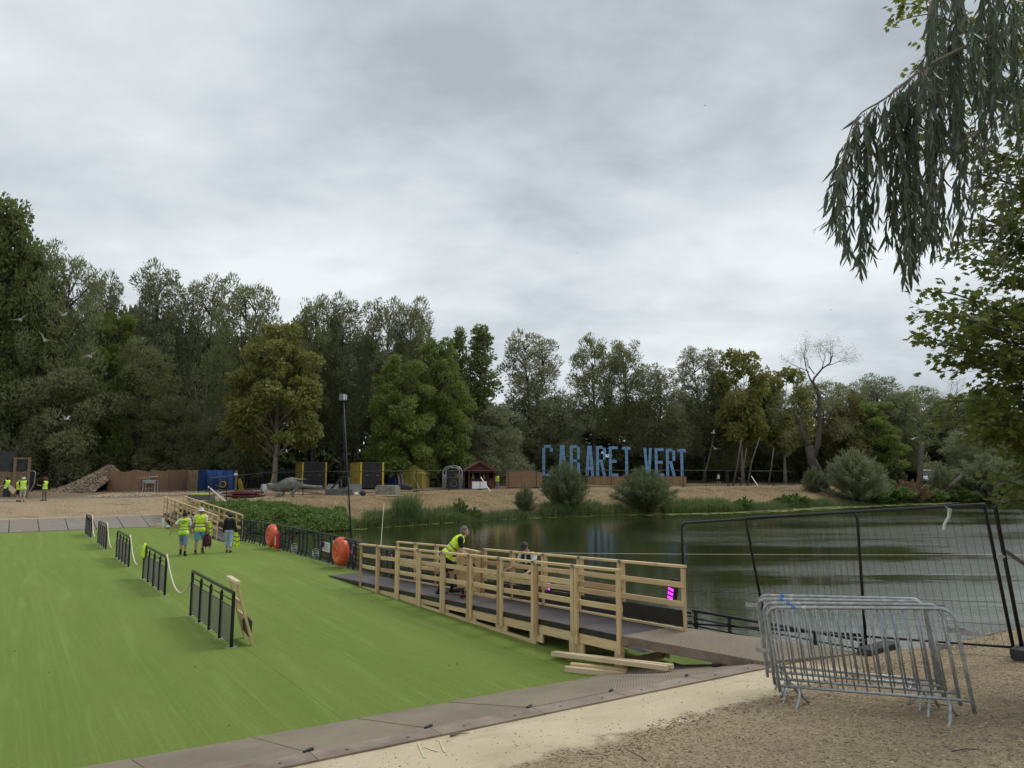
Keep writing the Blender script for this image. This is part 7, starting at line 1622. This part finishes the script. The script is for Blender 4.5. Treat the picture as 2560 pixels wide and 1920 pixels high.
def person(label, loc, heading, H=1.75, bend=0.0, head_pitch=0.0, head_turn=0.0, legs=((0, 0), (0, 0)), arms=((0, 8, 5), (0, 8, 5)), skin='fair', clothes=(), hair=None, hat=None, shoes='shoe', vox=.012, fat=1.0, grip=(25, 25), foot=(0, 0), women=False, reach=(None, None), socks=None):
    """heading: angle of the walking direction from +Y, anticlockwise; legs: (hip forward, knee bend) left, right; arms: (forward, outward, elbow bend) left, right"""
    k = H / 1.75; segs = []; bm = bmesh.new()
    def seg(region, a, ra, b_, rb, n=8): add_hull(bm, sph(a, ra, n) + sph(b_, rb, n)); segs.append((region, Vector(a), Vector(b_), (ra if isinstance(ra, (int, float)) else sum(ra) / 3)))
    pel = Vector((0, 0, 0)); joints = {}
    hips = {}
    low = 1e9
    for s, i in ((-1, 0), (1, 1)):
        hf, kb = R(legs[i][0]), R(legs[i][1]); hip = Vector((s * .092 * k, 0, -.02)); kn = hip + Vector((s * .01, math.sin(hf), -math.cos(hf))) * .43 * k; an = kn + Vector((0, math.sin(hf - kb), -math.cos(hf - kb))) * .42 * k
        hips[s] = (hip, kn, an, hf - kb); 
        low = min(low, an.z - .075 * k - max(0, math.sin(R(-foot[i]))) * .0)
    pel = Vector((0, 0, -low))
    B = R(bend); up = Vector((0, math.sin(B), math.cos(B))); fw = Vector((0, math.cos(B), -math.sin(B))); rt = Vector((1, 0, 0))
    T = lambda x, y, z: pel + rt * x * k + fw * y * k + up * z * k
    f = fat; sh = .17 if women else .19
    seg('torso', T(-.055, 0, .0), (.105 * f, .10 * f, .10), T(.055, 0, .0), (.105 * f, .10 * f, .10)); seg('torso', T(0, .005, .03), (.145 * f, .105 * f, .10), T(0, .01, .22), (.125 * f, .10 * f, .12))
    seg('torso', T(0, .01, .2), (.125 * f, .10 * f, .1), T(0, 0, .38), (.155 * f, .11 * f, .12)); seg('torso', T(-.10, 0, .42), (.075 * f, .095 * f, .09), T(.10, 0, .42), (.075 * f, .095 * f, .09)); seg('torso', T(-sh + .03, -.01, .47), .058, T(sh - .03, -.01, .47), .058)
    seg('neck', T(0, 0, .48), .062, T(0, .015, .58), .053)
    HP = R(bend * .55 + head_pitch); ht = R(head_turn); hu = Vector((0, math.sin(HP), math.cos(HP))); hf_ = Vector((0, math.cos(HP), -math.sin(HP))); q = Quaternion(hu, ht); hf_ = q @ hf_; hr = hf_.cross(hu)
    nb = T(0, .015, .575); Hd = lambda x, y, z: nb + hr * x * k + hf_ * y * k + hu * z * k
    hm = Matrix((hr, hf_, hu)).transposed()
    def hs(c, r): return [Hd(*c) + hm @ (p * k) for p in sph((0, 0, 0), r, 12)]
    add_hull(bm, hs((0, .0, .125), (.076, .093, .100)) + hs((0, .045, .045), (.050, .045, .042))); segs.append(('head', Hd(0, 0, .03), Hd(0, 0, .19), .08))
    add_hull(bm, hs((0, .092, .115), (.010, .010, .012)) + hs((0, .108, .078), (.016, .014, .012)))
    for s in (-1, 1): add_hull(bm, hs((s * .078, -.005, .095), (.012, .022, .034)))
    add_hull(bm, hs((0, .088, .045), (.025, .012, .008))); add_hull(bm, hs((0, .085, .018), (.022, .018, .016)))
    hand_m = {}
    for s, i in ((-1, 0), (1, 1)):
        sp = T(s * sh, -.005, .455); af, ao, eb = [R(a) for a in arms[i]]; dn = -up if False else Vector((0, 0, -1))
        ud = Vector((s * math.sin(ao), math.sin(af) * math.cos(ao), -math.cos(af) * math.cos(ao))); el = sp + ud * .30 * k; ff = af + eb; fd = Vector((s * math.sin(ao) * .6, math.sin(ff) * math.cos(ao), -math.cos(ff) * math.cos(ao))).normalized(); wr = el + fd * .25 * k
        if reach[i] is not None:
            tgt = Vector(reach[i]); d = tgt - sp; L = min(d.length, .54 * k); d.normalize(); a_ = .30 * k; c_ = .25 * k; ca = (a_ * a_ + L * L - c_ * c_) / (2 * a_ * L); ca = max(-1, min(1, ca)); hint = Vector((s * .5, -.6, -.6)); pr = (hint - d * hint.dot(d)).normalized()
            el = sp + d * a_ * ca + pr * a_ * math.sqrt(max(0, 1 - ca * ca)); wr = sp + d * L; fd = (wr - el).normalized()
        seg('uarm%d' % i, sp, .056 * k * f ** .5, el, .041 * k); seg('farm%d' % i, el, .041 * k, wr, .027 * k)
        pn = Vector((-s, 0, 0)); pn = (pn - fd * pn.dot(fd)).normalized(); sd = fd.cross(pn)      # palm normal, side (towards the thumb or away)
        if sd.y < 0: sd = -sd
        pc = wr + fd * .045 * k; seg('hand%d' % i, wr + fd * .01, (.022, .022, .022), pc + fd * .03 * k, .022)
        add_hull(bm, sph(wr + fd * .02, .02, 6) + sph(pc + fd * .04 + sd * .028, .013, 6) + sph(pc + fd * .04 - sd * .028, .013, 6))
        for j, L_ in enumerate((.072, .082, .076, .060)):
            b0 = pc + fd * .04 + sd * (.028 - j * .019); g_a = R(grip[i] + 4 * j); d1 = fd * math.cos(g_a) + pn * math.sin(g_a); d2 = fd * math.cos(g_a * 2.1) + pn * math.sin(g_a * 2.1)
            m1 = b0 + d1 * L_ * .5 * k; add_hull(bm, sph(b0, .0105, 6) + sph(m1, .0095, 6)); add_hull(bm, sph(m1, .0095, 6) + sph(m1 + d2 * L_ * .5 * k, .008, 6))
        tb = wr + fd * .03 + sd * .022; t1 = tb + (sd * .7 + fd * .7 + pn * .3).normalized() * .038; add_hull(bm, sph(tb, .013, 6) + sph(t1, .011, 6)); add_hull(bm, sph(t1, .011, 6) + sph(t1 + (fd + pn * .5).normalized() * .028, .009, 6))
        hand_m[i] = (wr + fd * .08, fd, sd, pn)
    for s, i in ((-1, 0), (1, 1)):
        hip, kn, an, ang = hips[s]; hip, kn, an = hip + pel, kn + pel, an + pel
        seg('thigh%d' % i, hip, .086 * k * f ** .5, kn, .057 * k); mid = kn.lerp(an, .35) + Vector((0, -.012, 0)); seg('calf%d' % i, kn, .055 * k, mid, .052 * k); seg('shin%d' % i, mid, .052 * k, an, .036 * k)
        fp_ = R(foot[i]); fdv = Vector((s * .10, math.cos(fp_), math.sin(fp_))); heel = an + Vector((0, -.045, -.045)) * k; ball = an + fdv * .115 * k + Vector((0, 0, -.045)) * k; toe = an + fdv * .175 * k + Vector((0, 0, -.05)) * k
        seg('foot%d' % i, heel, .033 * k, ball, (.045 * k, .04 * k, .030 * k)); seg('foot%d' % i, ball, (.045 * k, .04 * k, .03 * k), toe, (.036 * k, .035 * k, .022 * k)); seg('foot%d' % i, an, .04 * k, ball, .03 * k)
    me = bpy.data.meshes.new('person_raw'); bm.to_mesh(me); bm.free(); o = bpy.data.objects.new('raw', me); col.objects.link(o)
    md = o.modifiers.new('r', 'REMESH'); md.mode = 'VOXEL'; md.voxel_size = vox * k; md.use_smooth_shade = True; ms_ = o.modifiers.new('s', 'SMOOTH'); ms_.factor = .5; ms_.iterations = 2
    dg = bpy.context.evaluated_depsgraph_get(); body = bpy.data.meshes.new_from_object(o.evaluated_get(dg)); bpy.data.objects.remove(o); bpy.data.meshes.remove(me)
    body.materials.clear(); body.materials.append(SK[skin]); body.polygons.foreach_set('use_smooth', [True] * len(body.polygons))
    nv, npy = len(body.vertices), len(body.polygons); V_ = np.zeros(nv * 3, np.float32); body.vertices.foreach_get('co', V_); V_ = V_.reshape(-1, 3); N_ = np.zeros(nv * 3, np.float32); body.vertex_normals.foreach_get('vector', N_); N_ = N_.reshape(-1, 3)
    PC = np.zeros(npy * 3, np.float32); body.polygons.foreach_get('center', PC); PC = PC.reshape(-1, 3)
    best = np.full(npy, 1e9); reg = np.zeros(npy, int); tt = np.zeros(npy); names = [s_[0] for s_ in segs]
    for i, (rn, a, b_, r_) in enumerate(segs):
        a, b_ = np.array(a), np.array(b_); ab = b_ - a; t = np.clip(((PC - a) @ ab) / max(ab @ ab, 1e-9), 0, 1); d = np.linalg.norm(PC - a - t[:, None] * ab, axis=1) - r_ * 1.0
        m = d < best; best[m] = d[m]; reg[m] = i; tt[m] = t[m]
    rn_ = np.array(names)[reg]; tz = (PC - np.array(pel)) @ np.array(up) / k                # height up the torso
    # legs: t along the whole leg
    lt = np.where(np.char.startswith(rn_, 'thigh'), tt * .5, np.where(np.char.startswith(rn_, 'calf'), .5 + tt * .18, np.where(np.char.startswith(rn_, 'shin'), .68 + tt * .32, 0)))
    at = np.where(np.char.startswith(rn_, 'uarm'), tt * .5, np.where(np.char.startswith(rn_, 'farm'), .5 + tt * .5, 9))
    root = thing('person', label, 'person', loc, heading)
    o = bpy.data.objects.new('body', body); link(o, root)
    def garment(name, mask, off, mats, mi=None, flare=0.0):
        ids = np.where(mask)[0]
        if len(ids) == 0: return None
        fs = [tuple(body.polygons[i].vertices) for i in ids]; used = sorted({v for f_ in fs for v in f_}); mp = {v: j for j, v in enumerate(used)}; u_ = np.array(used)
        offv = np.full(len(u_), off); P_ = V_[u_] + N_[u_] * (off + .004 * np.sin(V_[u_][:, 2:3] * 60 + V_[u_][:, 0:1] * 35))
        gm = bpy.data.meshes.new(name); gm.from_pydata([tuple(p) for p in P_], [], [tuple(mp[v] for v in f_) for f_ in fs])
        for m in (mats if isinstance(mats, (list, tuple)) else [mats]): gm.materials.append(m)
        if mi is not None: gm.polygons.foreach_set('material_index', mi[ids].astype(np.int32))
        gm.polygons.foreach_set('use_smooth', [True] * len(gm.polygons)); gm.update(); g_o = bpy.data.objects.new(name, gm); link(g_o, root)
        sol = g_o.modifiers.new('s', 'SOLIDIFY'); sol.thickness = .008; sol.offset = -1; sol.use_rim = True; return g_o
    tor = rn_ == 'torso'
    for c in clothes:
        kind = c[0]; mat = M[c[1]]
        if kind == 'tee': garment('t_shirt', ((tor | np.char.startswith(rn_, 'thigh')) & (tz > -.03)) | (at < .5 * c[2]) | ((rn_ == 'neck') & (tt < .25)), .010, mat)
        if kind == 'sweater': garment('sweater', ((tor | np.char.startswith(rn_, 'thigh')) & (tz > -.05)) | (at < .97) | ((rn_ == 'neck') & (tt < .5)), .022, mat)
        if kind == 'vest':
            x = np.abs((PC - np.array(pel)) @ np.array(rt)) / k; m = ((tor | np.char.startswith(rn_, 'thigh')) & (tz > c[2]) & ~((x > .175) & (tz > .34))) ; st = ((tz > .07) & (tz < .115)) | ((tz > .185) & (tz < .23)); garment('hi_vis_vest', m, .028 * (1.0 if vox < .02 else 1.2), [mat, M[c[3]]], st.astype(int))
        if kind == 'harness': x = np.abs((PC - np.array(pel)) @ np.array(rt)) / k; garment('work_vest', tor & (tz > .02) & (((x > .03) & (x < .13)) | (tz < .3)) & (x < .16), .024, mat)
        if kind == 'shorts': garment('shorts', (tor & (tz < .03)) | ((lt > 0) & (lt < c[2])) | (np.char.startswith(rn_, 'thigh') & (lt <= .01)), .026, mat)
        if kind == 'trousers': garment('trousers', (tor & (tz < .03)) | ((lt > 0) & (lt < c[2])) | (np.char.startswith(rn_, 'thigh') & (lt <= .01)), .024, mat)
        if kind == 'skirt':
            n = 20; vs = []; zt, zb = pel.z + .05 * k, c[2]
            for j in range(5):
                u_ = j / 4
                for i in range(n): a = 2 * math.pi * i / n; r_ = .165 + .10 * u_ + .012 * math.sin(a * 5) * u_; vs.append((math.cos(a) * r_ * k, math.sin(a) * r_ * .85 * k, zt + (zb - zt) * u_))
            q_ = MB(); q_.add(vs, [(j * n + i, j * n + (i + 1) % n, (j + 1) * n + (i + 1) % n, (j + 1) * n + i) for j in range(4) for i in range(n)]); q_.build('skirt', mat, root, smooth=True)
    for e in (-1, 1):
        half = PC[:, 0] * e > 0
        if socks: garment('sock', half & (lt > socks[1]), .008, M[socks[0]])
        garment('shoe', half & (np.char.startswith(rn_, 'foot') | (lt > .965)), .008, M[shoes])
    hc = (PC - np.array(nb)) / k; hz_ = hc @ np.array(hu); hy = hc @ np.array(hf_); hd = (rn_ == 'head')
    if hair:
        if hair[1] == 'afro':
            q_ = MB(); q_.ell(Hd(0, -.02, .15), (.155 * k, .15 * k, .135 * k), 14, 10, hm); h_o = q_.build('hair', M[hair[0]], root, smooth=True)
            for i_, v_ in enumerate(h_o.data.vertices): v_.co += v_.normal * rnd.uniform(-.014, .016)
        else:
            m = (hd | (rn_ == 'neck')) & (((hz_ > .135) & (hy < .055)) | ((hy < .0) & (hz_ > hair[2])) | (hz_ > .185)) & (hz_ > hair[2]); garment('hair', m, .014, M[hair[0]])
    for s in (-1, 1):
        MB().ell(Hd(s * .032, .083, .108), (.011 * k,) * 3, 8, 6).build('eye', M['eye'], root, smooth=True)
    if hat:
        m4 = Matrix.Translation(Hd(0, -.003, .135)) @ hm.to_4x4() @ Matrix.Scale(k, 4)
        if hat[1] == 'cap':
            q_ = MB(); q_.ell((0, 0, 0), (.090, .106, .095), 16, 8, None, 0, 1); q_.build('cap', M[hat[0]], root, m4, smooth=True); q_ = MB(); sgn = hat[2] if len(hat) > 2 else 1
            pl = [(.07 * math.cos(a), sgn * (.085 + .075 * math.sin(a))) for a in [j * math.pi / 8 for j in range(9)]]; q_.prism(pl if sgn > 0 else pl[::-1], -.004, .006); q_.build('cap_peak', M[hat[0]], root, m4, smooth=False)
        else:
            q_ = MB().lathe([(.150, -.045), (.128, -.02), (.098, .0), (.094, .045), (.078, .082), (.03, .095), (0, .096)], 22, Matrix.Diagonal((.96, 1.08, 1, 1))); q_.build('bucket_hat', M[hat[0]], root, m4, smooth=True)
    return root, hand_m, (pel, up, fw, k)
def hang(root, hand, name, label, cat):
    """a thing carried in a hand stays a thing of its own; returns its world matrix at the hand"""
    wp = WM[root.name] @ hand[0]; return thing(name, label, cat, wp, root.rotation_euler.z if False else 0.0)

WALK = BROT + R(6)
# three people walking away over the carpet
f1 = P(456, 1390, .01); p1, h1, b1 = person('walker in white t-shirt, lime vest and denim shorts with left arm swung out', f1, R(12), 1.70, 3, 6, 10, legs=((26, 42), (-4, 2)), arms=((-28, 32, 8), (14, 6, 25)), skin='tan',
    clothes=(('tee', 'tee_white', .66), ('shorts', 'denim', .60), ('vest', 'hivis_green', -.09, 'reflect')), hat=('cap_black', 'cap'), hair=('hair_black', 'short', .04), shoes='cap_black', socks=('black_cloth', .86), foot=(-8, 0))
f2 = P(497, 1385, .01); p2, h2, b2 = person('largest walker, in white bucket hat, yellow vest and blue shorts', f2, R(10), 1.84, 2, 4, 0, legs=((-6, 6), (26, 40)), arms=((8, 9, 20), (-2, 9, 10)), skin='tan', fat=1.22,
    clothes=(('tee', 'tee_white', .72), ('shorts', 'denim_blue', .46), ('vest', 'hivis', -.08, 'reflect')), hat=('hat_white', 'bucket'), hair=('hair_grey', 'short', .03), shoes='shoe_brown', socks=('black_cloth', .90), foot=(0, -10), grip=(30, 60))
f3 = P(571, 1381, .01); p3, h3, b3 = person('smallest walker, in a black sweater and wide pale jeans, carrying a yellow vest', f3, R(8), 1.60, 2, 5, 0, legs=((8, 6), (-8, 8)), arms=((4, 12, 12), (-4, 14, 22)), skin='fair', women=True,
    clothes=(('sweater', 'black_cloth'), ('trousers', 'denim_pale', .80)), hair=('hair_black', 'short', .02), shoes='shoe', grip=(35, 60))
# lettering on the back of the first walker's vest
pel, up_, fw_, k_ = b1
for i, (s_, z_, sz_) in enumerate((('CABARET', .39, .075), ('VERT', .32, .075))): text3(s_, pel + up_ * z_ * k_ + Vector((0, -.165 + .006 * i, 0)), sz_, M['navy'], p1, (R(90), 0, 0), .002, 'vest_lettering')
MB().box(pel + up_ * .455 * k_ + Vector((0, -.150, 0)), (.26, .004, .016)).build('vest_lettering', M['navy'], p1)
# maroon rucksack hanging from the right hand of the second walker
c = WM[p2.name] @ h2[1][0]; bg_ = thing('rucksack', 'maroon rucksack hanging from the hand of the walker in the bucket hat', 'bag', c, R(10))
q = MB(); prof = [(.0, -.06, .07, .05), (.0, -.12, .13, .09), (.0, -.30, .165, .12), (.0, -.46, .17, .12), (.0, -.52, .13, .09)]; n = 14
q.add([(math.cos(2 * math.pi * j / n) * a_, math.sin(2 * math.pi * j / n) * b_, z_) for x_, z_, a_, b_ in prof for j in range(n)], [(i * n + j, i * n + (j + 1) % n, (i + 1) * n + (j + 1) % n, (i + 1) * n + j) for i in range(4) for j in range(n)] + [tuple(range(n)), tuple(4 * n + j for j in range(n))[::-1]])
q.build('bag_body', M['maroon'], bg_, smooth=True); MB().tube([(-.04, 0, -.06), (-.03, 0, .0), (.03, 0, .0), (.04, 0, -.06)], .012, 6).build('handle', M['maroon'], bg_)
for e in (-1, 1): MB().tube([(e * .06, .10, -.10), (e * .12, .17, -.35), (e * .08, .14, -.62), (e * .04, .11, -.52)], .014, 5).build('strap', M['black_cloth'], bg_)
def limp_vest(name, label, top, w, h, fold, rz, stripes=(.35, .62)):
    """a hi-vis vest hanging in folds from one point"""
    t = thing(name, label, 'vest', top, rz); n = 18; rows = 12; vs = []; mi = []
    for i in range(rows + 1):
        u_ = i / rows; ww = w * (.18 + .82 * min(1, u_ * 2.2))
        for j in range(n + 1): x = (j / n - .5); vs.append((x * ww, math.sin(x * 17 + 1.5) * fold * (.3 + .7 * u_), -h * u_ * (1 + .08 * math.sin(x * 9))))
    fs = []
    for i in range(rows):
        for j in range(n): a = i * (n + 1) + j; fs.append((a, a + 1, a + n + 2, a + n + 1)); mi.append(1 if any(abs(i / rows - s_) < .045 for s_ in stripes) else 0)
    q = MB(); q.add(vs, fs); q.mi = mi; o = q.build('cloth', [M['hivis'], M['reflect']], t, smooth=True); sol = o.modifiers.new('s', 'SOLIDIFY'); sol.thickness = .012; return t
c = WM[p3.name] @ h3[1][0]; limp_vest('hi_vis_vest', 'yellow hi-vis vest dangling from the hand of the walker in black', c + Vector((-.02, -.04, .14)), .34, .66, .05, R(15))
c = WM[p2.name] @ Vector((.30, .12, 1.28)); limp_vest('hi_vis_vest', 'second yellow vest showing beside the right arm of the walker in the bucket hat', c, .30, .62, .04, R(10), (.4, .66))
# yellow vest draped over the end of the second railing
c = W(3.69, 24.72, 1.035); dv_ = thing('hi_vis_vest', 'yellow vest draped over the far end of the second black railing', 'vest', c, BROT); n, m_ = 16, 10; vs = []
for i in range(n + 1):
    a = (i / n - .5) * 2; L = .36 * abs(a) ** 1.0; 
    for j in range(m_ + 1): y = (j / m_ - .5) * (.46 + .1 * abs(a)); side = -.035 if a < 0 else .035; vs.append((side * min(1, abs(a) * 5) - (.02 * math.sin(y * 40) * abs(a)) * (1 if a > 0 else -1) + side * .5 * abs(a), y + .04 * math.sin(a * 5), .03 - L * 1.15 + .02 * math.sin(y * 22)))
q = MB(); q.add(vs, [(i * (m_ + 1) + j, i * (m_ + 1) + j + 1, (i + 1) * (m_ + 1) + j + 1, (i + 1) * (m_ + 1) + j) for i in range(n) for j in range(m_)]); q.mi = [1 if i in (3, 12) else 0 for i in range(n) for j in range(m_)]
o = q.build('cloth', [M['hivis'], M['hivis_green']], dv_, smooth=True); sol = o.modifiers.new('s', 'SOLIDIFY'); sol.thickness = .014

# workman bending over the ramp rail
fz = dz1(15.1) + .035; f4 = P(1116, 1483, fz)
p4, h4, b4 = person('workman in yellow vest, black t-shirt and black shorts, stooping on the near ramp', f4, R(-84), 1.80, 44, -26, 6, legs=((20, 22), (-6, 12)), arms=((40, 8, 20), (40, 8, 25)), skin='fair', fat=1.06, vox=.009,
    clothes=(('tee', 'black_cloth', .60), ('shorts', 'black_cloth', .47), ('vest', 'hivis', -.06, 'reflect')), hair=('hair_grey', 'short', .03), shoes='cap_black', socks=('black_cloth', .84), grip=(35, 35), reach=((-.10, .56, .86), (.13, .52, .80)))
def drill(label, m):
    t = thing('cordless_drill', label, 'power drill', m=m)
    MB().tube([(-.09, 0, 0), (.05, 0, 0), (.09, 0, 0), (.13, 0, 0)], [.028, .030, .024, .014], 12).build('motor_housing', M['hoses'], t, smooth=True); MB().tube([(.13, 0, 0), (.20, 0, 0)], .006, 6).build('drill_bit', M['zinc'], t)
    MB().beam((-.03, 0, -.03), (-.06, 0, -.15), .035, .045).build('grip', M['black_cloth'], t); MB().span((-.11, -.038, -.205), (.01, .038, -.15)).build('battery', M['black_cloth'], t); MB().span((-.105, -.036, -.149), (.005, .036, -.135)).build('battery_trim', M['red'], t); return t
c = WM[p4.name] @ h4[1][0]; drill('red and black drill held in the stooping workman\'s hand', Matrix.Translation(c + Vector((.02, .0, -.02))) @ Matrix.Rotation(R(20), 4, 'Z') @ Matrix.Rotation(R(40), 4, 'Y'))
c = P(1152, 1494, dz1(14.9) + .035) + Vector((0, 0, .205)); drill('red and black cordless drill standing on the ramp deck beside the workman\'s shoe', T4(c, R(200)))
# second workman outside the far rail
f5 = W(10.0, 13.35, .01); p5, h5, b5 = person('workman in a grey cap, white t-shirt and dark vest behind the far ramp rail', f5, R(140), 1.74, 14, 34, 12, legs=((8, 10), (2, 10)), arms=((30, 10, 40), (34, 10, 45)), skin='fair', vox=.011,
    clothes=(('tee', 'tee_white', .7), ('trousers', 'dark_denim', .95), ('harness', 'navy')), hat=('cap_grey', 'cap'), hair=('hair_black', 'short', .03), shoes='shoe')
# four people by the brown gateway
def far_person(label, px, by, hpx, rz, **kw):
    b = spot(px, by); H = hpx * K(b); return person(label, b, rz, min(max(H, 1.5), 1.95), vox=.02, **kw)
far_person('dark-haired person in a lime vest and long dark skirt by the brown gateway', 14, 1253, 60, R(75), legs=((6, 4), (-8, 6)), arms=((24, 10, 40), (10, 8, 20)), clothes=(('tee', 'black_cloth', .8), ('skirt', 'navy', .32), ('vest', 'hivis_green', -.06, 'reflect')), hair=('hair_black', 'short', -.02), shoes='tee_white', women=True)
far_person('person in dark cap and yellow vest holding a board at the brown gateway', 43, 1254, 57, R(-35), legs=((4, 2), (-2, 2)), arms=((40, 12, 50), (36, 12, 45)), clothes=(('tee', 'hoses', .9), ('shorts', 'black_cloth', .48), ('vest', 'hivis', -.06, 'reflect')), hat=('cap_black', 'cap'), shoes='shoe')
bp = spot(38, 1254); o = MB().box((0, 0, 0), (.95, .04, .34)).build('carried_board', M['pale_wood'], None, Matrix.Translation(bp + Vector((-.25, -.3, .98))) @ Matrix.Rotation(R(38), 4, 'Y')); tag(o, 'pale board held by the person in the dark cap', 'board')
far_person('person in a pale sun hat, lime vest and patterned shorts beside the gateway', 55, 1255, 61, R(30), legs=((2, 2), (-2, 2)), arms=((20, 10, 60), (10, 10, 50)), fat=1.1, clothes=(('tee', 'black_cloth', .8), ('shorts', 'camo', .62), ('vest', 'hivis_green', -.06, 'reflect_light')), hat=('hat_white', 'bucket'), shoes='shoe')
far_person('person with bushy dark red hair and a lime vest, looking at a phone', 110, 1252, 56, R(80), legs=((3, 2), (-3, 4)), arms=((38, 6, 60), (30, 6, 66)), head_pitch=20, clothes=(('tee', 'black_cloth', .9), ('trousers', 'khaki', .92), ('vest', 'hivis_green', -.06, 'reflect')), hair=('hair_red', 'afro'), shoes='shoe', women=True)
far_person('person in a bright yellow vest standing at the right corner of the red hut', 1243, 1221, 33, R(20), legs=((3, 2), (-3, 4)), clothes=(('sweater', 'hivis'), ('trousers', 'denim', .95), ('vest', 'hivis', -.12, 'reflect')), hair=('hair_black', 'short', .02))
far_person('distant heavy-set man in white shirt and dark shorts right of the blue letters', 1797, 1213, 30, R(60), fat=1.25, legs=((20, 6), (-14, 10)), arms=((14, 14, 20), (-14, 14, 20)), clothes=(('tee', 'tee_white', .95), ('shorts', 'black_cloth', .45)), hair=('hair_black', 'short', .02))
far_person('distant person in grey clothes standing left of the half-bare tree', 2027, 1215, 30, R(-60), legs=((4, 4), (-6, 4)), clothes=(('sweater', 'cap_grey'), ('trousers', 'khaki', .95)), hair=('hair_grey', 'short', .02))
print('people done')
